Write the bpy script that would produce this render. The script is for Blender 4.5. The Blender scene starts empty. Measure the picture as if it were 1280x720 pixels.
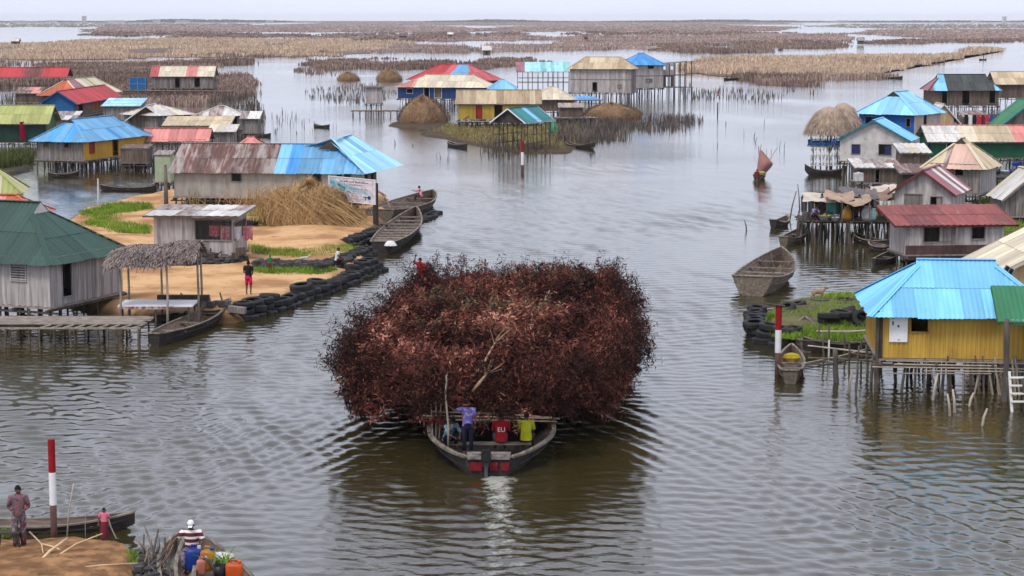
import bpy, math, random
import numpy as np
from mathutils import Vector, Matrix, noise

sc = bpy.context.scene
R = math.radians
# ------------------------------------------------------------------ camera, sky, sun, exposure
CAM_H = 14.0
F = 2489.0
PITCH = math.atan(336.0 / F)
cd = bpy.data.cameras.new('camera')
cd.sensor_width = 36.0
cd.lens = 36.0 * F / 1280.0
cd.clip_start = 0.5
cd.clip_end = 60000.0
cam = bpy.data.objects.new('camera', cd)
sc.collection.objects.link(cam)
cam.location = (0, 0, CAM_H)
cam.rotation_euler = (math.pi / 2 - PITCH, 0, 0)
sc.camera = cam

SUN_EL, SUN_AZ = 58.0, 215.0            # degrees; azimuth clockwise from +Y
w = bpy.data.worlds.new("World")
sc.world = w
w.use_nodes = True
nt = w.node_tree
nt.nodes.clear()
out = nt.nodes.new('ShaderNodeOutputWorld')
bg = nt.nodes.new('ShaderNodeBackground')
sky = nt.nodes.new('ShaderNodeTexSky')
sky.sky_type = 'NISHITA'
sky.sun_disc = False
sky.sun_elevation = R(SUN_EL)
sky.sun_rotation = R(SUN_AZ)
sky.air_density = 1.0
sky.dust_density = 4.0
sky.ozone_density = 1.0
# an overcast deck: the clear sky is mostly veiled by even pale cloud
tc = nt.nodes.new('ShaderNodeTexCoord')
mp = nt.nodes.new('ShaderNodeMapping')
mp.inputs['Scale'].default_value = (1.0, 1.0, 3.5)
cn = nt.nodes.new('ShaderNodeTexNoise')
cn.inputs['Scale'].default_value = 2.2
cn.inputs['Detail'].default_value = 5
cr = nt.nodes.new('ShaderNodeValToRGB')
cr.color_ramp.elements[0].position = 0.3
cr.color_ramp.elements[0].color = (6.3, 6.7, 8.1, 1)
cr.color_ramp.elements[1].position = 0.7
cr.color_ramp.elements[1].color = (7.4, 7.8, 9.1, 1)
mx = nt.nodes.new('ShaderNodeMix')
mx.data_type = 'RGBA'
mx.inputs[0].default_value = 0.86
nt.links.new(tc.outputs['Generated'], mp.inputs[0])
nt.links.new(mp.outputs[0], cn.inputs['Vector'])
nt.links.new(cn.outputs[0], cr.inputs[0])
nt.links.new(sky.outputs[0], mx.inputs[6])
nt.links.new(cr.outputs[0], mx.inputs[7])
nt.links.new(mx.outputs[2], bg.inputs[0])
bg.inputs[1].default_value = 0.105
nt.links.new(bg.outputs[0], out.inputs[0])

sd = bpy.data.lights.new('sun', 'SUN')
sd.energy = 1.5
sd.angle = R(14)
sd.color = (1.0, 0.95, 0.88)
so = bpy.data.objects.new('sun', sd)
sc.collection.objects.link(so)
az = R(SUN_AZ)
sdir = Vector((math.sin(az) * math.cos(R(SUN_EL)), math.cos(az) * math.cos(R(SUN_EL)), math.sin(R(SUN_EL))))
so.rotation_euler = sdir.to_track_quat('Z', 'Y').to_euler()

sc.view_settings.view_transform = 'Standard'
sc.view_settings.look = 'None'
sc.view_settings.gamma = 1.0
sc.view_settings.exposure = 0.5
sc.view_settings.use_curve_mapping = False
sc.cycles.max_bounces = 6
sc.cycles.diffuse_bounces = 3
sc.cycles.glossy_bounces = 3
sc.cycles.volume_bounces = 0
sc.cycles.transparent_max_bounces = 8

random.seed(7)
rng = np.random.default_rng(7)

# ------------------------------------------------------------------ helpers
def P(px, py, z=0.0):
    """photograph pixel (1280x720) -> the point of the plane at height z it shows"""
    X = (px - 640.0) / F
    Yc = -(py - 360.0) / F
    d = Vector((X, Yc * math.sin(PITCH) + math.cos(PITCH), Yc * math.cos(PITCH) - math.sin(PITCH)))
    t = (z - CAM_H) / d.z
    return Vector((d.x * t, d.y * t, z))

def Pn(px, py, z=0.0):
    X = (px - 640.0) / F
    Yc = -(py - 360.0) / F
    dy = Yc * math.sin(PITCH) + math.cos(PITCH)
    dz = Yc * math.cos(PITCH) - math.sin(PITCH)
    t = (z - CAM_H) / dz
    return np.stack([X * t, dy * t, np.zeros_like(t) + z], -1)

def link(o, parent=None):
    sc.collection.objects.link(o)
    if parent is not None:
        o.parent = parent
    return o

def tag(o, label=None, cat=None, group=None, kind=None):
    if label: o['label'] = label
    if cat: o['category'] = cat
    if group: o['group'] = group
    if kind: o['kind'] = kind
    return o

def empty(name, loc=(0, 0, 0), rz=0.0):
    o = bpy.data.objects.new(name, None)
    link(o)
    o.empty_display_size = 0.3
    o.location = loc
    o.rotation_euler = (0, 0, rz)
    return o

def copy_tree(o, parent=None):
    c = o.copy()
    sc.collection.objects.link(c)
    c.parent = parent
    for ch in list(o.children):
        copy_tree(ch, c)
    return c

# ---- materials
MATS = {}
def mat(key, col, col2=None, rough=0.85, rnd=0.35, scale=(1, 1, 1), nscale=3.0, detail=4.0, rust=None, rustlo=0.55, rusthi=0.62,
        rscale=1.2, uv=False, metal=0.0, bump=0.0, bscale=20.0, spec=0.3, ndist=0.0, coat=0.0, col3=None, lo=0.32, hi=0.68):
    if key in MATS: return MATS[key]
    g_ = lambda c: tuple(max(q, 0.0) ** 1.16 for q in c) if c else c
    col, col2, col3, rust = g_(col), g_(col2), g_(col3), g_(rust)
    m = bpy.data.materials.new(key)
    m.use_nodes = True
    n = m.node_tree
    N, Lk = n.nodes, n.links
    b = N['Principled BSDF']
    b.inputs['Roughness'].default_value = rough
    b.inputs['Metallic'].default_value = metal
    b.inputs['Specular IOR Level'].default_value = spec
    tcn = N.new('ShaderNodeTexCoord')
    mpn = N.new('ShaderNodeMapping')
    mpn.inputs['Scale'].default_value = scale
    Lk.new(tcn.outputs['UV' if uv else 'Object'], mpn.inputs[0])
    nz = N.new('ShaderNodeTexNoise')
    nz.inputs['Scale'].default_value = nscale
    nz.inputs['Detail'].default_value = detail
    nz.inputs['Distortion'].default_value = ndist
    Lk.new(mpn.outputs[0], nz.inputs['Vector'])
    rp = N.new('ShaderNodeValToRGB')
    col2 = col2 or tuple(c * 0.6 for c in col)
    rp.color_ramp.elements[0].position = lo
    rp.color_ramp.elements[0].color = (*col2, 1)
    rp.color_ramp.elements[1].position = hi
    rp.color_ramp.elements[1].color = (*col, 1)
    if col3:
        e = rp.color_ramp.elements.new(0.5)
        e.color = (*col3, 1)
    Lk.new(nz.outputs[0], rp.inputs[0])
    cur = rp.outputs[0]
    if rust:
        n2 = N.new('ShaderNodeTexNoise')
        n2.inputs['Scale'].default_value = rscale
        n2.inputs['Detail'].default_value = 6
        n2.inputs['Roughness'].default_value = 0.65
        Lk.new(mpn.outputs[0], n2.inputs['Vector'])
        r2 = N.new('ShaderNodeMapRange')
        r2.inputs[1].default_value = rustlo
        r2.inputs[2].default_value = rusthi
        Lk.new(n2.outputs[0], r2.inputs[0])
        mm = N.new('ShaderNodeMix'); mm.data_type = 'RGBA'
        Lk.new(r2.outputs[0], mm.inputs[0])
        Lk.new(cur, mm.inputs[6])
        mm.inputs[7].default_value = (*rust, 1)
        cur = mm.outputs[2]
    if rnd:
        at = N.new('ShaderNodeAttribute'); at.attribute_name = 'rnd'
        ma = N.new('ShaderNodeMath'); ma.operation = 'MULTIPLY_ADD'
        ma.inputs[1].default_value = rnd
        ma.inputs[2].default_value = 1.0 - rnd / 2
        Lk.new(at.outputs['Fac'], ma.inputs[0])
        vm = N.new('ShaderNodeVectorMath'); vm.operation = 'SCALE'
        Lk.new(cur, vm.inputs[0]); Lk.new(ma.outputs[0], vm.inputs['Scale'])
        cur = vm.outputs[0]
    Lk.new(cur, b.inputs['Base Color'])
    if bump:
        nb = N.new('ShaderNodeTexNoise'); nb.inputs['Scale'].default_value = bscale; nb.inputs['Detail'].default_value = 5
        Lk.new(mpn.outputs[0], nb.inputs['Vector'])
        bp = N.new('ShaderNodeBump'); bp.inputs['Strength'].default_value = bump; bp.inputs['Distance'].default_value = 0.05
        Lk.new(nb.outputs[0], bp.inputs['Height'])
        Lk.new(bp.outputs[0], b.inputs['Normal'])
    MATS[key] = m
    return m

def leafmat(key, cols, rough=0.8, nscale=0.35, dark=0.5, w_noise=0.6, spec=0.2):
    """foliage: attribute rnd (per blade) mixed with a slow noise picks a colour from cols"""
    if key in MATS: return MATS[key]
    m = bpy.data.materials.new(key); m.use_nodes = True
    N, Lk = m.node_tree.nodes, m.node_tree.links
    b = N['Principled BSDF']; b.inputs['Roughness'].default_value = rough; b.inputs['Specular IOR Level'].default_value = spec
    at = N.new('ShaderNodeAttribute'); at.attribute_name = 'rnd'
    tcn = N.new('ShaderNodeTexCoord')
    nz = N.new('ShaderNodeTexNoise'); nz.inputs['Scale'].default_value = nscale; nz.inputs['Detail'].default_value = 4
    Lk.new(tcn.outputs['Object'], nz.inputs['Vector'])
    mr = N.new('ShaderNodeMapRange'); mr.inputs[1].default_value = 0.3; mr.inputs[2].default_value = 0.7
    Lk.new(nz.outputs[0], mr.inputs[0])
    mxn = N.new('ShaderNodeMix'); mxn.inputs[0].default_value = w_noise
    Lk.new(at.outputs['Fac'], mxn.inputs[2]); Lk.new(mr.outputs[0], mxn.inputs[3])
    rp = N.new('ShaderNodeValToRGB')
    k = len(cols)
    rp.color_ramp.elements[0].position = 0.08; rp.color_ramp.elements[0].color = (*cols[0], 1)
    rp.color_ramp.elements[1].position = 0.92; rp.color_ramp.elements[1].color = (*cols[-1], 1)
    for i in range(1, k - 1):
        e = rp.color_ramp.elements.new(0.08 + 0.84 * i / (k - 1)); e.color = (*cols[i], 1)
    Lk.new(mxn.outputs[0], rp.inputs[0])
    Lk.new(rp.outputs[0], b.inputs['Base Color'])
    MATS[key] = m
    return m

# ---- mesh builder (vertices are never shared between faces unless asked; every vertex carries rnd)
class MB:
    def __init__(s):
        s.v = []; s.f = []; s.m = []; s.r = []; s.uv = []; s.mats = []
    def mi(s, m):
        if m not in s.mats: s.mats.append(m)
        return s.mats.index(m)
    def face(s, pts, m, rnd=None, uvs=None):
        i = len(s.v)
        r = random.random() if rnd is None else rnd
        for k, p in enumerate(pts):
            s.v.append(tuple(p)); s.r.append(r)
            s.uv.append(uvs[k] if uvs else (0.0, 0.0))
        s.f.append(tuple(range(i, i + len(pts)))); s.m.append(s.mi(m))
    def box(s, lo, hi, m, rnd=None, M=None):
        r = random.random() if rnd is None else rnd
        c = [Vector((x, y, z)) for z in (lo[2], hi[2]) for y in (lo[1], hi[1]) for x in (lo[0], hi[0])]
        if M is not None: c = [M @ p for p in c]
        i = len(s.v)
        for p in c: s.v.append(tuple(p)); s.r.append(r); s.uv.append((0, 0))
        for q in ((0, 2, 3, 1), (4, 5, 7, 6), (0, 1, 5, 4), (2, 6, 7, 3), (0, 4, 6, 2), (1, 3, 7, 5)):
            s.f.append(tuple(i + a for a in q)); s.m.append(s.mi(m))
    def bar(s, p, q, wd, ht, m, rnd=None, up=(0, 0, 1)):
        p = Vector(p); q = Vector(q); d = q - p; L = d.length
        if L < 1e-6: return
        d.normalize(); up = Vector(up)
        if abs(d.dot(up)) > 0.98: up = Vector((0, 1, 0))
        sx = d.cross(up).normalized(); sz = sx.cross(d).normalized()
        M = Matrix((( d.x, sx.x, sz.x, p.x), (d.y, sx.y, sz.y, p.y), (d.z, sx.z, sz.z, p.z), (0, 0, 0, 1)))
        s.box((0, -wd / 2, -ht / 2), (L, wd / 2, ht / 2), m, rnd, M)
    def tube(s, pts, rad, m, n=6, rnd=None, cap=True):
        pts = [Vector(p) for p in pts]
        if not hasattr(rad, '__len__'): rad = [rad] * len(pts)
        r = random.random() if rnd is None else rnd
        i0 = len(s.v)
        prev = None
        for k, p in enumerate(pts):
            d = (pts[min(k + 1, len(pts) - 1)] - pts[max(k - 1, 0)])
            d = d.normalized() if d.length > 1e-9 else Vector((0, 0, 1))
            if prev is None:
                a = Vector((1, 0, 0)) if abs(d.x) < 0.9 else Vector((0, 1, 0))
                u = d.cross(a).normalized()
            else:
                u = (prev - d * prev.dot(d)).normalized()
            prev = u; vv = d.cross(u)
            for j in range(n):
                t = 2 * math.pi * j / n
                s.v.append(tuple(p + (u * math.cos(t) + vv * math.sin(t)) * rad[k])); s.r.append(r); s.uv.append((0, 0))
        im = s.mi(m)
        for k in range(len(pts) - 1):
            for j in range(n):
                a = i0 + k * n + j; b_ = i0 + k * n + (j + 1) % n
                s.f.append((a, b_, b_ + n, a + n)); s.m.append(im)
        if cap:
            s.f.append(tuple(i0 + j for j in range(n))[::-1]); s.m.append(im)
            e = i0 + (len(pts) - 1) * n
            s.f.append(tuple(e + j for j in range(n))); s.m.append(im)
    def lathe(s, prof, m, n=16, c=(0, 0, 0), rnd=None, sy=1.0):
        r = random.random() if rnd is None else rnd
        i0 = len(s.v); im = s.mi(m)
        for (ra, z) in prof:
            for j in range(n):
                t = 2 * math.pi * j / n
                s.v.append((c[0] + ra * math.cos(t), c[1] + sy * ra * math.sin(t), c[2] + z)); s.r.append(r); s.uv.append((0, 0))
        for k in range(len(prof) - 1):
            for j in range(n):
                a = i0 + k * n + j; b_ = i0 + k * n + (j + 1) % n
                s.f.append((a, b_, b_ + n, a + n)); s.m.append(im)
    def build(s, name, parent=None, smooth=False):
        me = bpy.data.meshes.new(name)
        me.from_pydata(s.v, [], s.f)
        for m in s.mats: me.materials.append(m)
        if len(s.mats) > 1: me.polygons.foreach_set('material_index', s.m)
        at = me.attributes.new('rnd', 'FLOAT', 'POINT'); at.data.foreach_set('value', s.r)
        uvl = me.uv_layers.new(name='UVMap')
        li = np.empty(len(me.loops), np.int32); me.loops.foreach_get('vertex_index', li)
        uvl.data.foreach_set('uv', np.asarray(s.uv, np.float32)[li].ravel())
        if smooth: me.polygons.foreach_set('use_smooth', [True] * len(me.polygons))
        me.update()
        return link(bpy.data.objects.new(name, me), parent)

def np_mesh(name, V, Fq, rnd, m, parent=None, smooth=False, mi=None):
    """big meshes straight from arrays: V (n,3), Fq (k,3 or 4), rnd (n,)"""
    V = np.ascontiguousarray(V, np.float32); Fq = np.ascontiguousarray(Fq, np.int32)
    me = bpy.data.meshes.new(name)
    me.vertices.add(len(V)); me.vertices.foreach_set('co', V.ravel())
    k = Fq.shape[1]
    me.loops.add(Fq.size); me.loops.foreach_set('vertex_index', Fq.ravel())
    me.polygons.add(len(Fq)); me.polygons.foreach_set('loop_start', np.arange(0, Fq.size, k, dtype=np.int32))
    me.update(calc_edges=True)
    for q in (m if isinstance(m, (list, tuple)) else [m]): me.materials.append(q)
    if mi is not None: me.polygons.foreach_set('material_index', np.asarray(mi, np.int32))
    if rnd is not None:
        at = me.attributes.new('rnd', 'FLOAT', 'POINT'); at.data.foreach_set('value', np.asarray(rnd, np.float32))
    me.polygons.foreach_set('use_smooth', np.full(len(Fq), bool(smooth)))
    me.update()
    return link(bpy.data.objects.new(name, me), parent)

def wnoise(x, y, sc_=1.0, seed=0, octs=3):
    """cheap smooth 2D noise on arrays, about -1..1"""
    r_ = np.random.default_rng(seed)
    o = np.zeros_like(x); a = 1.0; f_ = 1.0 / sc_
    for _ in range(octs):
        for _ in range(4):
            th = r_.uniform(0, 2 * math.pi); ph = r_.uniform(0, 6.28); ph2 = r_.uniform(0, 6.28)
            u = (x * math.cos(th) + y * math.sin(th)) * f_; v_ = (-x * math.sin(th) + y * math.cos(th)) * f_
            o = o + a * 0.35 * np.sin(u + ph + 1.3 * np.sin(v_ * 0.7 + ph2))
        a *= 0.5; f_ *= 2.1
    return o

def in_poly(x, y, poly):
    n = len(poly); c = np.zeros(x.shape, bool)
    for i in range(n):
        x0, y0 = poly[i]; x1, y1 = poly[(i + 1) % n]
        if y0 == y1: continue
        cond = ((y0 > y) != (y1 > y)) & (x < (x1 - x0) * (y - y0) / (y1 - y0) + x0)
        c ^= cond
    return c

def poly_sd(x, y, poly):
    d = np.full(x.shape, 1e9)
    n = len(poly)
    for i in range(n):
        ax, ay = poly[i]; bx, by = poly[(i + 1) % n]
        dx, dy = bx - ax, by - ay; L2 = dx * dx + dy * dy + 1e-9
        t = np.clip(((x - ax) * dx + (y - ay) * dy) / L2, 0, 1)
        d = np.minimum(d, np.hypot(x - ax - t * dx, y - ay - t * dy))
    return np.where(in_poly(x, y, poly), d, -d)

def blades(base, h, wd, lean, nb, spread=0.15, curve=True):
    """nb grass/reed blades at each base point: two-segment ribbons. returns V, F(quads), rnd"""
    n = len(base)
    B = np.repeat(base, nb, 0).astype(np.float64); m_ = len(B)
    hh = np.repeat(h, nb) if hasattr(h, '__len__') else np.full(m_, h)
    ww = np.repeat(wd, nb) if hasattr(wd, '__len__') else np.full(m_, wd)
    sp = np.repeat(spread, nb) if hasattr(spread, '__len__') else np.full(m_, spread)
    hh = hh * rng.uniform(0.6, 1.15, m_)
    B[:, 0] += rng.normal(0, 1, m_) * sp; B[:, 1] += rng.normal(0, 1, m_) * sp
    th = rng.uniform(0, 2 * math.pi, m_); le = rng.uniform(0.1, 1, m_) * lean
    D = np.stack([np.cos(th) * le, np.sin(th) * le, np.ones(m_)], -1)
    ph = rng.uniform(0, math.pi, m_)
    S = np.stack([np.cos(ph), np.sin(ph), np.zeros(m_)], -1) * (ww / 2)[:, None]
    mid = B + D * (hh * 0.55)[:, None]
    tip = B + (D * np.array([2.0, 2.0, 1.0])) * (hh * 0.97)[:, None]
    V = np.stack([B - S, B + S, mid - S * 0.8, mid + S * 0.8, tip - S * 0.15, tip + S * 0.15], 1).reshape(-1, 3)
    i = (np.arange(m_) * 6)[:, None]
    Fq = np.concatenate([i + np.array([[0, 1, 3, 2]]), i + np.array([[2, 3, 5, 4]])], 0)
    r_ = np.repeat(rng.random(m_), 6)
    return V, Fq, r_

def sample_px(poly, n):
    xs = [p[0] for p in poly]; ys = [p[1] for p in poly]
    x = rng.uniform(min(xs), max(xs), n * 3); y = rng.uniform(min(ys), max(ys), n * 3)
    k = in_poly(x, y, poly)
    return x[k][:n], y[k][:n]

def sample_world(polyw, n):
    xs = [p[0] for p in polyw]; ys = [p[1] for p in polyw]
    x = rng.uniform(min(xs), max(xs), n * 4); y = rng.uniform(min(ys), max(ys), n * 4)
    k = in_poly(x, y, polyw)
    return x[k][:n], y[k][:n]
# ------------------------------------------------------------------ water
def make_water():
    m = bpy.data.materials.new('lagoon_water'); m.use_nodes = True
    N, Lk = m.node_tree.nodes, m.node_tree.links
    b = N['Principled BSDF']
    b.inputs['Roughness'].default_value = 0.05
    b.inputs['IOR'].default_value = 1.68
    b.inputs['Specular IOR Level'].default_value = 0.5
    tcn = N.new('ShaderNodeTexCoord')
    nz = N.new('ShaderNodeTexNoise'); nz.inputs['Scale'].default_value = 0.045; nz.inputs['Detail'].default_value = 3
    Lk.new(tcn.outputs['Object'], nz.inputs['Vector'])
    rp = N.new('ShaderNodeValToRGB')
    rp.color_ramp.elements[0].position = 0.35; rp.color_ramp.elements[0].color = (0.027, 0.022, 0.008, 1)
    rp.color_ramp.elements[1].position = 0.65; rp.color_ramp.elements[1].color = (0.042, 0.033, 0.011, 1)
    Lk.new(nz.outputs[0], rp.inputs[0])
    # foam churned up by the boat's motor: attribute 'foam' on the water mesh
    at = N.new('ShaderNodeAttribute'); at.attribute_name = 'foam'
    fn = N.new('ShaderNodeTexNoise'); fn.inputs['Scale'].default_value = 2.6; fn.inputs['Detail'].default_value = 7; fn.inputs['Roughness'].default_value = 0.7
    Lk.new(tcn.outputs['Object'], fn.inputs['Vector'])
    ad = N.new('ShaderNodeMath'); ad.operation = 'MULTIPLY_ADD'; ad.inputs[1].default_value = 0.42; ad.inputs[2].default_value = 0.0
    Lk.new(at.outputs['Fac'], ad.inputs[0])
    a2 = N.new('ShaderNodeMath'); a2.operation = 'ADD'
    Lk.new(ad.outputs[0], a2.inputs[0]); Lk.new(fn.outputs[0], a2.inputs[1])
    mr = N.new('ShaderNodeMapRange'); mr.inputs[1].default_value = 0.80; mr.inputs[2].default_value = 1.0; mr.inputs[4].default_value = 0.75
    Lk.new(a2.outputs[0], mr.inputs[0])
    mm = N.new('ShaderNodeMix'); mm.data_type = 'RGBA'
    Lk.new(mr.outputs[0], mm.inputs[0]); Lk.new(rp.outputs[0], mm.inputs[6]); mm.inputs[7].default_value = (0.42, 0.43, 0.38, 1)
    Lk.new(mm.outputs[2], b.inputs['Base Color'])
    rr = N.new('ShaderNodeMapRange'); rr.inputs[3].default_value = 0.05; rr.inputs[4].default_value = 0.5
    Lk.new(mr.outputs[0], rr.inputs[0]); Lk.new(rr.outputs[0], b.inputs['Roughness'])
    # ripples: two stretched noises, calmer and rougher patches
    mp1 = N.new('ShaderNodeMapping'); mp1.inputs['Scale'].default_value = (0.55, 1.25, 1); mp1.inputs['Rotation'].default_value = (0, 0, R(12))
    Lk.new(tcn.outputs['Object'], mp1.inputs[0])
    n1 = N.new('ShaderNodeTexNoise'); n1.inputs['Scale'].default_value = 2.3; n1.inputs['Detail'].default_value = 4; n1.inputs['Roughness'].default_value = 0.55
    Lk.new(mp1.outputs[0], n1.inputs['Vector'])
    n2 = N.new('ShaderNodeTexNoise'); n2.inputs['Scale'].default_value = 0.03; n2.inputs['Detail'].default_value = 3; n2.inputs['Distortion'].default_value = 0.6
    mp2 = N.new('ShaderNodeMapping'); mp2.inputs['Scale'].default_value = (1.0, 0.45, 1)
    Lk.new(tcn.outputs['Object'], mp2.inputs[0]); Lk.new(mp2.outputs[0], n2.inputs['Vector'])
    mr2 = N.new('ShaderNodeMapRange'); mr2.inputs[1].default_value = 0.36; mr2.inputs[2].default_value = 0.62; mr2.inputs[3].default_value = 0.06; mr2.inputs[4].default_value = 0.72
    Lk.new(n2.outputs[0], mr2.inputs[0])
    bp = N.new('ShaderNodeBump'); bp.inputs['Distance'].default_value = 0.06
    Lk.new(mr2.outputs[0], bp.inputs['Strength']); Lk.new(n1.outputs[0], bp.inputs['Height'])
    Lk.new(bp.outputs[0], b.inputs['Normal'])
    # sheet: rows get coarser with distance
    ds = [6.0]
    while ds[-1] < 230: ds.append(ds[-1] + max(0.085, ds[-1] * 0.0017))
    while ds[-1] < 30000: ds.append(ds[-1] * 1.035)
    ds = np.array(ds)
    us = np.linspace(-1, 1, 667)
    D, U = np.meshgrid(ds, us, indexing='ij')
    X = U * (0.30 * D + 6.0) + np.sign(U) * np.clip((np.abs(U) - 0.965) / 0.035, 0, 1) * (0.9 * D + 60.0); Y = D
    Z = np.zeros_like(X)
    r_ = np.random.default_rng(3)
    wx = X + 0.35 * wnoise(X, Y, 2.6, 5, 2); wy = Y + 0.25 * wnoise(X, Y, 2.8, 6, 2)
    for i in range(26):
        L_ = r_.uniform(0.32, 1.05); th = math.pi / 2 + r_.normal(0, 0.6)
        k = 2 * math.pi / L_
        Z += 0.0046 * L_ * np.clip((260 * L_ - Y) / 60, 0, 1) * np.sin(k * (wx * math.cos(th) + wy * math.sin(th)) + r_.uniform(0, 6.28))
    patch = 0.5 + 0.5 * np.clip(wnoise(X, Y, 9.0, 9, 2), -1, 1)
    Z *= 0.35 + 0.9 * patch
    # diverging wake of the loaded boat (it moves away from the camera)
    xc, y0 = -0.6, 76.0
    for sgn in (-1, 1):
        xp = (X - xc) * sgn; s_ = y0 - Y
        arm = np.clip(s_, 0, None) * 0.42 + 2.4
        off = xp - arm
        env = np.exp(-(off / np.where(off > 0, 4.5, 3.6)) ** 2) * np.clip((s_ - 2) / 6, 0, 1) * np.clip((46 - s_) / 30, 0, 1)
        for q_, (ad_, wl_, am_) in enumerate(((21, 0.62, .021), (21, 1.05, .014), (30, 0.50, .006))):
            a_ = R(ad_)
            ph = (xp * math.cos(a_) - s_ * math.sin(a_)) + 0.22 * wnoise(X, Y, 5.0, 21, 2) + 0.010 * off * off
            Z += am_ * env * (0.8 + 0.45 * wnoise(X, Y, 3.2, 141 + q_ * 7 + int(sgn), 2)) * np.sin(2 * math.pi / wl_ * ph)
    # thin wake of the little sailing canoe and turbulence behind the motor
    aft = np.clip(60.5 - Y, 0, None)
    core = np.exp(-((X + 0.45 - 0.02 * aft) / (0.55 + 0.05 * aft)) ** 2) * (Y < 60.3)
    Z += 0.05 * core * wnoise(X, Y, 0.28, 33, 3) * np.exp(-aft / 12)
    fade = np.clip((210 - Y) / 60, 0, 1)
    Z *= fade
    foam = 1.15 * core * np.exp(-aft / 22.0) + 0.22 * np.exp(-((X + 0.3) ** 2 / 3.2 + (Y - 59.7) ** 2 / 0.6))
    nr, nc = D.shape
    V = np.stack([X, Y, Z], -1).reshape(-1, 3)
    i = np.arange((nr - 1) * nc).reshape(nr - 1, nc)[:, :-1].ravel()
    Fq = np.stack([i, i + 1, i + nc + 1, i + nc], -1)
    o = np_mesh('water', V, Fq, None, m, smooth=True)
    at = o.data.attributes.new('foam', 'FLOAT', 'POINT'); at.data.foreach_set('value', foam.ravel().astype(np.float32))
    tag(o, kind='structure', label='grey rippled lagoon water with the wake of the loaded boat')
make_water()

# ------------------------------------------------------------------ land
SAND = mat('orange_sand', (0.60, 0.40, 0.225), (0.38, 0.22, 0.115), rnd=0, nscale=0.33, detail=10, rough=0.95, bump=0.7, bscale=6, col3=(0.52, 0.325, 0.17), rust=(0.34, 0.17, 0.09), rustlo=0.55, rusthi=0.72, rscale=1.4, spec=0.1, lo=0.40, hi=0.60)
def wet_edge(m):
    """damp, darker ground close above the waterline"""
    N, Lk = m.node_tree.nodes, m.node_tree.links; b = N['Principled BSDF']; src = b.inputs['Base Color'].links[0].from_socket
    g = N.new('ShaderNodeNewGeometry'); sp_ = N.new('ShaderNodeSeparateXYZ'); Lk.new(g.outputs['Position'], sp_.inputs[0])
    nz = N.new('ShaderNodeTexNoise'); nz.inputs['Scale'].default_value = 1.2; nz.inputs['Detail'].default_value = 5; Lk.new(g.outputs['Position'], nz.inputs['Vector'])
    ad = N.new('ShaderNodeMath'); ad.operation = 'MULTIPLY_ADD'; ad.inputs[1].default_value = -0.35; Lk.new(nz.outputs[0], ad.inputs[0]); Lk.new(sp_.outputs[2], ad.inputs[2])
    mr = N.new('ShaderNodeMapRange'); mr.inputs[1].default_value = 0.02; mr.inputs[2].default_value = 0.30; mr.inputs[3].default_value = 0.30; mr.inputs[4].default_value = 1.0; Lk.new(ad.outputs[0], mr.inputs[0])
    vm = N.new('ShaderNodeVectorMath'); vm.operation = 'SCALE'; Lk.new(src, vm.inputs[0]); Lk.new(mr.outputs[0], vm.inputs['Scale']); Lk.new(vm.outputs[0], b.inputs['Base Color'])
wet_edge(SAND)
MUD = mat('brown_mud', (0.30, 0.19, 0.10), (0.16, 0.10, 0.055), rnd=0, nscale=0.9, detail=8, rough=0.95, bump=0.7, bscale=5, rust=(0.10, 0.115, 0.03), rustlo=0.5, rusthi=0.65, rscale=0.5)
SAND2 = mat('trodden_earth', (0.40, 0.235, 0.12), (0.21, 0.115, 0.06), rnd=0, nscale=1.7, detail=11, rough=0.95, bump=0.9, bscale=7, rust=(0.16, 0.10, 0.055), rustlo=0.50, rusthi=0.66, rscale=2.6, spec=0.1, lo=0.38, hi=0.62)
TURF = mat('damp_turf', (0.16, 0.15, 0.06), (0.09, 0.075, 0.04), rnd=0, nscale=0.8, detail=7, rough=0.95, bump=0.6, bscale=4)
wet_edge(SAND2); wet_edge(TURF); wet_edge(MUD)
GRASS = leafmat('grass_blades', [(0.06, 0.10, 0.012), (0.15, 0.26, 0.02), (0.28, 0.38, 0.05)], nscale=0.7, w_noise=0.5)
DRYG = leafmat('dry_grass', [(0.14, 0.11, 0.04), (0.30, 0.23, 0.09), (0.20, 0.21, 0.06)], nscale=0.6, w_noise=0.5)
DEEPG = leafmat('reed_green', [(0.035, 0.05, 0.012), (0.08, 0.10, 0.025), (0.13, 0.13, 0.05)], nscale=0.6)

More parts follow.
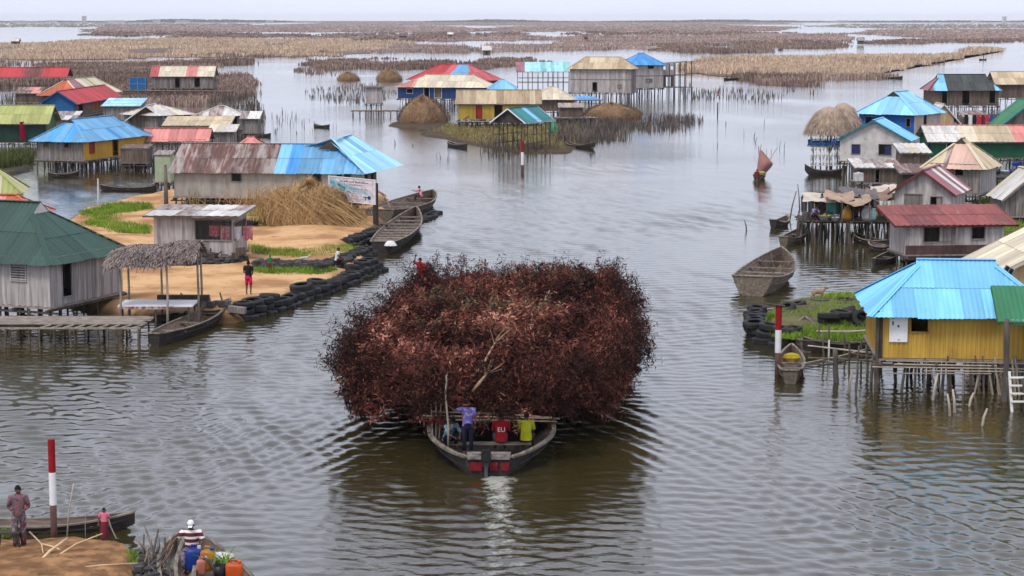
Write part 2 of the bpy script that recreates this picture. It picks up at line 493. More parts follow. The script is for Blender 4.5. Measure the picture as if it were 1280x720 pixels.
def bank(name, poly_px, h, m, step=0.35, edge=1.1, label=None, hump=0.12, ns=2.5, seed=1, hfun=None, wob=0.45):
    pw = [tuple(P(x, y, 0))[:2] for x, y in poly_px]
    xs = [p[0] for p in pw]; ys = [p[1] for p in pw]
    gx = np.arange(min(xs) - 1.5, max(xs) + 1.5, step); gy = np.arange(min(ys) - 1.5, max(ys) + 1.5, step)
    X, Y = np.meshgrid(gx, gy, indexing='ij')
    sdv = poly_sd(X, Y, pw) + wob * wnoise(X, Y, 1.3, seed, 3)
    t = np.clip((sdv + 0.35 * edge) / edge, 0, 1); t = t * t * (3 - 2 * t)
    Z = -0.35 + t * (h + 0.35) + np.where(sdv > 0, hump * wnoise(X, Y, ns, seed + 1, 4), 0) * t
    if hfun is not None: Z = hfun(X, Y, Z, t)
    keep = sdv > -1.2 * edge
    nr, nc = X.shape
    cell = keep[:-1, :-1] | keep[1:, :-1] | keep[:-1, 1:] | keep[1:, 1:]
    idx = np.arange(nr * nc).reshape(nr, nc)
    a = idx[:-1, :-1][cell]; b_ = idx[1:, :-1][cell]; c_ = idx[1:, 1:][cell]; d_ = idx[:-1, 1:][cell]
    Fq = np.stack([a, b_, c_, d_], -1)
    used = np.unique(Fq); rem = np.full(nr * nc, -1); rem[used] = np.arange(len(used))
    V = np.stack([X, Y, Z], -1).reshape(-1, 3)[used]
    o = np_mesh(name, V, rem[Fq], None, m, smooth=True)
    tag(o, kind='structure', label=label)
    return o

def grass(name, polys_px, z, n, h, m, label, wd=0.03, lean=0.5, nb=3, spread=0.12, kind='stuff'):
    Vs, Fs, Rs = [], [], []; k = 0
    for poly in polys_px:
        pw = [tuple(P(x, y, z))[:2] for x, y in poly]
        x, y = sample_world(pw, n)
        # ragged patches: drop points where a slow noise is low
        q = wnoise(x, y, 1.2, 77, 2) + rng.uniform(-0.5, 0.5, len(x)) + 0.9 * np.clip(poly_sd(x, y, pw) / 0.8, 0, 1) > 0.25
        x, y = x[q], y[q]
        zz = (z(x, y) if callable(z) else np.full(len(x), z)) - 0.05
        V, Fq, r_ = blades(np.stack([x, y, zz], -1), h * rng.uniform(0.5, 1.2, len(x)), wd, lean, nb, spread)
        Vs.append(V); Fs.append(Fq + k); Rs.append(r_); k += len(V)
    o = np_mesh(name, np.concatenate(Vs), np.concatenate(Fs), np.concatenate(Rs), m)
    tag(o, label, 'grass', kind=kind)
    return o

left_bank_px = [(120, 396), (200, 404), (292, 404), (330, 393), (382, 374), (425, 358), (472, 338), (470, 322), (440, 318), (462, 306), (474, 296), (488, 282), (492, 262), (485, 245), (470, 236), (260, 236), (190, 246), (100, 268), (60, 290), (60, 380)]
bank('sand_bank', left_bank_px, 0.62, SAND, label='orange sand bank with the grey house and thatched shelter on it', wob=0.25, edge=2.0)
bank('landing', [(-90, 688), (40, 690), (110, 690), (160, 700), (188, 722), (200, 760), (210, 840), (-90, 840)], 0.62, SAND2, step=0.2, label='trodden earth landing in the near left corner', seed=4)
bank('islet', [(950, 420), (952, 400), (985, 384), (1040, 376), (1105, 376), (1135, 400), (1125, 430), (1060, 434), (1000, 432), (965, 430)], 0.55, TURF, step=0.25, label='green islet edged with old tyres', seed=8, wob=0.12)
bank('muddy_shore', [(1150, 300), (1180, 262), (1300, 240), (1400, 300), (1400, 345), (1190, 330), (1130, 326)], 0.45, TURF, step=0.5, label='green muddy shore behind the houses on the right', seed=12)
bank('marsh_spit', [(518, 168), (552, 158), (640, 156), (735, 158), (748, 172), (712, 192), (640, 192), (580, 180), (540, 172)], 0.18, MUD, step=0.6, label='low muddy spit under the yellow house', seed=14, hump=0.05)
bank('mud_patch', [(478, 158), (500, 150), (560, 150), (570, 160), (530, 164)], 0.15, MUD, step=0.5, label='mud patch under the large brown reed heap', seed=15, hump=0.05)
bank('green_patch', [(-60, 205), (-10, 195), (42, 196), (44, 212), (10, 222), (-60, 225)], 0.2, TURF, step=0.5, label='dark green patch in front of the green house', seed=16)

grass('bank_grass', [[(100, 262), (150, 252), (188, 252), (190, 262), (160, 268), (150, 278), (190, 282), (185, 292), (140, 290), (105, 280)]], 0.62, 5200, 0.30, GRASS, 'bright green grass beside the grey kiosk on the sand bank')
grass('terrace_grass', [[(302, 305), (330, 308), (380, 312), (430, 306), (452, 310), (440, 322), (380, 322), (320, 318)], [(310, 336), (420, 336), (400, 342), (330, 342)], [(305, 258), (345, 262), (340, 282), (305, 280)]], 0.62, 1500, 0.26, GRASS, 'green grass strips along the dark stone edge', wd=0.025)
grass('islet_grass', [[(955, 408), (960, 394), (988, 377), (1040, 368), (1105, 368), (1130, 392), (1122, 422), (1060, 425), (1000, 424), (965, 420)]], 0.5, 9500, 0.26, GRASS, 'bright green grass on the tyre edged islet', wd=0.025)
grass('shore_grass', [[(1180, 262), (1300, 225), (1300, 262), (1225, 272)], [(1165, 285), (1185, 262), (1300, 250), (1300, 300), (1200, 322), (1150, 318)], [(1130, 300), (1160, 290), (1160, 310), (1132, 316)]], 0.45, 5000, 0.35, GRASS, 'rough green grass behind the red roofed house on the right')
grass('spit_grass', [[(540, 164), (560, 156), (735, 158), (738, 172), (705, 186), (640, 188), (585, 178)]], 0.15, 3800, 0.55, DRYG, 'olive and straw grass on the muddy spit', wd=0.06)
grass('waterside_reeds', [[(-30, 200), (40, 192), (42, 205), (-30, 215)]], 0.2, 1800, 1.1, DEEPG, 'dark green waterside reeds in front of the green house', wd=0.07, lean=0.3)
grass('landing_grass', [[(45, 668), (60, 664), (150, 668), (152, 678), (100, 676)], [(143, 690), (170, 690), (168, 705), (142, 704)], [(0, 664), (12, 664), (12, 670), (0, 670)]], 0.55, 700, 0.16, GRASS, 'short green grass along the edge of the near landing', wd=0.015, spread=0.06)
grass('tall_stalks', [[(235, 252), (298, 250), (298, 256), (235, 258)]], 0.62, 260, 1.9, DRYG, 'tall dry stalks growing against the long grey house', wd=0.04, lean=0.28)

# ------------------------------------------------------------------ marsh beyond the village
RG = leafmat('reed_gold', [(0.36, 0.25, 0.18), (0.55, 0.41, 0.29), (0.70, 0.55, 0.39)], nscale=0.02, w_noise=0.45)
RP = leafmat('reed_pink', [(0.21, 0.145, 0.13), (0.39, 0.285, 0.25), (0.58, 0.46, 0.41)], nscale=0.02, w_noise=0.5)
RD = leafmat('reed_dark', [(0.10, 0.062, 0.05), (0.23, 0.155, 0.125), (0.45, 0.33, 0.27)], nscale=0.03, w_noise=0.5)
RO = leafmat('reed_olive', [(0.20, 0.17, 0.13), (0.30, 0.25, 0.20), (0.40, 0.34, 0.28)], nscale=0.02, w_noise=0.5)
MB_ = mat('marsh_litter', (0.23, 0.165, 0.135), (0.13, 0.09, 0.075), rnd=0, nscale=0.05, detail=8, rough=1.0)

def rag(poly, amp=1.0, sub=7):
    """fractal outline in px (long flat reed beds: wobble is mostly sideways)"""
    o_ = []
    n = len(poly)
    for i in range(n):
        x0, y0 = poly[i]; x1, y1 = poly[(i + 1) % n]
        for k in range(sub):
            t = k / sub
            x = x0 + (x1 - x0) * t; y = y0 + (y1 - y0) * t
            s_ = (y - 24) / 60
            j = amp * (0 if k == 0 else 1)
            o_.append((x + random.uniform(-9, 9) * j, max(25.4, y + random.uniform(-1.6, 1.6) * j * s_)))
    return o_

def reedbed(name, poly, h, m, dens, label, base=True, nb=3, wd=0.10, amp=1.0, lean=0.18, z=0.0, wk=0.00055, floor=0.08, cat='reed bed', gap=None):
    poly = [(-240 if x_ <= -20 else (1520 if x_ >= 1300 else x_), y_) for x_, y_ in poly]
    pr = rag(poly, amp)
    ar = 0.0
    for i in range(len(pr)):
        ar += pr[i][0] * pr[(i + 1) % len(pr)][1] - pr[(i + 1) % len(pr)][0] * pr[i][1]
    ar = abs(ar) / 2
    x, y = sample_px(pr, min(int(ar * dens), 60000))
    B = Pn(x, y, z); D = B[:, 1]
    q = wnoise(B[:, 0], B[:, 1] * 0.4, 14.0, hash(name) % 1000 if False else len(name) * 7 + abs(int(poly[0][0])), 3)
    if gap is not None:
        k = 0.4 * wnoise(B[:, 0], B[:, 1] * 0.5, 5.0, 9, 2) + wnoise(B[:, 0], B[:, 1] * 0.28, 12.0, int(poly[0][1]) + 3, 3) + rng.uniform(-.3, .3, len(x)) > gap; B, D, q, x = B[k], D[k], q[k], x[k]
    hh = h * (0.8 + 0.25 * q) * rng.uniform(0.7, 1.1, len(x))
    V, Fq, r_ = blades(B, hh, wd + D * wk, lean, nb, 0.3 + D * 0.0009)
    o = np_mesh(name, V, Fq, r_, m)
    tag(o, label, cat, kind='stuff')
    if base:
        b = MB(); b.face([P(px_, py_, floor) for px_, py_ in pr], MB_)
        tag(b.build('marsh_ground'), kind='structure', label='brown marsh ground under the reeds')
    return o

# near beds
reedbed('reed_bed', [(857, 92), (860, 80), (900, 76), (1000, 72), (1090, 70), (1150, 70), (1252, 61), (1255, 64), (1180, 75), (1130, 88), (1100, 92), (1000, 97), (930, 96)], 2.1, RG, 1.6, 'golden reed bed running out to a point behind the village', gap=-0.55)
reedbed('reed_bed', [(857, 112), (860, 94), (960, 98), (1060, 97), (1120, 92), (1128, 96), (1070, 104), (1040, 112), (990, 118), (930, 118)], 1.5, RD, 1.3, 'dark broken brush in front of the golden reed bed', base=False, amp=1.4, gap=0.12)
reedbed('reed_bed', [(-20, 78), (150, 80), (240, 78), (318, 77), (330, 82), (300, 92), (318, 106), (300, 122), (250, 132), (150, 128), (60, 122), (-20, 118)], 1.6, RD, 1.5, 'brown brush and sticks behind the far left houses', wd=0.12, base=False, gap=-0.25)
reedbed('reed_bed', [(-20, 72), (-20, 62), (60, 54), (110, 50), (300, 48), (430, 50), (520, 54), (470, 64), (430, 70), (360, 71), (200, 71), (130, 74)], 1.9, RG, 1.3, 'long tan reed bed across the left half, nearest of the wide beds', gap=-0.5)
reedbed('reed_bed', [(205, 68), (250, 66), (330, 69), (440, 64), (450, 68), (380, 72), (250, 71)], 1.4, RD, 1.2, 'dark fringe along the front of the long tan reed bed', base=False, gap=-0.1)
reedbed('reed_bed', [(448, 66), (450, 58), (620, 56), (800, 58), (818, 61), (700, 64), (600, 66)], 1.8, RP, 1.4, 'pinkish brown reed bed behind the red roofs in the middle', gap=-0.2, base=False)
reedbed('reed_bed', [(380, 92), (385, 76), (430, 72), (500, 74), (560, 72), (665, 74), (690, 80), (640, 84), (520, 86), (460, 86), (420, 90)], 1.3, RD, 1.2, 'dark stick covered shallows left of the middle houses', base=False, amp=1.6, gap=0.0)
reedbed('reed_bed', [(820, 66), (820, 56), (900, 52), (1000, 50), (1066, 52), (1066, 58), (1010, 64), (930, 66)], 1.8, RD, 1.3, 'dark brown reed bed under the pink ones on the right', gap=-0.25, base=False)
reedbed('reed_bed', [(700, 58), (700, 50), (820, 46), (960, 42), (1060, 42), (1064, 50), (980, 53), (860, 56)], 1.8, RP, 1.2, 'pale pink reed bed across the middle right', gap=-0.35)
# farther bands
bands = [([(110, 44), (118, 40), (260, 40), (380, 43), (400, 47), (260, 48)], RD, 'dark streak of reeds far off on the left'),
         ([(100, 40), (130, 33), (330, 31), (560, 33), (640, 38), (520, 41), (300, 40)], RP, 'pinkish far reeds spread across the left'),
         ([(400, 50), (400, 43), (520, 41), (650, 41), (655, 45), (560, 50), (500, 52)], RD, 'dark far reeds left of the middle'),
         ([(520, 48), (620, 44), (700, 46), (830, 44), (830, 48), (700, 50), (560, 52)], RP, 'thin pink strip of far reeds in the middle'),
         ([(560, 38), (640, 33), (900, 31), (1000, 34), (960, 39), (820, 42), (720, 39), (640, 40)], RP, 'wide pale far reeds right of the middle'),
         ([(700, 43), (740, 39), (900, 39), (1000, 41), (900, 44), (760, 44)], RD, 'dark sliver of reeds among the pale far ones'),
         ([(1060, 42), (1100, 37), (1300, 36), (1300, 48), (1180, 49), (1130, 46)], RP, 'far reeds beyond the open water on the right'),
         ([(1070, 55), (1120, 50), (1300, 48), (1300, 52), (1180, 54)], RD, 'thin dark reeds across the open water on the right'),
         ([(1000, 33), (1050, 30), (1300, 29), (1300, 34), (1120, 36)], RO, 'olive far reeds toward the right horizon'),
         ([(-20, 34), (-20, 29), (160, 29), (330, 29), (280, 31), (100, 34)], RO, 'olive far reeds toward the left horizon'),
         ([(330, 31), (420, 28), (700, 28), (980, 28), (1000, 30.5), (700, 32), (500, 32)], RP, 'pink far reeds along the middle horizon'),
         ([(-20, 28.5), (-20, 26), (640, 26), (1300, 26), (1300, 28.5), (900, 27.8), (300, 28.5)], RO, 'last greyish marsh before the horizon'),
         ([(120, 31.5), (200, 30), (330, 30), (300, 32)], RD, 'narrow dark marsh streak near the left horizon'),
         ([(350, 47), (420, 46), (520, 46), (430, 50)], RO, 'olive streak between the far left reed beds')]
for poly, m_, lb in bands:
    reedbed('far_reeds', poly, 1.7, m_, 1.6, lb, nb=2, amp=1.3, wk=0.0011, gap=-0.3, base=(m_ is RP))
# the far shore: low line of trees on the horizon
def far_shore():
    n = 8000
    a = rng.uniform(-0.45, 0.45, n); D = rng.uniform(9000, 10500, n)
    hgt = 4 + 6 * np.clip(wnoise(a * 1000, a * 0, 18.0, 3, 3), -0.8, 1.2) + rng.uniform(0, 4, n)
    B = np.stack([np.tan(a) * D, D, np.zeros(n)], -1)
    V, Fq, r_ = blades(B, hgt, 26.0, 0.2, 3, 12.0)
    tag(np_mesh('far_trees', V, Fq, r_, leafmat('far_green', [(0.04, 0.05, 0.035), (0.07, 0.08, 0.05)], nscale=0.001)), 'thin dark line of far trees on the horizon', 'trees', kind='stuff')
    b = MB(); m_ = mat('far_land', (0.12, 0.12, 0.08), rnd=0)
    b.box((-6000, 8900, 0), (6000, 12000, 1.5), m_); tag(b.build('far_land'), kind='structure', label='low far shore')
far_shore()
def far_town():
    wm = mat('far_wall', (0.62, 0.60, 0.58), (0.5, 0.5, 0.5), rnd=0.3)
    wd_ = mat('far_window', (0.10, 0.11, 0.13), rnd=0)
    labs = ['tall pale tower block on the left horizon', 'low white block left of the tower on the horizon', 'wide pale block at the far left horizon', 'small white block right of the horizon tower',
            'pale double block on the horizon above the reeds', 'pale block on the horizon above the narrow channel', 'small far block left of the middle horizon', 'tiny mast topped block at the right horizon',
            'grey far block on the right horizon', 'far white block near the right corner of the horizon']
    for (px, wpx, hm, lb) in zip([110, 70, 28, 150, 200, 232, 340, 1250, 1050, 1215], [4, 12, 14, 18, 8, 16, 8, 3, 14, 10], [26, 8, 7, 8, 11, 7, 8, 24, 8, 7], labs):
        D = 8600.0; c = (px - 640) / F * D; w_ = wpx / F * D / 2
        r_ = empty('far_building', (c, D, 0)); tag(r_, lb, 'building', 'far town on the horizon')
        b = MB(); b.box((-w_, -15, 0), (w_, 15, hm), wm); b.build('wall', r_)
        b = MB(); b.box((-w_ - 1, -16, hm), (w_ + 1, 16, hm + 1.5), wm); b.build('roof', r_)
        b = MB()
        for k in range(max(1, int(hm // 5))):
            b.box((-w_ * 0.85, -15.4, 2.5 + 5 * k), (w_ * 0.85, -15.1, 4 + 5 * k), wd_)
        b.build('window_band', r_)
far_town()
# ------------------------------------------------------------------ house kit
RUST = (0.19, 0.085, 0.05)
def roofm(key):
    T = {  # colour, second colour, rust amount (lo, hi)
        'lblue': ((0.28, 0.56, 0.77), (0.21, 0.48, 0.70), (0.70, 0.80), (0.30, 0.45, 0.55)),
        'sky': ((0.42, 0.68, 0.82), (0.30, 0.56, 0.76), (0.66, 0.74), (0.35, 0.40, 0.42)),
        'cyan': ((0.25, 0.57, 0.78), (0.19, 0.49, 0.71), (0.76, 0.84), (0.25, 0.42, 0.55)),
        'blue': ((0.10, 0.36, 0.68), (0.07, 0.27, 0.56), (0.68, 0.78), (0.2, 0.3, 0.4)),
        'midblue': ((0.19, 0.42, 0.62), (0.14, 0.33, 0.52), (0.64, 0.75), (0.42, 0.52, 0.58)),
        'white': ((0.66, 0.64, 0.60), (0.50, 0.48, 0.46), (0.60, 0.68), (0.33, 0.20, 0.14)),
        'grey': ((0.42, 0.38, 0.36), (0.30, 0.26, 0.25), (0.53, 0.60), RUST),
        'rusty': ((0.38, 0.33, 0.31), (0.24, 0.16, 0.14), (0.46, 0.52), (0.15, 0.075, 0.06)),
        'brown': ((0.17, 0.09, 0.075), (0.10, 0.06, 0.05), (0.55, 0.65), (0.25, 0.16, 0.12)),
        'beige': ((0.56, 0.47, 0.32), (0.45, 0.36, 0.24), (0.63, 0.72), (0.32, 0.20, 0.12)),
        'tan': ((0.46, 0.36, 0.24), (0.36, 0.27, 0.17), (0.60, 0.70), (0.26, 0.16, 0.10)),
        'cream': ((0.68, 0.61, 0.47), (0.55, 0.48, 0.37), (0.66, 0.76), (0.38, 0.26, 0.16)),
        'red': ((0.50, 0.055, 0.065), (0.40, 0.045, 0.05), (0.68, 0.78), (0.35, 0.15, 0.12)),
        'pinkred': ((0.56, 0.12, 0.14), (0.46, 0.09, 0.10), (0.60, 0.72), (0.55, 0.30, 0.28)),
        'pink': ((0.62, 0.27, 0.24), (0.52, 0.20, 0.17), (0.62, 0.74), (0.60, 0.42, 0.36)),
        'orange': ((0.56, 0.17, 0.08), (0.48, 0.12, 0.06), (0.66, 0.76), (0.38, 0.15, 0.09)),
        'maroon': ((0.24, 0.065, 0.06), (0.17, 0.045, 0.045), (0.60, 0.72), (0.30, 0.15, 0.13)),
        'brickred': ((0.30, 0.085, 0.075), (0.22, 0.06, 0.055), (0.62, 0.72), (0.34, 0.17, 0.15)),
        'lime': ((0.42, 0.44, 0.17), (0.34, 0.36, 0.13), (0.64, 0.76), (0.40, 0.33, 0.20)),
        'dgreen': ((0.045, 0.10, 0.078), (0.033, 0.08, 0.062), (0.70, 0.84), (0.10, 0.13, 0.11)),
        'green': ((0.05, 0.24, 0.12), (0.04, 0.19, 0.09), (0.74, 0.84), (0.15, 0.2, 0.14)),
        'teal': ((0.05, 0.26, 0.26), (0.035, 0.20, 0.21), (0.72, 0.82), (0.25, 0.35, 0.35)),
        'aqua': ((0.26, 0.52, 0.52), (0.20, 0.44, 0.45), (0.68, 0.78), (0.5, 0.55, 0.5)),
        'dark': ((0.075, 0.085, 0.08), (0.05, 0.055, 0.055), (0.66, 0.78), (0.16, 0.13, 0.11)),
        'mauve': ((0.34, 0.16, 0.18), (0.27, 0.12, 0.14), (0.62, 0.74), (0.5, 0.38, 0.34)),
        'palepink': ((0.60, 0.42, 0.34), (0.50, 0.34, 0.27), (0.60, 0.74), (0.55, 0.46, 0.36)),
        'lsky': ((0.33, 0.62, 0.80), (0.27, 0.55, 0.75), (0.70, 0.80), (0.40, 0.52, 0.58)),
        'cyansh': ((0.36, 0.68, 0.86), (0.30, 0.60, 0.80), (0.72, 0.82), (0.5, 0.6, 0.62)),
    }
    c, c2, (lo, hi), ru = T[key]
    return mat('roof_' + key, c, c2, rough=0.6, rnd=0.42, scale=(2.2, 0.45, 1), nscale=1.0, detail=8, rust=ru, rustlo=lo - 0.07, rusthi=hi + 0.02, rscale=1.3, uv=True, spec=0.4)

GREYW = mat('weathered_plank', (0.31, 0.28, 0.26), (0.15, 0.13, 0.12), rnd=0.62, scale=(5, 5, 0.5), nscale=1.6, detail=6, bump=0.3)
LGREYW = mat('pale_plank', (0.52, 0.48, 0.465), (0.32, 0.285, 0.27), rnd=0.5, scale=(5, 5, 0.5), nscale=1.6, detail=6, bump=0.3, rust=(0.24, 0.215, 0.20), rustlo=0.6, rusthi=0.8)
CEMENT = mat('grey_sheet_wall', (0.42, 0.41, 0.385), (0.30, 0.29, 0.27), rnd=0.16, scale=(1.5, 1.5, 0.4), nscale=1.3, detail=7, rust=(0.22, 0.20, 0.175), rustlo=0.58, rusthi=0.75)
BROWNW = mat('brown_plank', (0.20, 0.15, 0.12), (0.11, 0.08, 0.065), rnd=0.6, scale=(5, 5, 0.5), nscale=1.6, detail=6, bump=0.3)
DARKW = mat('dark_wood', (0.095, 0.075, 0.06), (0.05, 0.04, 0.035), rnd=0.6, scale=(3, 3, 0.6), nscale=2.5, detail=6)
STILT = mat('stilt_wood', (0.19, 0.165, 0.145), (0.085, 0.07, 0.06), rnd=0.7, scale=(2, 2, 0.6), nscale=3, detail=6)
POLEW = mat('bleached_pole', (0.48, 0.42, 0.34), (0.30, 0.26, 0.21), rnd=0.5, scale=(2, 2, 0.6), nscale=3, detail=5)
DECKW = mat('deck_board', (0.34, 0.29, 0.25), (0.20, 0.165, 0.14), rnd=0.6, scale=(1, 1, 1), nscale=3, detail=6)
YELW = mat('yellow_corrugated_wall', (0.60, 0.41, 0.09), (0.46, 0.29, 0.06), rnd=0.16, scale=(1, 1, 0.35), nscale=1.4, detail=7, rust=(0.33, 0.19, 0.06), rustlo=0.60, rusthi=0.78, rough=0.6)
YEL2 = mat('yellow_wall', (0.66, 0.41, 0.08), (0.56, 0.33, 0.06), rnd=0.10, nscale=0.8, detail=6, rust=(0.40, 0.25, 0.10), rustlo=0.64, rusthi=0.8)
YEL3 = mat('mustard_wall', (0.50, 0.36, 0.08), (0.40, 0.28, 0.06), rnd=0.25, nscale=0.8, detail=6)
CREAMW = mat('cream_wall', (0.66, 0.53, 0.29), (0.55, 0.43, 0.23), rnd=0.12, nscale=0.8, detail=6)
WHITEW = mat('white_wall', (0.62, 0.60, 0.58), (0.46, 0.43, 0.41), rnd=0.12, nscale=1.6, detail=8, rust=(0.30, 0.26, 0.23), rustlo=0.58, rusthi=0.68, rscale=2.5)
PINKW = mat('pinkish_wall', (0.62, 0.52, 0.47), (0.50, 0.41, 0.37), rnd=0.1, nscale=1.0, detail=6)
BLUEW = mat('blue_wall', (0.02, 0.13, 0.42), (0.015, 0.10, 0.33), rnd=0.1, nscale=1.0, detail=6, rough=0.6)
NAVYW = mat('navy_wall', (0.016, 0.075, 0.22), (0.012, 0.055, 0.165), rnd=0.15, nscale=1.0, detail=6, rough=0.6)
GREENW = mat('green_wall', (0.02, 0.14, 0.075), (0.014, 0.10, 0.055), rnd=0.2, nscale=1.0, detail=6, rough=0.6)
DGREENW = mat('dark_green_wall', (0.018, 0.07, 0.05), (0.012, 0.05, 0.035), rnd=0.2, nscale=1.0, detail=6, rough=0.6)
OLIVEW = mat('sage_wall', (0.13, 0.20, 0.09), (0.09, 0.15, 0.07), rnd=0.2, nscale=1.0)
TANW = mat('tan_board', (0.50, 0.38, 0.24), (0.40, 0.29, 0.18), rnd=0.35, scale=(4, 4, 0.5), nscale=1.5, detail=5)
WOODY = mat('timber_yellow', (0.56, 0.42, 0.25), (0.44, 0.31, 0.18), rnd=0.35, scale=(4, 4, 0.5), nscale=1.5, detail=5)
TRIMW = mat('white_trim', (0.70, 0.69, 0.66), (0.60, 0.58, 0.55), rnd=0.1)
TRIMG = mat('grey_trim', (0.30, 0.27, 0.25), (0.2, 0.18, 0.17), rnd=0.3)
BLUEP = mat('blue_paint', (0.03, 0.16, 0.36), (0.02, 0.12, 0.28), rnd=0.15)
LILACP = mat('dark_blue_shutter', (0.05, 0.05, 0.16), rnd=0.2)
REDP = mat('red_paint', (0.40, 0.03, 0.03), (0.30, 0.02, 0.02), rnd=0.2, rough=0.5)
WHITEP = mat('white_paint', (0.80, 0.80, 0.79), (0.70, 0.70, 0.69), rnd=0.08, rough=0.5)
BLACKP = mat('black_cloth', (0.02, 0.02, 0.022), rnd=0.4)
TEALP = mat('teal_paint', (0.04, 0.24, 0.30), rnd=0.1)

def roof_face(mb, pts, pat, step=0.19, amp=0.018, sheet=0.86, rowlen=2.3, seed=0):
    """one roof plane; pts[0]->pts[1] runs along the eave, corrugated sheets as real ribs"""
    rr = random.Random(seed * 17 + 3)
    p0 = Vector(pts[0]); U = (Vector(pts[1]) - p0).normalized()
    nrm = None
    for k in range(2, len(pts)):
        c = U.cross(Vector(pts[k]) - p0)
        if c.length > 1e-4: nrm = c.normalized(); break
    if nrm.z < 0: nrm = -nrm
    V = nrm.cross(U); 
    if V.dot(Vector(pts[2]) - p0) < 0: V = -V
    q = [((Vector(p) - p0).dot(U), (Vector(p) - p0).dot(V)) for p in pts]
    umin = min(a for a, _ in q); umax = max(a for a, _ in q)
    us = list(np.arange(umin, umax, step)) + [umax]
    us = sorted(set([round(a, 4) for a in us] + [round(min(max(a, umin), umax), 4) for a, _ in q]))
    us = [a for i, a in enumerate(us) if i == 0 or a - us[i - 1] > 0.015 or i == len(us) - 1]
    def rngv(u):
        lo, hi = 1e9, -1e9
        for i in range(len(q)):
            (a, b), (c, d) = q[i], q[(i + 1) % len(q)]
            if abs(a - c) < 1e-6:
                if abs(a - u) < 2e-2: lo = min(lo, b, d); hi = max(hi, b, d)
                continue
            if min(a, c) - 1e-5 <= u <= max(a, c) + 1e-5:
                v = b + (d - b) * (u - a) / (c - a); lo = min(lo, v); hi = max(hi, v)
        return (0, 0) if hi < lo else (lo, hi)
    vmax = max(b for _, b in q)
    nrow = max(1, round(vmax / rowlen))
    rows = [vmax * k / nrow for k in range(nrow + 1)]
    shade = {}
    for i in range(len(us) - 1):
        ua, ub = us[i], us[i + 1]
        if ub - ua < 1e-4: continue
        (la, ha), (lb, hb) = rngv(ua), rngv(ub)
        s_ = int((ua - umin) / sheet)
        for r_ in range(nrow):
            a0, a1 = max(la, rows[r_]), min(ha, rows[r_ + 1]); b0, b1 = max(lb, rows[r_]), min(hb, rows[r_ + 1])
            if a1 - a0 < 1e-3 and b1 - b0 < 1e-3: continue
            a1 = max(a1, a0); b1 = max(b1, b0)
            key = (s_, r_)
            if key not in shade: shade[key] = (rr.random(), rr.uniform(0, 0.012), rr.uniform(-0.03, 0.05))
            sh, dz, dv = shade[key]
            dz += 0.016 * r_
            m = pat((ua - umin) / max(umax - umin, 1e-3), r_, s_, rr) if callable(pat) else pat
            za = dz + (amp if i % 2 else -amp); zb = dz + (-amp if i % 2 else amp)
            dv = dv if r_ == 0 and a0 < 0.01 and b0 < 0.01 else 0
            f = lambda u, v, z: p0 + U * u + V * v + nrm * z
            pp = [f(ua, a0 - dv, za), f(ub, b0 - dv, zb), f(ub, b1, zb), f(ua, a1, za)]
            mb.face(pp, roofm(m), sh, [(ua, a0), (ub, b0), (ub, b1), (ua, a1)])

def pattern(spec, seed=0):
    if isinstance(spec, str): return spec
    if isinstance(spec, list):                       # [(upto, key), ...]
        def f(u, r_, s_, rr):
            for a, k in spec:
                if u <= a: return k
            return spec[-1][1]
        return f
    if isinstance(spec, dict):                       # random mixture of sheets
        keys = list(spec); wts = list(spec.values())
        memo = {}
        rr2 = random.Random(seed + 5)
        def g(u, r_, s_, rr):
            if (s_, r_) not in memo: memo[(s_, r_)] = rr2.choices(keys, wts)[0]
            return memo[(s_, r_)]
        return g
    return spec

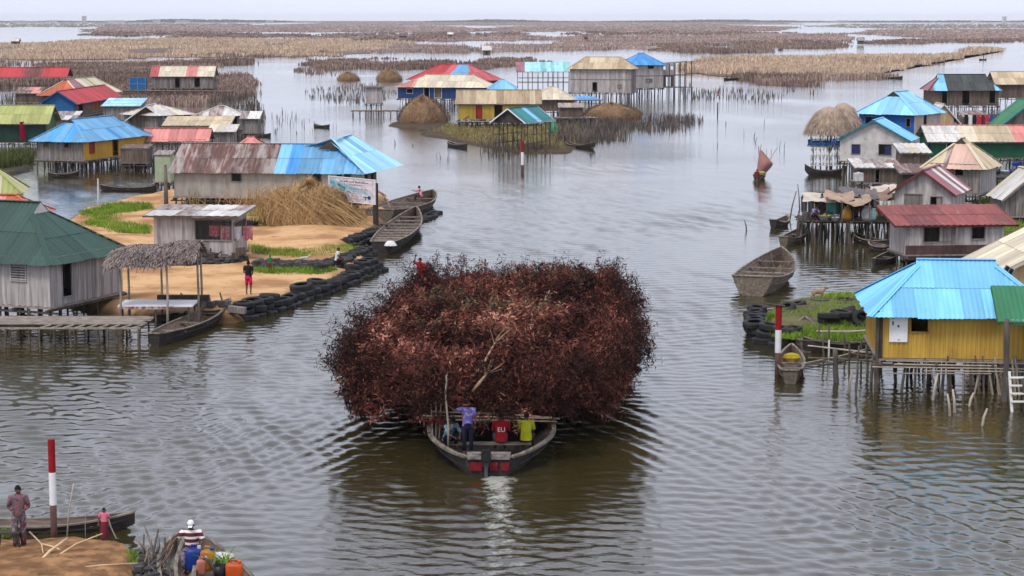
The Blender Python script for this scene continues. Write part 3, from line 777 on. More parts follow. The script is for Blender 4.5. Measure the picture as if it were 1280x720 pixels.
def wall(mb, a, b, z0, ztop, ops, m, plank=0.18, jit=0.012, thick=0.035, corr=False, band=None):
    """vertical boards from a to b (xy, outward normal on the right-hand side); ops = [(s0, s1, z0, z1)] openings"""
    a = Vector((a[0], a[1], 0)); b = Vector((b[0], b[1], 0)); L = (b - a).length
    d = (b - a) / L; n = Vector((d.y, -d.x, 0))
    zt = ztop if callable(ztop) else (lambda s_: ztop)
    cuts = list(np.arange(0, L, plank)) + [L]
    for o in ops: cuts += [o[0], o[1]]
    cuts += [c for c in getattr(ztop, 'breaks', [])]
    cuts = sorted(c for c in cuts if -1e-6 <= c <= L + 1e-6)
    cuts = [c for i, c in enumerate(cuts) if i == 0 or c - cuts[i - 1] > 0.012]
    cuts[-1] = L
    pr = {}
    for i in range(len(cuts) - 1):
        s0, s1 = cuts[i], cuts[i + 1]; sm = (s0 + s1) / 2
        pk = int(sm / plank)
        if pk not in pr: pr[pk] = (random.random(), random.uniform(0, jit), random.uniform(-0.02, 0.03) if not corr else 0)
        rn, off, lo = pr[pk]
        if corr: off = 0.024 if pk % 2 else -0.006; rn = random.Random(pk // 7).random()
        spans = [(z0 - max(lo, 0), None)]
        segs = []
        cur = z0 - max(lo, 0)
        for o in sorted([o for o in ops if o[0] - 1e-3 <= sm <= o[1] + 1e-3], key=lambda o: o[2]):
            if o[2] > cur + 0.01: segs.append((cur, o[2], False))
            cur = max(cur, o[3])
        segs.append((cur, None, True))
        for (za, zb, top) in segs:
            t0 = zt(s0) if top else zb; t1 = zt(s1) if top else zb
            if max(t0, t1) < za + 0.02: continue
            t0 = max(t0, za); t1 = max(t1, za)
            mm = m
            if band and za < band[0] and not top: mm = m
            f = [a + d * s0 + n * off, a + d * s1 + n * off]
            bk = [a + d * s0 - n * thick, a + d * s1 - n * thick]
            def q(v, z): return (v.x, v.y, z)
            mb.face([q(f[0], za), q(f[1], za), q(f[1], t1), q(f[0], t0)], mm, rn)
            mb.face([q(bk[1], za), q(bk[0], za), q(bk[0], t0), q(bk[1], t1)], mm, rn)
            mb.face([q(f[0], za), q(f[0], t0), q(bk[0], t0), q(bk[0], za)], mm, rn)
            mb.face([q(f[1], za), q(bk[1], za), q(bk[1], t1), q(f[1], t1)], mm, rn)
            mb.face([q(f[0], za), q(bk[0], za), q(bk[1], za), q(f[1], za)], mm, rn)
            if not top: mb.face([q(f[0], t0), q(f[1], t1), q(bk[1], t1), q(bk[0], t0)], mm, rn)

STILT_MESH = []
def stilt_meshes():
    for k in range(7):
        b = MB(); rr = random.Random(k + 40)
        pts = []; x = y = 0
        for i in range(5):
            pts.append((x, y, i / 4.0)); x += rr.uniform(-0.035, 0.035); y += rr.uniform(-0.035, 0.035)
        r0 = rr.uniform(0.055, 0.08)
        b.tube(pts, [r0, r0 * 0.97, r0 * 0.93, r0 * 0.88, r0 * 0.82], STILT, n=7, rnd=rr.random())
        o = b.build('stilt', smooth=True); STILT_MESH.append(o.data); bpy.data.objects.remove(o)
stilt_meshes()
def stilt(parent, x, y, z0, z1, r=1.0, tilt=0.05, name='stilt', m=None):
    o = bpy.data.objects.new(name, random.choice(STILT_MESH) if m is None else m)
    link(o, parent); o.location = (x, y, z0)
    o.scale = (r, r, z1 - z0)
    if tilt:
        ax = random.gauss(0, tilt); ay = random.gauss(0, tilt)
        o.rotation_euler = (ax, ay, random.uniform(0, 6.28))
        o.location.x -= math.tan(ay) * (z1 - z0); o.location.y += math.tan(ax) * (z1 - z0)
    return o

def grid_stilts(root, x0, x1, y0, y1, zf, sp=1.3, r=1.0, front=True, zb=-0.6, tilt=0.05):
    sp = sp * 0.8
    nx = max(2, int(round((x1 - x0) / sp)) + 1); ny = max(2, min(4, int(round((y1 - y0) / (sp * 1.6))) + 1))
    for j in range(ny):
        for i in range(nx):
            stilt(root, x0 + (x1 - x0) * i / (nx - 1) + random.uniform(-.15, .15) * (0 < i < nx - 1), y0 + (y1 - y0) * j / (ny - 1), zb, zf, r * random.uniform(0.8, 1.15), tilt)

def frame_between(pa, pb, z):
    """local frame with x from pixel pa to pixel pb on the plane z"""
    A = P(*pa, z); B = P(*pb, z)
    return A, math.atan2(B.y - A.y, B.x - A.x), (B - A).length

def window(root, wl, s0, s1, z0, z1, m, fr=0.05, proud=0.03, panel=None, bars=0, name='window'):
    """frame round an opening in wall line wl=(a,b)"""
    a = Vector((wl[0][0], wl[0][1], 0)); b = Vector((wl[1][0], wl[1][1], 0)); d = (b - a).normalized(); n = Vector((d.y, -d.x, 0))
    b_ = MB()
    c = lambda s, z, o=0.0: a + d * s + n * (proud + o) + Vector((0, 0, z))
    b_.bar(c(s0 - fr, z1 + fr / 2), c(s1 + fr, z1 + fr / 2), 0.06, fr, m)
    b_.bar(c(s0 - fr, z0 - fr / 2), c(s1 + fr, z0 - fr / 2), 0.08, fr, m)
    b_.bar(c(s0 - fr / 2, z0), c(s0 - fr / 2, z1), fr, 0.05, m, up=n)
    b_.bar(c(s1 + fr / 2, z0), c(s1 + fr / 2, z1), fr, 0.05, m, up=n)
    for k in range(bars):
        zz = z0 + (z1 - z0) * (k + 0.5) / bars
        b_.bar(c(s0, zz, -0.03), c(s1, zz, -0.03), 0.05, (z1 - z0) / bars * 0.55, m)
    o = b_.build(name + '_frame', root)
    if panel is not None:
        b2 = MB()
        pm, f0, f1, of = panel
        q = lambda s, z: a + d * s + n * of + Vector((0, 0, z))
        k = 4
        for i in range(k):
            sa = s0 + (s1 - s0) * (f0 + (f1 - f0) * i / k); sb = s0 + (s1 - s0) * (f0 + (f1 - f0) * (i + 0.96) / k)
            b2.bar(q((sa + sb) / 2, z0 + 0.02), q((sa + sb) / 2, z1 - 0.02), sb - sa, 0.025, pm, up=n)
        b2.build('shutter' if name == 'window' else name, o)
    return o

def house(name, label, a, b, z, dep, zf, ze, zr, wm, roof, ridge='x', group=None, ops=None, over=0.35, plank=0.18, corr=False, cat='house',
          stilts=1.3, sr=1.0, trim=None, step=0.19, t=0.78, hi=None, walls='frbl', beams=True, floor=True, inset=None, zb=-0.6,
          gablem=None, gabletm=None, overs=None, mid=None, fascia=None, stilty=True, sidem=None, roofamp=0.018, jit=0.012):
    A, rz, L = frame_between(a, b, z)
    W = dep
    root = empty(name, (A.x, A.y, 0), rz)
    tag(root, label, cat, group)
    ops = ops or {}
    C = {'f': ((0, 0), (L, 0)), 'r': ((L, 0), (L, W)), 'b': ((L, W), (0, W)), 'l': ((0, W), (0, 0))}
    trim = trim or TRIMG
    def top_for(side):
        if ridge == 'x' and side in 'rl':
            f = lambda s_: ze + (zr - ze) * (1 - abs(s_ - W / 2) / (W / 2)) - 0.03
            f_ = lambda s_: f(s_); f_.breaks = [W / 2]; return f_
        if ridge == 'y' and side in 'fb':
            f = lambda s_: ze + (zr - ze) * (1 - abs(s_ - L / 2) / (L / 2)) - 0.03
            f_ = lambda s_: f(s_); f_.breaks = [L / 2]; return f_
        if ridge == 'shed':
            if side == 'b': return zr - 0.03
            if side in 'rl':
                f_ = (lambda s_: ze + (zr - ze) * s_ / W - 0.03) if side == 'r' else (lambda s_: zr + (ze - zr) * s_ / W - 0.03)
                g_ = lambda s_: f_(s_); g_.breaks = []; return g_
        return ze
    nm = {'f': 'front_wall', 'r': 'side_wall', 'b': 'rear_wall', 'l': 'side_wall'}
    for side in walls:
        wl = C[side]; LL = L if side in 'fb' else W
        ol = []
        for o in ops.get(side, []):
            s0, s1, z0, z1, kind = o[:5]
            ol.append((s0 * LL, s1 * LL, zf + z0, zf + z1))
        mb = MB()
        mm_ = (sidem or {}).get(side, wm)
        wall(mb, wl[0], wl[1], zf, top_for(side), ol, mm_, plank, jit, corr=corr)
        wo = mb.build(nm[side], root)
        for o, q in zip(ops.get(side, []), ol):
            kind = o[4]; pm = o[5] if len(o) > 5 else None
            if kind == 'win': window(wo, wl, *q, trim)
            elif kind == 'winf': window(wo, wl, *q, pm or TRIMW)
            elif kind == 'shut': window(wo, wl, *q, trim, panel=(pm or BROWNW, 0.0, 1.0, -0.01))
            elif kind == 'half': window(wo, wl, *q, trim, panel=(pm or BROWNW, 0.5, 1.0, -0.01))
            elif kind == 'louv': window(wo, wl, *q, trim, bars=6)
            elif kind == 'door': window(wo, wl, *q, trim, name='door')
            elif kind == 'doorp': window(wo, wl, *q, trim, panel=(pm or BROWNW, 0.0, 1.0, -0.05), name='door')
            elif kind == 'bars': window(wo, wl, *q, trim, bars=5)
        # corner boards
    if mid:   # horizontal rail round the walls
        mb = MB(); mb.bar((-0.02, -0.04, mid), (L + 0.02, -0.04, mid), 0.05, 0.09, trim); mb.bar((L + 0.04, 0, mid), (L + 0.04, W, mid), 0.05, 0.09, trim)
        mb.build('rail', root)
    if floor:
        mb = MB(); mb.box((-0.1, -0.1, zf - 0.10), (L + 0.1, W + 0.1, zf - 0.02), DECKW); mb.build('floor', root)
        if beams:
            mb = MB()
            for k in range(max(2, int(L / 1.8)) + 1):
                x = L * k / max(2, int(L / 1.8)); mb.bar((x, -0.35, zf - 0.17), (x, W + 0.3, zf - 0.17), 0.10, 0.12, STILT)
            mb.bar((-0.3, 0.05, zf - 0.29), (L + 0.3, 0.05, zf - 0.29), 0.10, 0.10, STILT)
            mb.build('floor_beams', root)
    if stilty: grid_stilts(root, 0.05, L - 0.05, 0.05, W - 0.05, zf - 0.12, stilts, sr, zb=zb)
    # roof
    ox = over if overs is None else overs
    mb = MB()
    R4 = lambda i: pattern(roof[i], hash_(name) + 0) if isinstance(roof, dict) and i in roof else pattern(roof['all'] if isinstance(roof, dict) and 'all' in roof else roof, len(label))
    fronts = R4('f'); backs = R4('b'); lefts = R4('l'); rights = R4('r')
    sd_ = len(label)
    if ridge == 'x':
        h = over * (zr - ze) / (W / 2)
        roof_face(mb, [(-ox, -over, ze - h), (L + ox, -over, ze - h), (L + ox, W / 2, zr), (-ox, W / 2, zr)], fronts, step, roofamp, seed=sd_)
        roof_face(mb, [(L + ox, W + over, ze - h), (-ox, W + over, ze - h), (-ox, W / 2, zr), (L + ox, W / 2, zr)], backs, step, roofamp, seed=sd_ + 1)
        ridge_l = [((-ox, W / 2, zr), (L + ox, W / 2, zr))]
        barge = [((-ox, -over, ze - h), (-ox, W / 2, zr)), ((-ox, W + over, ze - h), (-ox, W / 2, zr)), ((L + ox, -over, ze - h), (L + ox, W / 2, zr)), ((L + ox, W + over, ze - h), (L + ox, W / 2, zr))]
        eave = [((-ox, -over, ze - h), (L + ox, -over, ze - h))]
    elif ridge == 'y':
        h = over * (zr - ze) / (L / 2)
        roof_face(mb, [(L + over, -ox, ze - h), (L + over, W + ox, ze - h), (L / 2, W + ox, zr), (L / 2, -ox, zr)], rights, step, roofamp, seed=sd_)
        roof_face(mb, [(-over, W + ox, ze - h), (-over, -ox, ze - h), (L / 2, -ox, zr), (L / 2, W + ox, zr)], lefts, step, roofamp, seed=sd_ + 1)
        ridge_l = [((L / 2, -ox, zr), (L / 2, W + ox, zr))]
        barge = [((-over, -ox, ze - h), (L / 2, -ox, zr)), ((L + over, -ox, ze - h), (L / 2, -ox, zr)), ((-over, W + ox, ze - h), (L / 2, W + ox, zr)), ((L + over, W + ox, ze - h), (L / 2, W + ox, zr))]
        eave = []
    elif ridge == 'shed':
        h = over * (zr - ze) / W
        roof_face(mb, [(-ox, -over, ze - h), (L + ox, -over, ze - h), (L + ox, W + over, zr + h), (-ox, W + over, zr + h)], fronts, step, roofamp, seed=sd_)
        ridge_l = []; eave = [((-ox, -over, ze - h), (L + ox, -over, ze - h))]
        barge = [((-ox, -over, ze - h), (-ox, W + over, zr + h)), ((L + ox, -over, ze - h), (L + ox, W + over, zr + h))]
    else:   # hip / dutch, ridge along x ('hipx') or y ('hipy')
        sw = ridge.startswith('hipy')
        LL, WW = (W, L) if sw else (L, W)
        tr = (lambda x, y, z_: (y, x, z_)) if sw else (lambda x, y, z_: (x, y, z_))
        e = over; h = over * (zr - ze) / (WW / 2)
        zc = ze - h
        inset_ = hi if hi is not None else min(WW / 2, LL * 0.45)
        il, ir = inset_ if isinstance(inset_, tuple) else (inset_, inset_)
        tl, trr = t if isinstance(t, tuple) else (t, t)
        def Q(x0, x1, y0, y1, tt): return (x0 + (x1 - x0) * tt, y0 + (y1 - y0) * tt, zc + (zr - zc) * tt)
        q0 = Q(-e, il, -e, WW / 2, tl); q0b = Q(-e, il, WW + e, WW / 2, tl)
        q1 = Q(LL + e, LL - ir, -e, WW / 2, trr); q1b = Q(LL + e, LL - ir, WW + e, WW / 2, trr)
        r0 = (q0[0], WW / 2, zr); r1 = (q1[0], WW / 2, zr)
        c0, c1, c2, c3 = (-e, -e, zc), (LL + e, -e, zc), (LL + e, WW + e, zc), (-e, WW + e, zc)
        T = lambda l: [tr(*p) for p in l]
        faces = [([c0, c1, q1, r1, r0, q0], 'f'), ([c2, c3, q0b, r0, r1, q1b], 'b'), ([c3, c0, q0, q0b], 'l'), ([c1, c2, q1b, q1], 'r')]
        names = {'f': 'l' if sw else 'f', 'b': 'r' if sw else 'b', 'l': 'f' if sw else 'l', 'r': 'b' if sw else 'r'}
        pats = {'f': fronts, 'b': backs, 'l': lefts, 'r': rights}
        for k, (pl, nm_) in enumerate(faces):
            roof_face(mb, T(pl), pats[names[nm_]], step, roofamp, seed=sd_ + k)
        if tl < 1: mb.face(T([q0, q0b, r0]), gabletm or DARKW)
        if trr < 1: mb.face(T([q1b, q1, r1]), gabletm or DARKW)
        ridge_l = [tuple(T([r0, r1])), tuple(T([c0, q0])), tuple(T([c1, q1])), tuple(T([c3, q0b])), tuple(T([c2, q1b]))]
        eave = []; barge = []
    ro = mb.build('roof', root)
    def first_(q):
        while not isinstance(q, str):
            if q is None or callable(q): return None
            if isinstance(q, dict): q = q.get('f') or q.get('all') or q.get('r') or next(iter(q))
            else: q = q[-1][1]
        return q
    key = first_(roof) or first_(roof.get('all') if isinstance(roof, dict) else None) or 'white'
    mb = MB()
    for p_, q_ in ridge_l:
        p_ = Vector(p_) + Vector((0, 0, 0.035)); q_ = Vector(q_) + Vector((0, 0, 0.035))
        mb.bar(p_, q_, 0.26, 0.02, roofm(fascia or key), 0.75)
        mb.bar(p_ + Vector((0, 0, 0.012)), q_ + Vector((0, 0, 0.012)), 0.09, 0.03, roofm(fascia or key), 0.4)
    if ridge_l: mb.build('ridge_cap', ro)
    if barge:
        for p_, q_ in barge:
            mb = MB(); mb.bar(Vector(p_) - Vector((0, 0, 0.06)), Vector(q_) - Vector((0, 0, 0.06)), 0.03, 0.13, gablem or TRIMG); mb.build('barge_board', ro)
        for p_, q_ in eave:
            mb = MB(); mb.bar(Vector(p_) + Vector((0.04, 0.06, -0.07)), Vector(q_) + Vector((-0.04, 0.06, -0.07)), 0.03, 0.09, gablem or TRIMG); mb.build('fascia_board', ro)
    root['_L'] = L
    return root, L, W

def hash_(s): return sum(ord(c) * (i + 1) for i, c in enumerate(s)) % 997

def deck(name, label, a, b, z, dep, zf, gaps=0.02, board=0.2, group=None, sp=1.2, m=None, along='x', r=0.9, zb=-0.6, tilt=0.05, cat='deck', partial=0.0):
    A, rz, L = frame_between(a, b, z)
    root = empty(name, (A.x, A.y, 0), rz); tag(root, label, cat, group)
    mb = MB(); m = m or DECKW
    if along == 'x':
        y = 0
        while y < dep:
            w_ = board * random.uniform(0.8, 1.1)
            if random.random() > partial:
                mb.box((random.uniform(-.2, .1), y, zf - 0.04 + random.uniform(0, .012)), (L + random.uniform(-.1, .25), y + w_ - gaps, zf + random.uniform(0, .012)), m)
            y += w_
    else:
        x = 0
        while x < L:
            w_ = board * random.uniform(0.8, 1.1)
            if random.random() > partial:
                mb.box((x, random.uniform(-.2, .1), zf - 0.04), (x + w_ - gaps, dep + random.uniform(-.1, .2), zf + random.uniform(0, .015)), m)
            x += w_
    mb.build('boards', root)
    mb = MB()
    for yy in (0.1, dep / 2, dep - 0.1): mb.tube([(-0.15, yy, zf - 0.1), (L / 2, yy + .03, zf - 0.11), (L + 0.15, yy, zf - 0.1)], 0.05, STILT)
    n = max(2, int(L / 1.2))
    for k in range(n + 1): mb.tube([(L * k / n, -0.15, zf - 0.18), (L * k / n, dep + 0.15, zf - 0.18)], 0.045, STILT)
    mb.build('joists', root)
    grid_stilts(root, 0.1, L - 0.1, 0.1, dep - 0.1, zf - 0.05, sp, r, zb=zb, tilt=tilt)
    return root, L
# ------------------------------------------------------------------ the village, from left to right and back to front
# left group
def open_shed(name, label, a, b, z, dep, zf, ze, zr, roof, cat='shed', sp=2.2, ridge='x', rails=True, trimm=None, step=0.3, over=0.3, stb=-0.6):
    root, L, W = house(name, label, a, b, z, dep, zf, ze, zr, BROWNW, roof, ridge=ridge, walls='', floor=False, stilty=False, over=over, step=step, cat=cat, gablem=trimm)
    n = max(2, int(round(L / sp)))
    for j in (0, 1):
        for i in range(n + 1):
            stilt(root, L * i / n, W * j, stb, ze - 0.03, 0.9, 0.012, name='post')
    if rails:
        for yy in (0, W):
            for za, ra in ((zf + 0.9, 0.035), (zf, 0.05), (ze - .06, 0.05)):
                mb = MB(); mb.tube([(0, yy, za), (L, yy, za + 0.03)], ra, STILT); mb.build('rail', root)
    return root, L, W

open_shed('open_shed', 'far left open sided shed with red roof and one brown patch, standing on tall posts', (-60, 95), (82, 95), 4.0, 5, 1.2, 4.0, 5.5, {'f': [(0.62, 'red'), (0.77, 'maroon'), (1, 'red')], 'b': 'red'})
house('stilt_house', 'orange end and pale striped roof of the house behind the red roofed blue gable', (97, 116), (147, 111), 3.3, 5.5, 1.1, 3.3, 5.2, BROWNW,
      {'f': [(0.12, 'cream'), (0.35, 'mauve'), (0.55, 'cream'), (0.62, 'lime'), (1, 'cream')], 'l': 'orange', 'b': 'cream', 'r': 'cream'}, ridge='hipx', step=0.28, t=0.9, over=0.6, stilts=2)
r_, L, W = house('stilt_house', 'red roofed house with a bright blue gable end', (93, 127), (148, 118), 3.1, 4.3, 1.0, 3.1, 4.5, BROWNW, 'red', ridge='x', step=0.26, over=0.5,
      sidem={'l': BLUEP}, ops={'f': [(0.08, 0.17, 0.1, 1.7, 'door'), (0.35, 0.75, 0.3, 1.7, 'shut', mat('orange_brown', (0.30, 0.11, 0.04)))]}, stilts=2, gablem=BLUEP)
house('stilt_house', 'grey hut with pale blue lean-to roof behind the blue roofed yellow house', (129, 132), (173, 132), 2.8, 5, 1.0, 2.8, 3.5, GREYW, {'all': 'sky'}, ridge='shed', step=0.3, stilts=1.8, overs=0.3)
house('stilt_house', 'dark green house with faded lime roof at the left edge', (-60, 151), (57, 151), 2.95, 5.2, 0.6, 2.95, 4.55, DGREENW, {'f': 'lime', 'b': 'lime'}, ridge='x', over=0.5, step=0.22,
      sidem={'r': OLIVEW}, stilts=1.4, plank=0.3, gablem=TRIMG, mid=None)
house('stilt_house', 'big blue hipped roof over a house half grey planks, half bright yellow', (104.5, 200.5), (182, 190.5), 1.1, 4.9, 1.1, 3.15, 4.75, YEL2, {'f': {'midblue': 3, 'blue': 1}, 'l': {'midblue': 2, 'blue': 1}, 'b': 'midblue', 'r': 'midblue'},
      ridge='hipx', t=0.82, over=0.55, sidem={'l': GREYW}, step=0.2, stilts=1.0,
      ops={'f': [(0.09, 0.17, 0.55, 1.95, 'doorp', REDP), (0.46, 0.54, 0.1, 1.95, 'door')], 'l': [(0.60, 0.75, 1.15, 1.75, 'half'), (0.15, 0.26, 1.2, 1.8, 'shut')]}, trim=mat('ochre_trim', (0.45, 0.25, 0.06)))
house('stilt_house', 'long grey house with pink and white striped roof, far left by the brush', (190, 110), (266, 110), 1.6, 5.2, 1.6, 3.9, 5.5, GREYW,
      {'f': [(0.12, 'pinkred'), (0.55, 'cream'), (0.72, 'pink'), (1, 'cream')], 'b': 'cream'}, ridge='x', over=0.35, step=0.26, stilts=1.0, ops={'f': [(0.38, 0.46, 0, 1.9, 'door'), (0.70, 0.79, 0.2, 1.9, 'door')], 'r': [(0.4, 0.6, 1, 1.7, 'win')]}, plank=0.3)
house('stilt_house', 'dark wooden house with pale tin gable roof behind the yellow one', (163, 160), (205, 160), 1.0, 5.6, 1.0, 2.3, 3.7, BROWNW, {'r': {'white': 2, 'beige': 1, 'brickred': 0.5}, 'l': {'white': 3, 'grey': 1}}, ridge='y', step=0.24, over=0.65, stilts=1.4,
      ops={'f': [(0.4, 0.6, 1.3, 1.7, 'win')]}, gablem=TRIMW)
house('stilt_house', 'low house under a wide whitish tin roof, behind the pale gable', (196, 143), (238, 141), 2.7, 6.0, 1.0, 2.7, 3.7, GREYW, {'all': {'white': 4, 'cream': 1}}, ridge='hipx', step=0.26, over=0.5, stilts=1.6, t=1.0)
house('stilt_house', 'grey shack with white and grey tin roof nearest the stick covered channel', (246, 143), (302, 143), 2.7, 4.6, 1.0, 2.7, 3.6, GREYW, {'all': {'white': 3, 'grey': 1.2}}, ridge='hipx', step=0.26, over=0.4, stilts=1.5, t=1.0,
      ops={'f': [(0.80, 0.90, 0.5, 1.4, 'win')]})
house('stilt_house', 'yellow boarded house with flat beige roof and an open window', (206, 174), (285, 174), 1.05, 3.6, 1.05, 2.6, 3.3, YEL3, {'all': 'beige'}, ridge='shed', step=0.24, over=0.3, stilts=1.3, sidem={'r': YEL2}, plank=0.25,
      ops={'f': [(0.75, 0.86, 0.75, 1.4, 'win')]})
open_shed('open_shed', 'open shed with salmon pink roof on yellow posts beside the blue roof', (180, 174.5), (258, 174.5), 2.35, 3.6, 1.0, 2.35, 3.35, {'all': {'pink': 4, 'orange': 0.6}}, sp=1.2, step=0.22)
# grey wall bit below pink shed
house('washing_hut', 'small dark hut of odd rusty sheets on stilts right of the yellow wall', (152, 203), (184, 203), 0.9, 2.6, 0.9, 2.2, 2.4, BROWNW, {'all': {'rusty': 2, 'brown': 2}}, ridge='shed', step=0.2, over=0.1, stilts=0.7, plank=0.5, cat='hut', jit=0.05)
house('latrine_hut', 'pale green sheet metal hut behind a thick grey post', (194, 227), (213, 227), 0.9, 2.0, 0.9, 3.1, 3.3, mat('pale_green_sheet', (0.42, 0.47, 0.33), (0.33, 0.38, 0.26), rnd=0.1), {'all': 'grey'}, ridge='shed', step=0.2, over=0.1, stilts=0.7, plank=0.6, cat='hut')
house('stilt_house', 'cream cornered house with pale mossy roof at the left edge above the salmon roof', (-58, 237), (22, 236), 2.3, 4.2, 0.6, 2.3, 3.9, CREAMW, {'all': {'lime': 1, 'cream': 1}}, ridge='hipx', t=0.9, over=0.4, plank=0.4, stilts=1.5)
house('stilt_house', 'salmon red roof showing just above the dark green one', (-60, 262), (45, 262), 1.55, 3.4, 0.3, 1.4, 2.35, BROWNW, {'all': {'orange': 2, 'pink': 2}}, ridge='hipx', t=1.0, over=0.4, stilts=1.6, zb=-0.3)

# long grey house, rusty left roof, blue right roof
r_, L, W = house('stilt_house', 'long grey sheet walled house with roof half rusty, half blue, beside the billboard', (218, 245.5), (452, 247.5), 1.25, 5.4, 1.25, 3.25, 4.95, CEMENT,
      {'f': [(0.02, 'blue'), (0.11, 'grey'), (0.585, None), (0.66, 'lblue'), (1, 'midblue')], 'b': 'grey'} if False else {'all': 'midblue'}, ridge='hipx', t=(0.97, 0.86), hi=(0.6, 3.2), over=0.4, stilts=1.2, plank=0.9, jit=0.004,
      ops={'f': [(0.31, 0.36, 1.15, 1.85, 'win'), (0.745, 0.785, 1.0, 1.85, 'win'), (0.87, 0.90, 1.5, 1.9, 'winf'), (0.91, 0.94, 0.9, 1.9, 'win')], 'r': [(0.06, 0.22, 0.1, 1.85, 'door'), (0.34, 0.50, 0.1, 1.85, 'door'), (0.62, 0.76, 0.1, 1.85, 'door'), (0.86, 0.97, 0.1, 1.85, 'door')]},
      sidem={'r': LGREYW})
for ch in list(r_.children):
    if ch.name.startswith('roof'):
        for c2 in list(ch.children): bpy.data.objects.remove(c2)
        bpy.data.objects.remove(ch)
def long_roof(root, L, W):
    ze, zr, o = 3.25, 4.95, 0.4
    h = o * (zr - ze) / (W / 2)
    rr = random.Random(11)
    memo = {}
    def pat(u, r__, s_, _):
        k = (s_, r__)
        if k not in memo:
            if u < 0.035: memo[k] = 'blue' if r__ == 0 and False else 'grey'
            elif u < 0.50: memo[k] = rr.choices(['rusty', 'grey', 'brown'], [4, 1.5, 0.8])[0]
            elif u < 0.58: memo[k] = 'lblue'
            else: memo[k] = rr.choices(['midblue', 'blue'], [3, 1])[0]
        return memo[k]
    Lm = L * 0.80
    mb = MB()
    roof_face(mb, [(-o, -o, ze - h), (L + o, -o, ze - h), (Lm + 0.3, W / 2, zr), (-o * 0.2, W / 2, zr)], pat, 0.17, 0.02, seed=5)
    roof_face(mb, [(Lm, W + o, ze - h), (-o, W + o, ze - h), (-o * 0.2, W / 2, zr), (Lm, W / 2, zr)], 'grey', 0.3, 0.02, seed=6)
    mb.build('roof', root)
    mb = MB(); mb.bar((-.1, W / 2, zr + .03), (Lm, W / 2, zr + .03), 0.25, 0.03, roofm('grey')); mb.build('ridge_cap', root)
    # taller pale blue wing at the right end, ridge running back
    mb = MB()
    z2 = 5.35; xa, xb = Lm - 0.6, L + o; xm = Lm + 0.35; d2 = W + 3.2
    roof_face(mb, [(xb, -o, ze - h), (xb + 1.3, d2 + o, ze - h), (xm + 0.3, d2 - 1.0, z2), (xm, W * 0.5 - 0.9, z2)], {'a': 1} and pattern({'sky': 3, 'lblue': 1}, 3), 0.2, 0.02, seed=7)
    roof_face(mb, [(xa - 2.4, d2 + o, ze - h), (xa - 2.4, W / 2, ze + 1.2), (xm, W * 0.5 - 0.9, z2), (xm + 0.3, d2 - 1.0, z2)], 'sky', 0.3, 0.02, seed=8)
    mb.face([(xm - 1.1, W * 0.5 - 0.85, zr - 0.35), (xm + 0.75, W * 0.5 - 0.95, zr - 0.35), (xm, W * 0.5 - 0.9, z2)], DARKW)
    ro = mb.build('wing_roof', root)
    mb = MB(); mb.bar((xm, W * 0.5 - 0.9, z2 + .02), (xm + 0.3, d2 - 1, z2 + .02), 0.22, 0.03, roofm('sky'))
    mb.bar((xm, W * 0.5 - 0.9, z2 + .02), (xb, -o, ze - h + .04), 0.2, 0.03, roofm('sky')); mb.build('hip_cap', ro)
    mb = MB()
    for s_ in (0.0, 0.25, 0.5, 0.75, 1.0): mb.bar((L + 0.12, s_ * W, 0.0), (L + 0.12, s_ * W, ze), 0.16, 0.16, DARKW if s_ in (0.25, 0.75) else LGREYW)
    mb.build('corner_posts', root)
long_roof(r_, L, W)
o_ = open_shed('open_shed', 'tip of a salmon pink hipped roof just behind the rusty roof', (298, 182), (324, 182), 2.8, 3.2, 1.0, 2.8, 3.5, {'all': 'pink'}, ridge='hipx', sp=2)

# kiosk on the bank
r_, L, W = house('kiosk', 'small grey plank kiosk with flat roof and washing over its counter', (193, 318), (291, 319), 0.95, 3.6, 0.95, 3.2, 3.35, LGREYW, {'all': {'white': 1, 'grey': 1}}, ridge='shed', over=0.45, overs=0.5, stilts=1.4, plank=0.2, cat='kiosk', zb=0.3, sr=1.0, step=0.25,
      ops={'f': [(0.53, 0.99, 0.85, 1.95, 'win')], 'r': [(0.08, 0.92, 0.85, 1.75, 'win')]})
# green roofed house
house('stilt_house', 'pale plank house with big dark green hipped roof, near left', (-230, 365), (63, 384), 1.0, 5.9, 1.0, 3.25, 5.45, LGREYW, {'all': 'dgreen'}, ridge='hipx', t=0.80, hi=(3.2, 3.2), over=0.42, stilts=1.1, plank=0.15, step=0.13, roofamp=0.014,
      gabletm=TRIMW, ops={'f': [(0.845, 0.905, 1.15, 1.85, 'louv')], 'r': [(0.16, 0.29, 0.35, 1.95, 'door')]}, trim=LGREYW)

# ---- middle group
house('stilt_house', 'red hipped roof with blue and pink patches, farthest of the middle houses', (514, 116), (592, 118), 1.2, 7.5, 1.2, 3.9, 6.2, GREYW, {'f': [(0.46, 'red'), (0.56, 'pinkred'), (0.80, 'midblue'), (1, 'pinkred')], 'all': 'pinkred'}, ridge='hipx', t=1.0, over=0.7, stilts=2, step=0.3, fascia='pinkred')
house('stilt_house', 'navy blue house with pale beige roof and salmon left end', (497.5, 122.5), (607, 123.5), 1.2, 6.5, 1.2, 3.25, 4.95, NAVYW, {'f': [(0.20, 'pink'), (1, 'cream')], 'l': 'pink', 'all': 'cream'}, ridge='hipx', t=0.9, hi=(4.2, 3.0), over=0.5, stilts=1.6, plank=0.5, step=0.28, fascia='cream',
      ops={'f': [(0.10, 0.17, 0.8, 1.5, 'winf'), (0.42, 0.50, 0.1, 1.95, 'doorp', BROWNW), (0.30, 0.36, 0.1, 1.95, 'door')]}, trim=WHITEP)
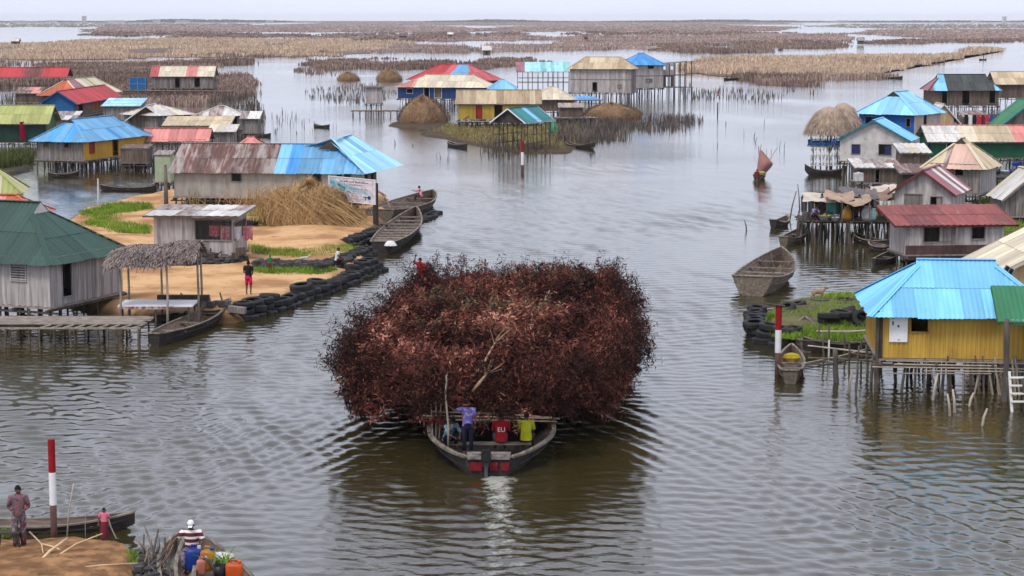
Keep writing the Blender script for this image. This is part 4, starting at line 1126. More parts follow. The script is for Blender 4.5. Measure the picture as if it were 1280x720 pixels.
house('stilt_house', 'long mustard yellow house with beige gable roof and two dark doors', (573, 148.5), (674, 148.5), 1.2, 5.0, 1.2, 3.35, 4.85, YEL3, {'all': {'tan': 2, 'beige': 2}}, ridge='x', over=0.35, stilts=1.1, plank=0.3, step=0.24, sidem={'r': CREAMW, 'l': BROWNW},
      ops={'f': [(0.22, 0.29, 0.1, 1.9, 'doorp', REDP), (0.45, 0.54, 0.1, 1.95, 'door')]}, trim=mat('brown_trim', (0.16, 0.07, 0.04)))
house('stilt_house', 'small house with light blue roof tucked behind the mustard yellow one', (612, 125), (644, 125), 1.2, 5.0, 1.2, 3.1, 4.4, GREYW, {'all': {'lblue': 2, 'midblue': 1}}, ridge='hipx', t=0.9, over=0.4, stilts=1.5, step=0.28)
house('stilt_house', 'brown planked house with plain cream hipped roof beside the blue awning', (664, 138), (717, 138), 1.1, 5.6, 1.1, 2.9, 4.4, BROWNW, {'all': 'cream'}, ridge='hipx', t=1.0, over=0.5, stilts=1.2, step=0.28)
open_shed('awning', 'bright blue flat awning on thin poles left of the dry reed heap', (696, 125.5), (751, 124.5), 2.5, 3.8, 1.0, 2.5, 2.85, {'all': 'blue'}, cat='awning', ridge='shed', sp=1.4, step=0.35, over=0.2)
open_shed('open_shed', 'open shed with white and turquoise striped roof on many posts', (647, 89), (711, 89), 3.7, 5.5, 1.4, 3.7, 5.3, {'all': [(0.15, 'mauve'), (0.42, 'sky'), (0.52, 'aqua'), (0.62, 'sky'), (0.70, 'aqua'), (0.86, 'sky'), (1, 'aqua')]}, ridge='shed', sp=1.05, step=0.35)
house('stilt_house', 'two storey weathered grey house with striped beige hipped roof', (712.5, 115), (789, 115.5), 1.5, 6.5, 1.5, 5.75, 7.5, LGREYW, {'all': {'beige': 3, 'tan': 2}}, ridge='hipx', t=1.0, hi=(2.2, 2.2), over=0.5, stilts=1.0, plank=0.4, step=0.3, mid=3.7,
      ops={'f': [(0.37, 0.44, 0.1, 1.7, 'door'), (0.78, 0.84, 0.7, 1.3, 'shut', GREYW)]}, sidem={'r': GREYW})
r_, L, W = house('stilt_house', 'two storey grey house with vivid blue roof and open porch', (789, 110), (829, 109.5), 1.7, 5.6, 1.7, 6.1, 7.9, LGREYW, {'all': 'blue'}, ridge='hipx', t=0.9, over=0.5, stilts=0.9, plank=0.4, step=0.3, mid=3.9, floor=True,
      ops={'f': [(0.5, 0.7, 3.4, 4.0, 'winf'), (0.45, 0.65, 1.0, 1.6, 'shut', GREYW)]})
def scaffold(root, L, W):
    mb = MB()
    for k in range(5): mb.bar((L + 1.2 + 1.1 * k, 0, -0.4), (L + 1.2 + 1.1 * k, 0.02, 6.0 + 0.12 * k), 0.13, 0.13, DARKW); mb.bar((L + 1.2 + 1.1 * k, 3, -0.4), (L + 1.2 + 1.1 * k, 3, 6.0), 0.13, 0.13, STILT)
    for z_ in (1.7, 3.9, 6.0):
        for y_ in (0, 3): mb.bar((L, y_, z_), (L + 6.0, y_, z_ + (0.35 if z_ > 5 else 0)), 0.1, 0.1, STILT)
    mb.build('porch_frame', root)
    mb = MB(); mb.box((L + 0.06, 0.2, 1.7), (L + 3.6, 4.5, 1.78), DECKW); wall(mb, (L + 0.08, 1.2), (L + 2.6, 1.2), 1.8, 3.85, [(1.0, 1.9, 1.8, 3.6)], BROWNW, 0.4); wall(mb, (L + 0.08, 1.2), (L + 3.0, 1.2), 3.95, 5.95, [(0.4, 0.9, 4.9, 5.5), (1.9, 2.4, 4.9, 5.5)], LGREYW, 0.4)
    mb.build('porch', root)
    for k in range(7): stilt(root, L + 0.6 + 0.85 * k, -0.1, -0.6, 1.7, 1.0, 0.03)
scaffold(r_, L, W)
# teal roofed open kiosk on tall posts
r_, L, W = open_shed('open_shed', 'open hut with teal and blue striped gable roof on tall thin posts', (655, 150.5), (688, 147.5), 3.4, 3.6, 0.9, 3.4, 4.65, {'f': [(0.42, 'teal'), (0.55, 'lblue'), (1, 'teal')], 'b': 'teal'}, sp=1.0, step=0.24, over=0.35, trimm=WHITEP)
mb = MB(); wall(mb, (0, W), (0, 0), 3.1, (lambda s_: 3.4 + 1.2 * (1 - abs(s_ - W / 2) / (W / 2))), [], DARKW, 0.3); mb.build('gable', r_)
for k in range(9): stilt(r_, -0.4 + L * k / 8, W + 0.3 + random.uniform(0, 1), -0.5, 1.7, 0.8, 0.06)
house('privy', 'narrow grey shack with a dark sagging top beside the blue house', (457, 129), (477, 129), 1.0, 2.2, 1.0, 3.5, 3.6, LGREYW, {'all': 'brown'}, ridge='shed', over=0.35, stilts=1.0, plank=0.3, cat='shack', step=0.3, roofamp=0.06)
deck('walkway', 'narrow stick walkway between the grey shack and the blue house', (440, 138), (520, 138), 0.9, 1.3, 0.9, along='y', board=0.3, sp=1.1)
deck('platform', 'cluttered platform in front of the long mustard yellow house', (573, 152), (655, 152), 1.05, 1.6, 1.05, along='y', board=0.3, sp=0.7)
deck('platform', 'rough stick platform below the blue awning', (676, 148), (748, 147), 0.9, 3.6, 0.9, along='y', board=0.3, sp=0.8, partial=0.2, tilt=0.03)

# ---- right group, back to front
house('stilt_house', 'beige roofed house half hidden at the far right behind the dark roof', (1246, 122), (1330, 122), 1.5, 6, 1.5, 3.9, 5.6, BROWNW, {'all': 'beige'}, ridge='x', over=0.5, stilts=2, step=0.3, plank=0.4)
house('stilt_house', 'brown planked house with dark grey roof and light blue end sheets', (1163.5, 131.5), (1248, 131.5), 1.5, 5.4, 1.5, 4.0, 5.95, BROWNW, {'f': [(0.06, 'mauve'), (0.25, 'lblue'), (0.88, 'dark'), (1, 'lblue')], 'l': 'mauve', 'r': 'lblue', 'b': 'dark'}, ridge='hipx', t=0.75, hi=(2.0, 2.0), over=0.5, stilts=1.2, plank=0.25, step=0.28, fascia='dark',
      ops={'f': [(0.16, 0.24, 0.1, 2.1, 'door'), (0.46, 0.57, 0.0, 2.2, 'door'), (0.86, 0.95, 0.3, 2.1, 'door')]})
house('stilt_house', 'tan boarded hut with low cream gable roof right of the blue upper storey', (1166, 157), (1192, 157), 1.3, 4.2, 1.3, 2.5, 3.9, TANW, {'r': {'cream': 2, 'white': 1}, 'l': 'white'}, ridge='y', over=0.9, overs=0.3, stilts=1.2, plank=0.25, step=0.26, gablem=TRIMW, ops={'f': [(0.0, 0.25, 0.6, 1.3, 'win')]})
house('stilt_house', 'grey house with teal edged gable roof at the right edge', (1257, 166), (1320, 166), 1.2, 5.0, 1.2, 2.6, 4.9, GREYW, {'all': 'green'}, ridge='y', over=0.8, stilts=1.5, plank=0.3, step=0.26, gablem=TEALP)
house('stilt_house', 'dark green walled house under a long pale roof turning pink at the right', (1164, 197), (1300, 197), 1.3, 5.4, 1.3, 3.0, 4.15, GREENW, {'f': [(0.30, 'white'), (0.42, 'cream'), (0.72, 'beige'), (1, 'pink')], 'b': 'cream'}, ridge='x', over=0.5, stilts=1.5, plank=0.6, step=0.24,
      ops={'f': [(0.14, 0.22, 0.7, 1.4, 'winf'), (0.86, 0.93, 0.5, 1.4, 'winf')]}, trim=WHITEP)
house('stilt_house', 'two storey bright blue house with pale blue hipped roof', (1073, 180.5), (1142, 183), 1.7, 7.0, 1.7, 5.05, 6.9, BLUEW, {'all': 'lsky'}, ridge='hipy', t=0.78, hi=(2.2, 2.2), over=0.5, stilts=1.5, plank=0.6, step=0.26, sidem={'r': PINKW}, gabletm=DARKW,
      ops={'f': [(0.12, 0.32, 1.75, 2.75, 'half', LILACP), (0.86, 0.93, 1.9, 2.7, 'win')], 'r': [(0.35, 0.45, 0.9, 3.0, 'door')]})
house('stilt_house', 'whitewashed house with blue gable roof and two dark shuttered windows', (1049.5, 200.5), (1134, 202.5), 1.5, 4.6, 1.5, 3.55, 5.15, WHITEW, {'r': {'cyan': 2, 'lblue': 2}, 'l': 'blue'}, ridge='y', over=0.35, overs=0.35, stilts=1.1, plank=2.0, jit=0.002, step=0.22, gablem=TEALP, sidem={'r': PINKW},
      ops={'f': [(0.18, 0.30, 0.65, 1.45, 'shut', LILACP), (0.58, 0.76, 0.6, 1.5, 'half', LILACP)], 'r': [(0.35, 0.7, 0.5, 1.5, 'win')]})
house('shack', 'low brown plank shack under a white tarp beneath the whitewashed house', (1072, 228), (1124, 228), 0.85, 3.2, 0.85, 2.1, 2.5, BROWNW, {'all': {'white': 2, 'grey': 1}}, ridge='shed', over=0.3, stilts=1.0, plank=0.22, cat='shack', step=0.25, roofamp=0.03, ops={'f': [(0.42, 0.52, 0, 1.1, 'door')]})
house('stilt_house', 'tall grey plank house with patched beige and pink hipped roof on stilts', (1158, 239.3), (1225, 241.9), 1.5, 4.9, 1.5, 3.6, 5.35, GREYW, {'f': (lambda u, r_, s_, rr: ('palepink' if u < 0.55 else ('grey' if u < 0.66 else 'beige'))), 'all': {'beige': 3, 'cream': 1}}, ridge='hipy', t=0.80, hi=(2.4, 2.4), over=0.42, stilts=1.1, plank=0.2, step=0.2, fascia='cream',
      ops={'f': [(0.53, 0.68, 1.25, 1.95, 'win')]}, sidem={'r': LGREYW})
house('stilt_house', 'grey gabled house with maroon and white striped roof slope', (1118, 274.2), (1188, 277), 2.0, 4.4, 2.0, 3.85, 5.05, LGREYW, {'r': {'mauve': 3, 'white': 3}, 'l': 'maroon'}, ridge='y', over=0.35, stilts=1.3, plank=0.2, step=0.2, gablem=mat('maroon_board', (0.16, 0.05, 0.045)),
      ops={'f': [(0.18, 0.48, 0.45, 1.55, 'shut', GREYW), (0.64, 0.84, 0.3, 1.45, 'half', GREYW)]})
r_, L, W = house('stilt_house', 'long low grey house with dull red roof and a half open shutter', (1132, 318), (1254, 316.5), 0.75, 3.2, 0.75, 2.5, 3.15, LGREYW, {'all': {'brickred': 3, 'maroon': 0.6}}, ridge='shed', over=0.35, overs=0.75, stilts=1.2, plank=0.2, step=0.18, gablem=mat('rusty_fascia', (0.16, 0.05, 0.04)),
      ops={'f': [(0.18, 0.50, 0.70, 1.62, 'half', GREYW), (0.67, 0.80, 0.85, 1.65, 'win')]}, roofamp=0.025)
mb = MB(); wall(mb, (-0.03, -0.05), (L + .03, -0.05), 0.45, 1.25, [], mat('maroon_plank', (0.12, 0.07, 0.065), (0.08, 0.045, 0.045), rnd=0.5), 0.3); mb.build('lower_boards', r_)
house('hut', 'small grey hut with pale tin roof at the right edge above the dull red roof', (1256, 270), (1330, 270), 0.9, 4, 0.9, 2.2, 3.9, GREYW, {'all': {'cream': 1, 'white': 2}}, ridge='y', over=0.3, overs=0.3, stilts=1.3, plank=0.25, step=0.22, cat='hut')
r_, L, W = house('stilt_house', 'tan boarded gable with ribbed cream roof behind the light blue roof', (1246, 398), (1425, 398), 1.3, 5.6, 1.3, 3.3, 4.85, WOODY, {'all': 'cream'}, ridge='y', over=0.35, overs=0.35, stilts=1.3, plank=0.28, step=0.28, roofamp=0.03, gablem=mat('cream_board', (0.70, 0.62, 0.50)))
# little solar lamp leaning on that gable
mb = MB(); A = P(1256, 327, 4.0)
# ---- the yellow house with light blue roof
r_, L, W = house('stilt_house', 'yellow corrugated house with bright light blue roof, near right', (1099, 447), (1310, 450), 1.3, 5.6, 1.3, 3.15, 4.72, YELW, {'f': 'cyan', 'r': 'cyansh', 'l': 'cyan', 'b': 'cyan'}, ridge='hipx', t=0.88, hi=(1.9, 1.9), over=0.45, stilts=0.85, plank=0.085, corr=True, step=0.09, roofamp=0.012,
      ops={'f': [(0.185, 0.285, 1.02, 1.55, 'win')]}, trim=mat('yellow_trim', (0.45, 0.27, 0.09)))
BIGX = (r_, L)
print('BIG L', L)
mb = MB()
px = L * 0.055
mb.box((px, -0.075, 1.3 + 0.62), (px + 0.68, -0.045, 1.3 + 1.60), WHITEP, 0.9)
mb.build('door_panel', r_)
mb = MB(); DK = mat('ink_grey', (0.12, 0.13, 0.15), rnd=0.3)
for (x, z, w_, h_) in ((0.10, 0.88, 0.06, 0.14), (0.10, 0.64, 0.06, 0.15), (0.30, 0.56, 0.07, 0.09), (0.31, 0.07, 0.09, 0.025), (0.02, 1.045, 0.64, 0.045)):
    mb.box((px + x, -0.083, 1.92 + z), (px + x + w_, -0.078, 1.92 + z + h_), DK)
mb.build('panel_marks', r_)
# posts at the left corner
mb = MB(); mb.bar((-0.12, -0.1, -0.5), (-0.10, -0.1, 3.1), 0.12, 0.12, STILT); mb.bar((0.02, -0.08, 1.3), (0.02, -0.08, 3.1), 0.16, 0.05, DARKW); mb.build('corner_post', r_)
# ragged props leaning under it
mb = MB()
rr = random.Random(3)
for k in range(16):
    x = rr.uniform(0.4, L - 0.5)
    mb.tube([(x, -0.25, 1.2 + rr.uniform(0, 0.3)), (x + rr.uniform(-.3, .5), -0.35 + rr.uniform(-.3, .2), -0.5)], [0.035, 0.045], POLEW if k % 2 else STILT)
for k in range(5): mb.tube([(rr.uniform(-0.5, 2), -0.3, 0.75 + 0.12 * k), (rr.uniform(4, L), -0.32, 0.8 + 0.1 * k)], 0.025, POLEW)
mb.build('props', r_)
# green porch
rt, LL, WW = house('porch_roof', 'green corrugated porch roof on one dark post in front of the yellow house', (1247, 470), (1330, 471), 0.95, 1.7, 0.9, 3.0, 4.05, DARKW, {'all': 'green'}, ridge='shed', walls='', floor=False, stilty=False, over=0.05, overs=0.05, step=0.09, roofamp=0.014, cat='porch', gablem=mat('green_board', (0.04, 0.18, 0.09)))
stilt(rt, 0.28, 0.05, -0.7, 3.05, 1.5, 0.0, name='post')
mb = MB(); mb.bar((0.2, 0.1, 3.0), (LL, 0.1, 2.98), 0.1, 0.1, TRIMW); mb.build('beam', rt)
# white wooden steps
A, rz, L2 = frame_between((1266, 492), (1330, 492), 0.7)
st = empty('steps', (A.x, A.y, 0), rz); tag(st, 'white painted wooden steps under the green porch', 'steps')
mb = MB(); mb.bar((0.05, 0, -0.6), (0.0, 0.6, 1.4), 0.09, 0.06, TRIMW); mb.build('stringer', st)
for k in range(4):
    mb = MB(); mb.box((0, 0.1 + 0.12 * k, 0.35 + 0.27 * k), (L2, 0.3 + 0.12 * k, 0.39 + 0.27 * k), TRIMW); mb.build('tread', st)
for k in range(6): stilt(st, 0.3 + 0.25 * k, 0.5, -0.7, 1.2, 0.8, 0.12, name='post')
# ------------------------------------------------------------------ boats
HULL = mat('old_boat_plank', (0.21, 0.175, 0.14), (0.11, 0.09, 0.075), rnd=0.5, scale=(0.5, 3, 4), nscale=2.2, detail=7, rust=(0.30, 0.27, 0.22), rustlo=0.58, rusthi=0.70, rscale=2)
HULLD = mat('dark_boat_plank', (0.075, 0.06, 0.055), (0.035, 0.03, 0.028), rnd=0.4, scale=(0.5, 3, 4), nscale=2.2, detail=7, rust=(0.13, 0.11, 0.10), rustlo=0.58, rusthi=0.72)
HULLI = mat('boat_inside', (0.22, 0.165, 0.13), (0.11, 0.08, 0.065), rnd=0.5, scale=(0.6, 3, 3), nscale=3, detail=7)
GUN = mat('worn_gunwale', (0.31, 0.265, 0.22), (0.12, 0.10, 0.085), rnd=0.5, scale=(0.6, 3, 3), nscale=3, detail=6)
HGREY = mat('grey_boat_plank', (0.27, 0.26, 0.23), (0.17, 0.16, 0.14), rnd=0.35, scale=(0.5, 3, 4), nscale=2.0, detail=7, rust=(0.12, 0.10, 0.085), rustlo=0.56, rusthi=0.68)

HULLB = mat('brown_grey_plank', (0.27, 0.225, 0.18), (0.14, 0.11, 0.085), rnd=0.45, scale=(0.5, 3, 4), nscale=2.2, detail=7, rust=(0.36, 0.33, 0.28), rustlo=0.56, rusthi=0.70, rscale=2)
def boat(name, label, stern_px, bow_px, beam, side=0.55, bow=0.5, stern=0.2, transom=0.45, sw=0.55, nth=4, m=None, mi_=None, group=None, z=0.0, cat='boat', rim=0.045, ribs=0, loc=None, rz=None, Lm=None, full=0.55, strake=True, thw=0.22):
    """double-ended or transom-sterned planked canoe. local +x runs stern -> bow, z=0 is the waterline"""
    if loc is None:
        A = P(*stern_px, z); B = P(*bow_px, z); rz = math.atan2(B.y - A.y, B.x - A.x); Lm = (B - A).length; loc = (A.x, A.y, z)
    root = empty(name, loc, rz); tag(root, label, cat, group)
    m = m or HULL; mi_ = mi_ or HULLI
    n = 22 if Lm < 20 else 60; st = []
    for i in range(n + 1):
        t = i / n
        # plan half width: transom fraction at the stern, pointed at the bow
        if t < full: wv = transom + (1 - transom) * math.sin(t / full * math.pi / 2) ** 0.8
        else: wv = math.cos((t - full) / (1 - full) * math.pi / 2) ** 0.75
        wv = max(wv, 0.03) * beam / 2
        g = side + bow * max(0, (t - 0.45) / 0.55) ** 2 + stern * max(0, (0.4 - t) / 0.4) ** 2
        k = -0.25 + (bow * 0.9 + 0.15) * max(0, (t - 0.72) / 0.28) ** 2 + (stern * 0.6) * max(0, (0.12 - t) / 0.12) ** 2
        x = t * Lm + 0.02
        st.append((x, wv, g, k))
    def section(x, wv, g, k, ins):
        w2 = max(wv - ins, 0.012); kk = max(k + ins, 0.07) if ins else k
        kk = min(kk, g - 0.05)
        pts = [(0, kk), (0.42 * w2, kk + 0.01), (0.66 * w2, kk + 0.25 * (g - kk)), (0.84 * w2, kk + 0.6 * (g - kk)), (w2, g)]
        return [(x, -a, b) for a, b in reversed(pts)] + [(x, a, b) for a, b in pts[1:]]
    mb = MB(); k9 = 9
    for ins, mm, flip in ((0, m, False), (0.05, mi_, True)):
        S = [section(*s_, ins) for s_ in st]
        if ins:
            S[0] = [(p[0] + 0.05, p[1], p[2]) for p in S[0]]; S[-1] = [(p[0] - 0.12, p[1], p[2]) for p in S[-1]]
        for i in range(n):
            for j in range(k9 - 1):
                q = [S[i][j], S[i][j + 1], S[i + 1][j + 1], S[i + 1][j]]
                mb.face(q[::-1] if flip else q, mm, (0.15 + 0.7 * ((j * 7 + 3) % 5) / 4.0) * 0.6 + 0.2)
        for e in (0, -1):
            mb.face(S[e], mm, 0.5)
    hull = mb.build('hull', root)
    mb = MB()
    for sgn in (-1, 1):
        mb_pts = [(x, sgn * (wv - 0.02), g + 0.012) for x, wv, g, k in st]
        for i in range(n): mb.bar(mb_pts[i], mb_pts[i + 1], rim * 2.2, rim, GUN, 0.3 + 0.4 * ((i // 4) % 2))
        if strake:
            pp = [(x, sgn * (0.9 * wv + 0.0), k + 0.68 * (g - k)) for x, wv, g, k in st]
            for i in range(1, n - 1): mb.bar(pp[i], pp[i + 1], 0.035, 0.05, m, 0.7)
    mb.bar((st[0][0], -st[0][1], st[0][2] + .02), (st[0][0], st[0][1], st[0][2] + .02), 0.09, 0.05, GUN, 0.8)
    mb.build('gunwale', hull)
    def at(t):
        i = min(int(t * n), n - 1); f = t * n - i
        return [st[i][k] + (st[i + 1][k] - st[i][k]) * f for k in range(4)]
    for k in range(nth):
        t = 0.1 + 0.76 * (k + 0.5) / nth
        x, wv, g, kk = at(t)
        mb = MB(); mb.box((x - thw / 2, -wv + 0.04, g - 0.16), (x + thw / 2, wv - 0.04, g - 0.11), GUN); mb.build('thwart', root)
    if ribs:
        for k in range(ribs):
            mb = MB()
            x, wv, g, kk = at(0.08 + 0.84 * k / (ribs - 1))
            s_ = section(x, wv, g, kk, 0.055)
            for j in range(k9 - 1): mb.bar(s_[j], s_[j + 1], 0.06, 0.05, GUN, 0.3)
            mb.build('rib', root)
    root['_st'] = Lm
    return root, Lm, at

boat('boat', 'big empty open plank boat moored alone in the right channel', (940, 370), (976, 341), 2.9, side=0.75, bow=0.7, stern=0.25, transom=0.72, nth=5, m=HULLB, ribs=14, full=0.5)
boat('boat', 'long planked boat with pale thwarts moored beside the tyres, white cloth at its end', (478, 318), (520, 278), 2.4, side=0.62, bow=0.5, stern=0.15, transom=0.6, nth=9, m=HULLD, full=0.5, ribs=0, thw=0.4)
boat('boat', 'broad planked boat with a seated man in white, beyond the billboard', (474, 279), (541, 255), 3.2, side=0.75, bow=0.35, stern=0.2, transom=0.7, nth=4, m=HULL, full=0.5)
boat('canoe', 'dark dugout canoe moored in front of the thatched shelter', (193, 433), (288, 392), 1.5, side=0.45, bow=0.28, stern=0.1, transom=0.35, nth=3, m=HULLD, full=0.45, cat='canoe')
boat('canoe', 'small dark canoe with a standing paddler out by the middle houses', (704, 183), (744, 187), 1.1, side=0.30, bow=0.55, stern=0.55, transom=0.05, nth=3, m=HULLD, mi_=HULLD, cat='canoe')
boat('canoe', 'long dark dugout lying behind the red and white pole at the near landing', (-70, 664), (168, 662), 0.95, side=0.20, bow=0.30, stern=0.1, transom=0.3, nth=4, m=HULLD, mi_=HULLI, cat='canoe', full=0.5)
boat('canoe', 'short plank canoe moored against the tyres of the islet', (1008, 441), (1006, 415), 1.15, side=0.40, bow=0.3, stern=0.15, transom=0.5, nth=3, m=HULL, cat='canoe', group='small canoes')
boat('canoe', 'short plank canoe with a yellow bundle at its bow beside the right striped pole', (988, 480), (989, 450), 1.10, side=0.38, bow=0.3, stern=0.15, transom=0.55, nth=4, m=HULL, cat='canoe', group='small canoes')
GRB = mat('green_white_hull', (0.05, 0.15, 0.10), (0.03, 0.10, 0.07), rnd=0.2)
boat('canoe', 'green and white canoe tied under the pole walkway', (1092, 434), (1004, 441), 1.15, side=0.34, bow=0.35, stern=0.2, transom=0.4, nth=3, m=HULLD, mi_=GRB, cat='canoe')
boat('canoe', 'small dark canoe with a pole standing in its end, left of the market deck', (966, 286), (984, 281), 1.0, side=0.36, bow=0.3, stern=0.25, transom=0.5, nth=3, m=HULLD, cat='canoe')
boat('canoe', 'dark canoe nosing up to the corner of the market deck', (979, 308), (1004, 297), 1.25, side=0.40, bow=0.3, stern=0.2, transom=0.5, nth=3, m=HULL, cat='canoe')
boat('canoe', 'long dark canoe under the thatched round hut', (1052, 219), (1006, 219), 1.2, side=0.40, bow=0.6, stern=0.2, transom=0.3, nth=2, m=HULLD, mi_=HULLD, cat='canoe')
boat('canoe', 'low dark canoe lying in the shade under the market deck', (1117, 309), (1066, 302), 1.1, side=0.3, bow=0.3, stern=0.2, transom=0.3, nth=2, m=HULLD, mi_=HULLD, cat='canoe')
boat('canoe', 'dark canoe beneath the hanging door panel houses on the market side', (1120, 316), (1086, 312), 1.1, side=0.3, bow=0.2, stern=0.2, transom=0.4, nth=2, m=HULLD, cat='canoe')
boat('canoe', 'far canoe loaded with green stuff off the point of the golden reed bed', (1128, 99), (1093, 98), 1.4, side=0.4, bow=0.5, stern=0.35, transom=0.2, nth=2, m=HULLD, mi_=HULLD, cat='canoe')
boat('canoe', 'slim dark canoe moored behind the pale stick near the blue roofed yellow house', (196, 239), (126, 238), 0.95, side=0.28, bow=0.2, stern=0.2, transom=0.1, nth=3, m=HULLD, mi_=HULLD, cat='canoe')
boat('canoe', 'tiny canoe with one paddler far up the channel on the right', (1233, 75), (1224, 75), 1.0, side=0.3, bow=0.2, stern=0.2, transom=0.1, nth=1, m=HULLD, mi_=HULLD, cat='canoe')
boat('canoe', 'pale canoe pulled up on the platform of the mustard yellow house', (592, 152), (566, 128), 0.8, side=0.3, bow=0.5, stern=0.3, transom=0.1, nth=2, m=GUN, mi_=GUN, cat='canoe', z=1.2, loc=None) if False else None
for k, (pa, pb, lb) in enumerate([((393, 159), (412, 160), 'tiny empty canoe in the far channel beside the sticks'), ((490, 173), (506, 176), 'low sunken canoe by the brown reed heap')]):
    if k == 0: boat('canoe', lb, pa, pb, 0.9, side=0.25, bow=0.2, stern=0.2, transom=0.1, nth=1, m=HULLD, mi_=HULLD, cat='canoe')

# sailing canoe: hull, mast, sprit, patched sail
def sailboat():
    root, L, at = boat('sailing_canoe', 'small canoe under a patched reddish sail in the open channel', (946, 226), (952, 221), 1.1, side=0.35, bow=0.2, stern=0.2, transom=0.3, nth=1, m=HULL, cat='canoe')
    s = P(946, 226, 0)
    Mi = root.matrix_basis if False else (Matrix.Translation(root.location) @ Matrix.Rotation(root.rotation_euler.z, 4, 'Z')).inverted()
    SAIL = mat('patched_sail', (0.46, 0.25, 0.23), (0.36, 0.18, 0.165), rnd=0.25, nscale=1.2, detail=5, rough=0.9)
    base = Vector((P(948, 222, 0).x, P(948, 222, 0).y, 0.3))
    ppm = 14.2
    wpt = lambda px, py, dy=0.0: Mi @ Vector((base.x + (px - 948) / ppm, base.y + dy, (222 - py) / ppm))
    cols = 8; rows = 10; g = []
    for j in range(rows + 1):
        v = j / rows
        lx = 945.5 + 4.0 * v; ly = 216 - 30 * v
        rx = 957 + 9.5 * math.sin(min(1, v * 1.25) * math.pi / 2) ** 1.2 - 5.5 * max(0, v - 0.72) / 0.28; ry = 217 - 18 * v if v < 0.8 else 217 - 18 * v - 4 * (v - .8)
        if v > 0.8: rx = 965 - (v - 0.8) / 0.2 * 11; ry = 217 - 14.4 - (v - .8) / .2 * 13
        row = []
        for i in range(cols + 1):
            u = i / cols
            x = lx + (rx - lx) * u; y = ly + (ry - ly) * u
            p = wpt(x, y, 0.0); dyv = (Mi.to_3x3() @ Vector((0, -1, 0))) * 0.45 * math.sin(u * math.pi) * math.sin(0.3 + v * 2.5)
            row.append(p + dyv)
        g.append(row)
    mb = MB()
    for j in range(rows):
        for i in range(cols): mb.face([g[j][i], g[j][i + 1], g[j + 1][i + 1], g[j + 1][i]], SAIL, ((i // 3) * 0.4 + (j // 4) * 0.3) % 1)
    mb.build('sail', root, smooth=False)
    mb = MB(); mb.tube([wpt(946, 222), wpt(947.5, 200), wpt(951, 180)], [0.05, 0.045, 0.03], POLEW); mb.build('mast', root)
    mb = MB(); mb.tube([wpt(950, 218), wpt(960, 203), wpt(971, 184)], [0.045, 0.04, 0.03], POLEW); mb.build('sprit', root)
    mb = MB(); mb.lathe([(0.0, 0), (0.35, 0.0), (0.4, 0.2), (0.2, 0.35), (0, 0.36)], mat('yellow_bundle', (0.5, 0.45, 0.12), rnd=0), n=10, c=tuple(wpt(952, 218))); mb.build('bundle', root)
sailboat()

# ---- the loaded boat in the middle (stern towards the camera)
MX = -0.75
main, ML, mat_at = boat('cargo_boat', 'broad heavy plank boat carrying the huge heap of brush, stern towards us', None, None, 4.1, side=0.80, bow=0.6, stern=-0.22, transom=0.36, nth=0, m=HULLD, mi_=HULLD, loc=(-0.72, 60.3, 0), rz=math.pi / 2 - 0.015, Lm=24.0, full=0.15, ribs=0, rim=0.07)
FACEBOARD = mat('grey_white_board', (0.33, 0.30, 0.27), (0.13, 0.115, 0.10), rnd=0.4, scale=(2, 2, 3), nscale=3, detail=6)
mb = MB(); mb.box((-0.06, -0.66, 0.52), (0.0, 0.66, 0.66), FACEBOARD); mb.box((-0.02, -0.68, 0.64), (0.3, 0.68, 0.69), FACEBOARD); mb.build('transom_board', main)
for k, (y0_, y1_) in enumerate(((0.18, 0.60), (-0.14, 0.12) if False else (-0.30, -0.02), (-0.64, -0.36))):
    mb = MB(); mb.box((-0.055, y0_ + .02, 0.17), (-0.005, y1_ - .02, 0.42), mat('dull_red_board', (0.30, 0.015, 0.03), (0.13, 0.01, 0.015), rnd=0.3, nscale=5)); mb.build('red_panel', main)
# outboard motor
mo = empty('outboard_motor', (-0.80, 60.12, 0)); tag(mo, 'black outboard motor clamped on the stern of the loaded boat', 'motor')
mb = MB(); mk = mat('motor_black', (0.03, 0.03, 0.032), rnd=0.1, rough=0.4); mg = mat('motor_grey', (0.12, 0.12, 0.125), rnd=0.1, rough=0.5)
mb.box((-0.15, -0.18, 0.48), (0.15, 0.14, 0.80), mk); mb.box((-0.12, -0.22, 0.53), (0.12, 0.1, 0.86), mk); mb.build('cowl', mo)
mb = MB(); mb.box((-0.05, -0.1, -0.4), (0.05, 0.06, 0.5), mg); mb.build('shaft_housing', mo)
mb = MB(); mb.box((-0.10, -0.28, -0.12), (0.10, 0.12, -0.09), mg); mb.build('cavitation_plate', mo)
mb = MB(); mb.box((-0.1, 0.05, 0.3), (0.1, 0.16, 0.6), mg); mb.build('clamp', mo)
mb = MB(); mb.tube([(0.0, 0.1, 0.66), (0.1, 0.6, 0.75)], 0.025, mk); mb.build('tiller', mo)
# cross poles over the stern, under the brush
BOATP = mat('boat_pole', (0.34, 0.27, 0.20), (0.20, 0.155, 0.115), rnd=0.4)
for k, (xa, xb, yy, z0_, z1_) in enumerate(((-2.9, 1.55, 63.6, 1.22, 1.16), (-2.2, 1.45, 63.45, 1.12, 1.10), (-2.6, 1.3, 64.0, 1.28, 1.12))):
    mb = MB(); mb.tube([(xa, yy, z0_), (0, yy + 0.05, (z0_ + z1_) / 2 - 0.03), (xb, yy - 0.2, z1_)], [0.032, 0.03, 0.025], BOATP)
    tag(mb.build('pole'), 'bleached cross pole lying over the stern under the brush', 'pole', 'cross poles on the loaded boat')
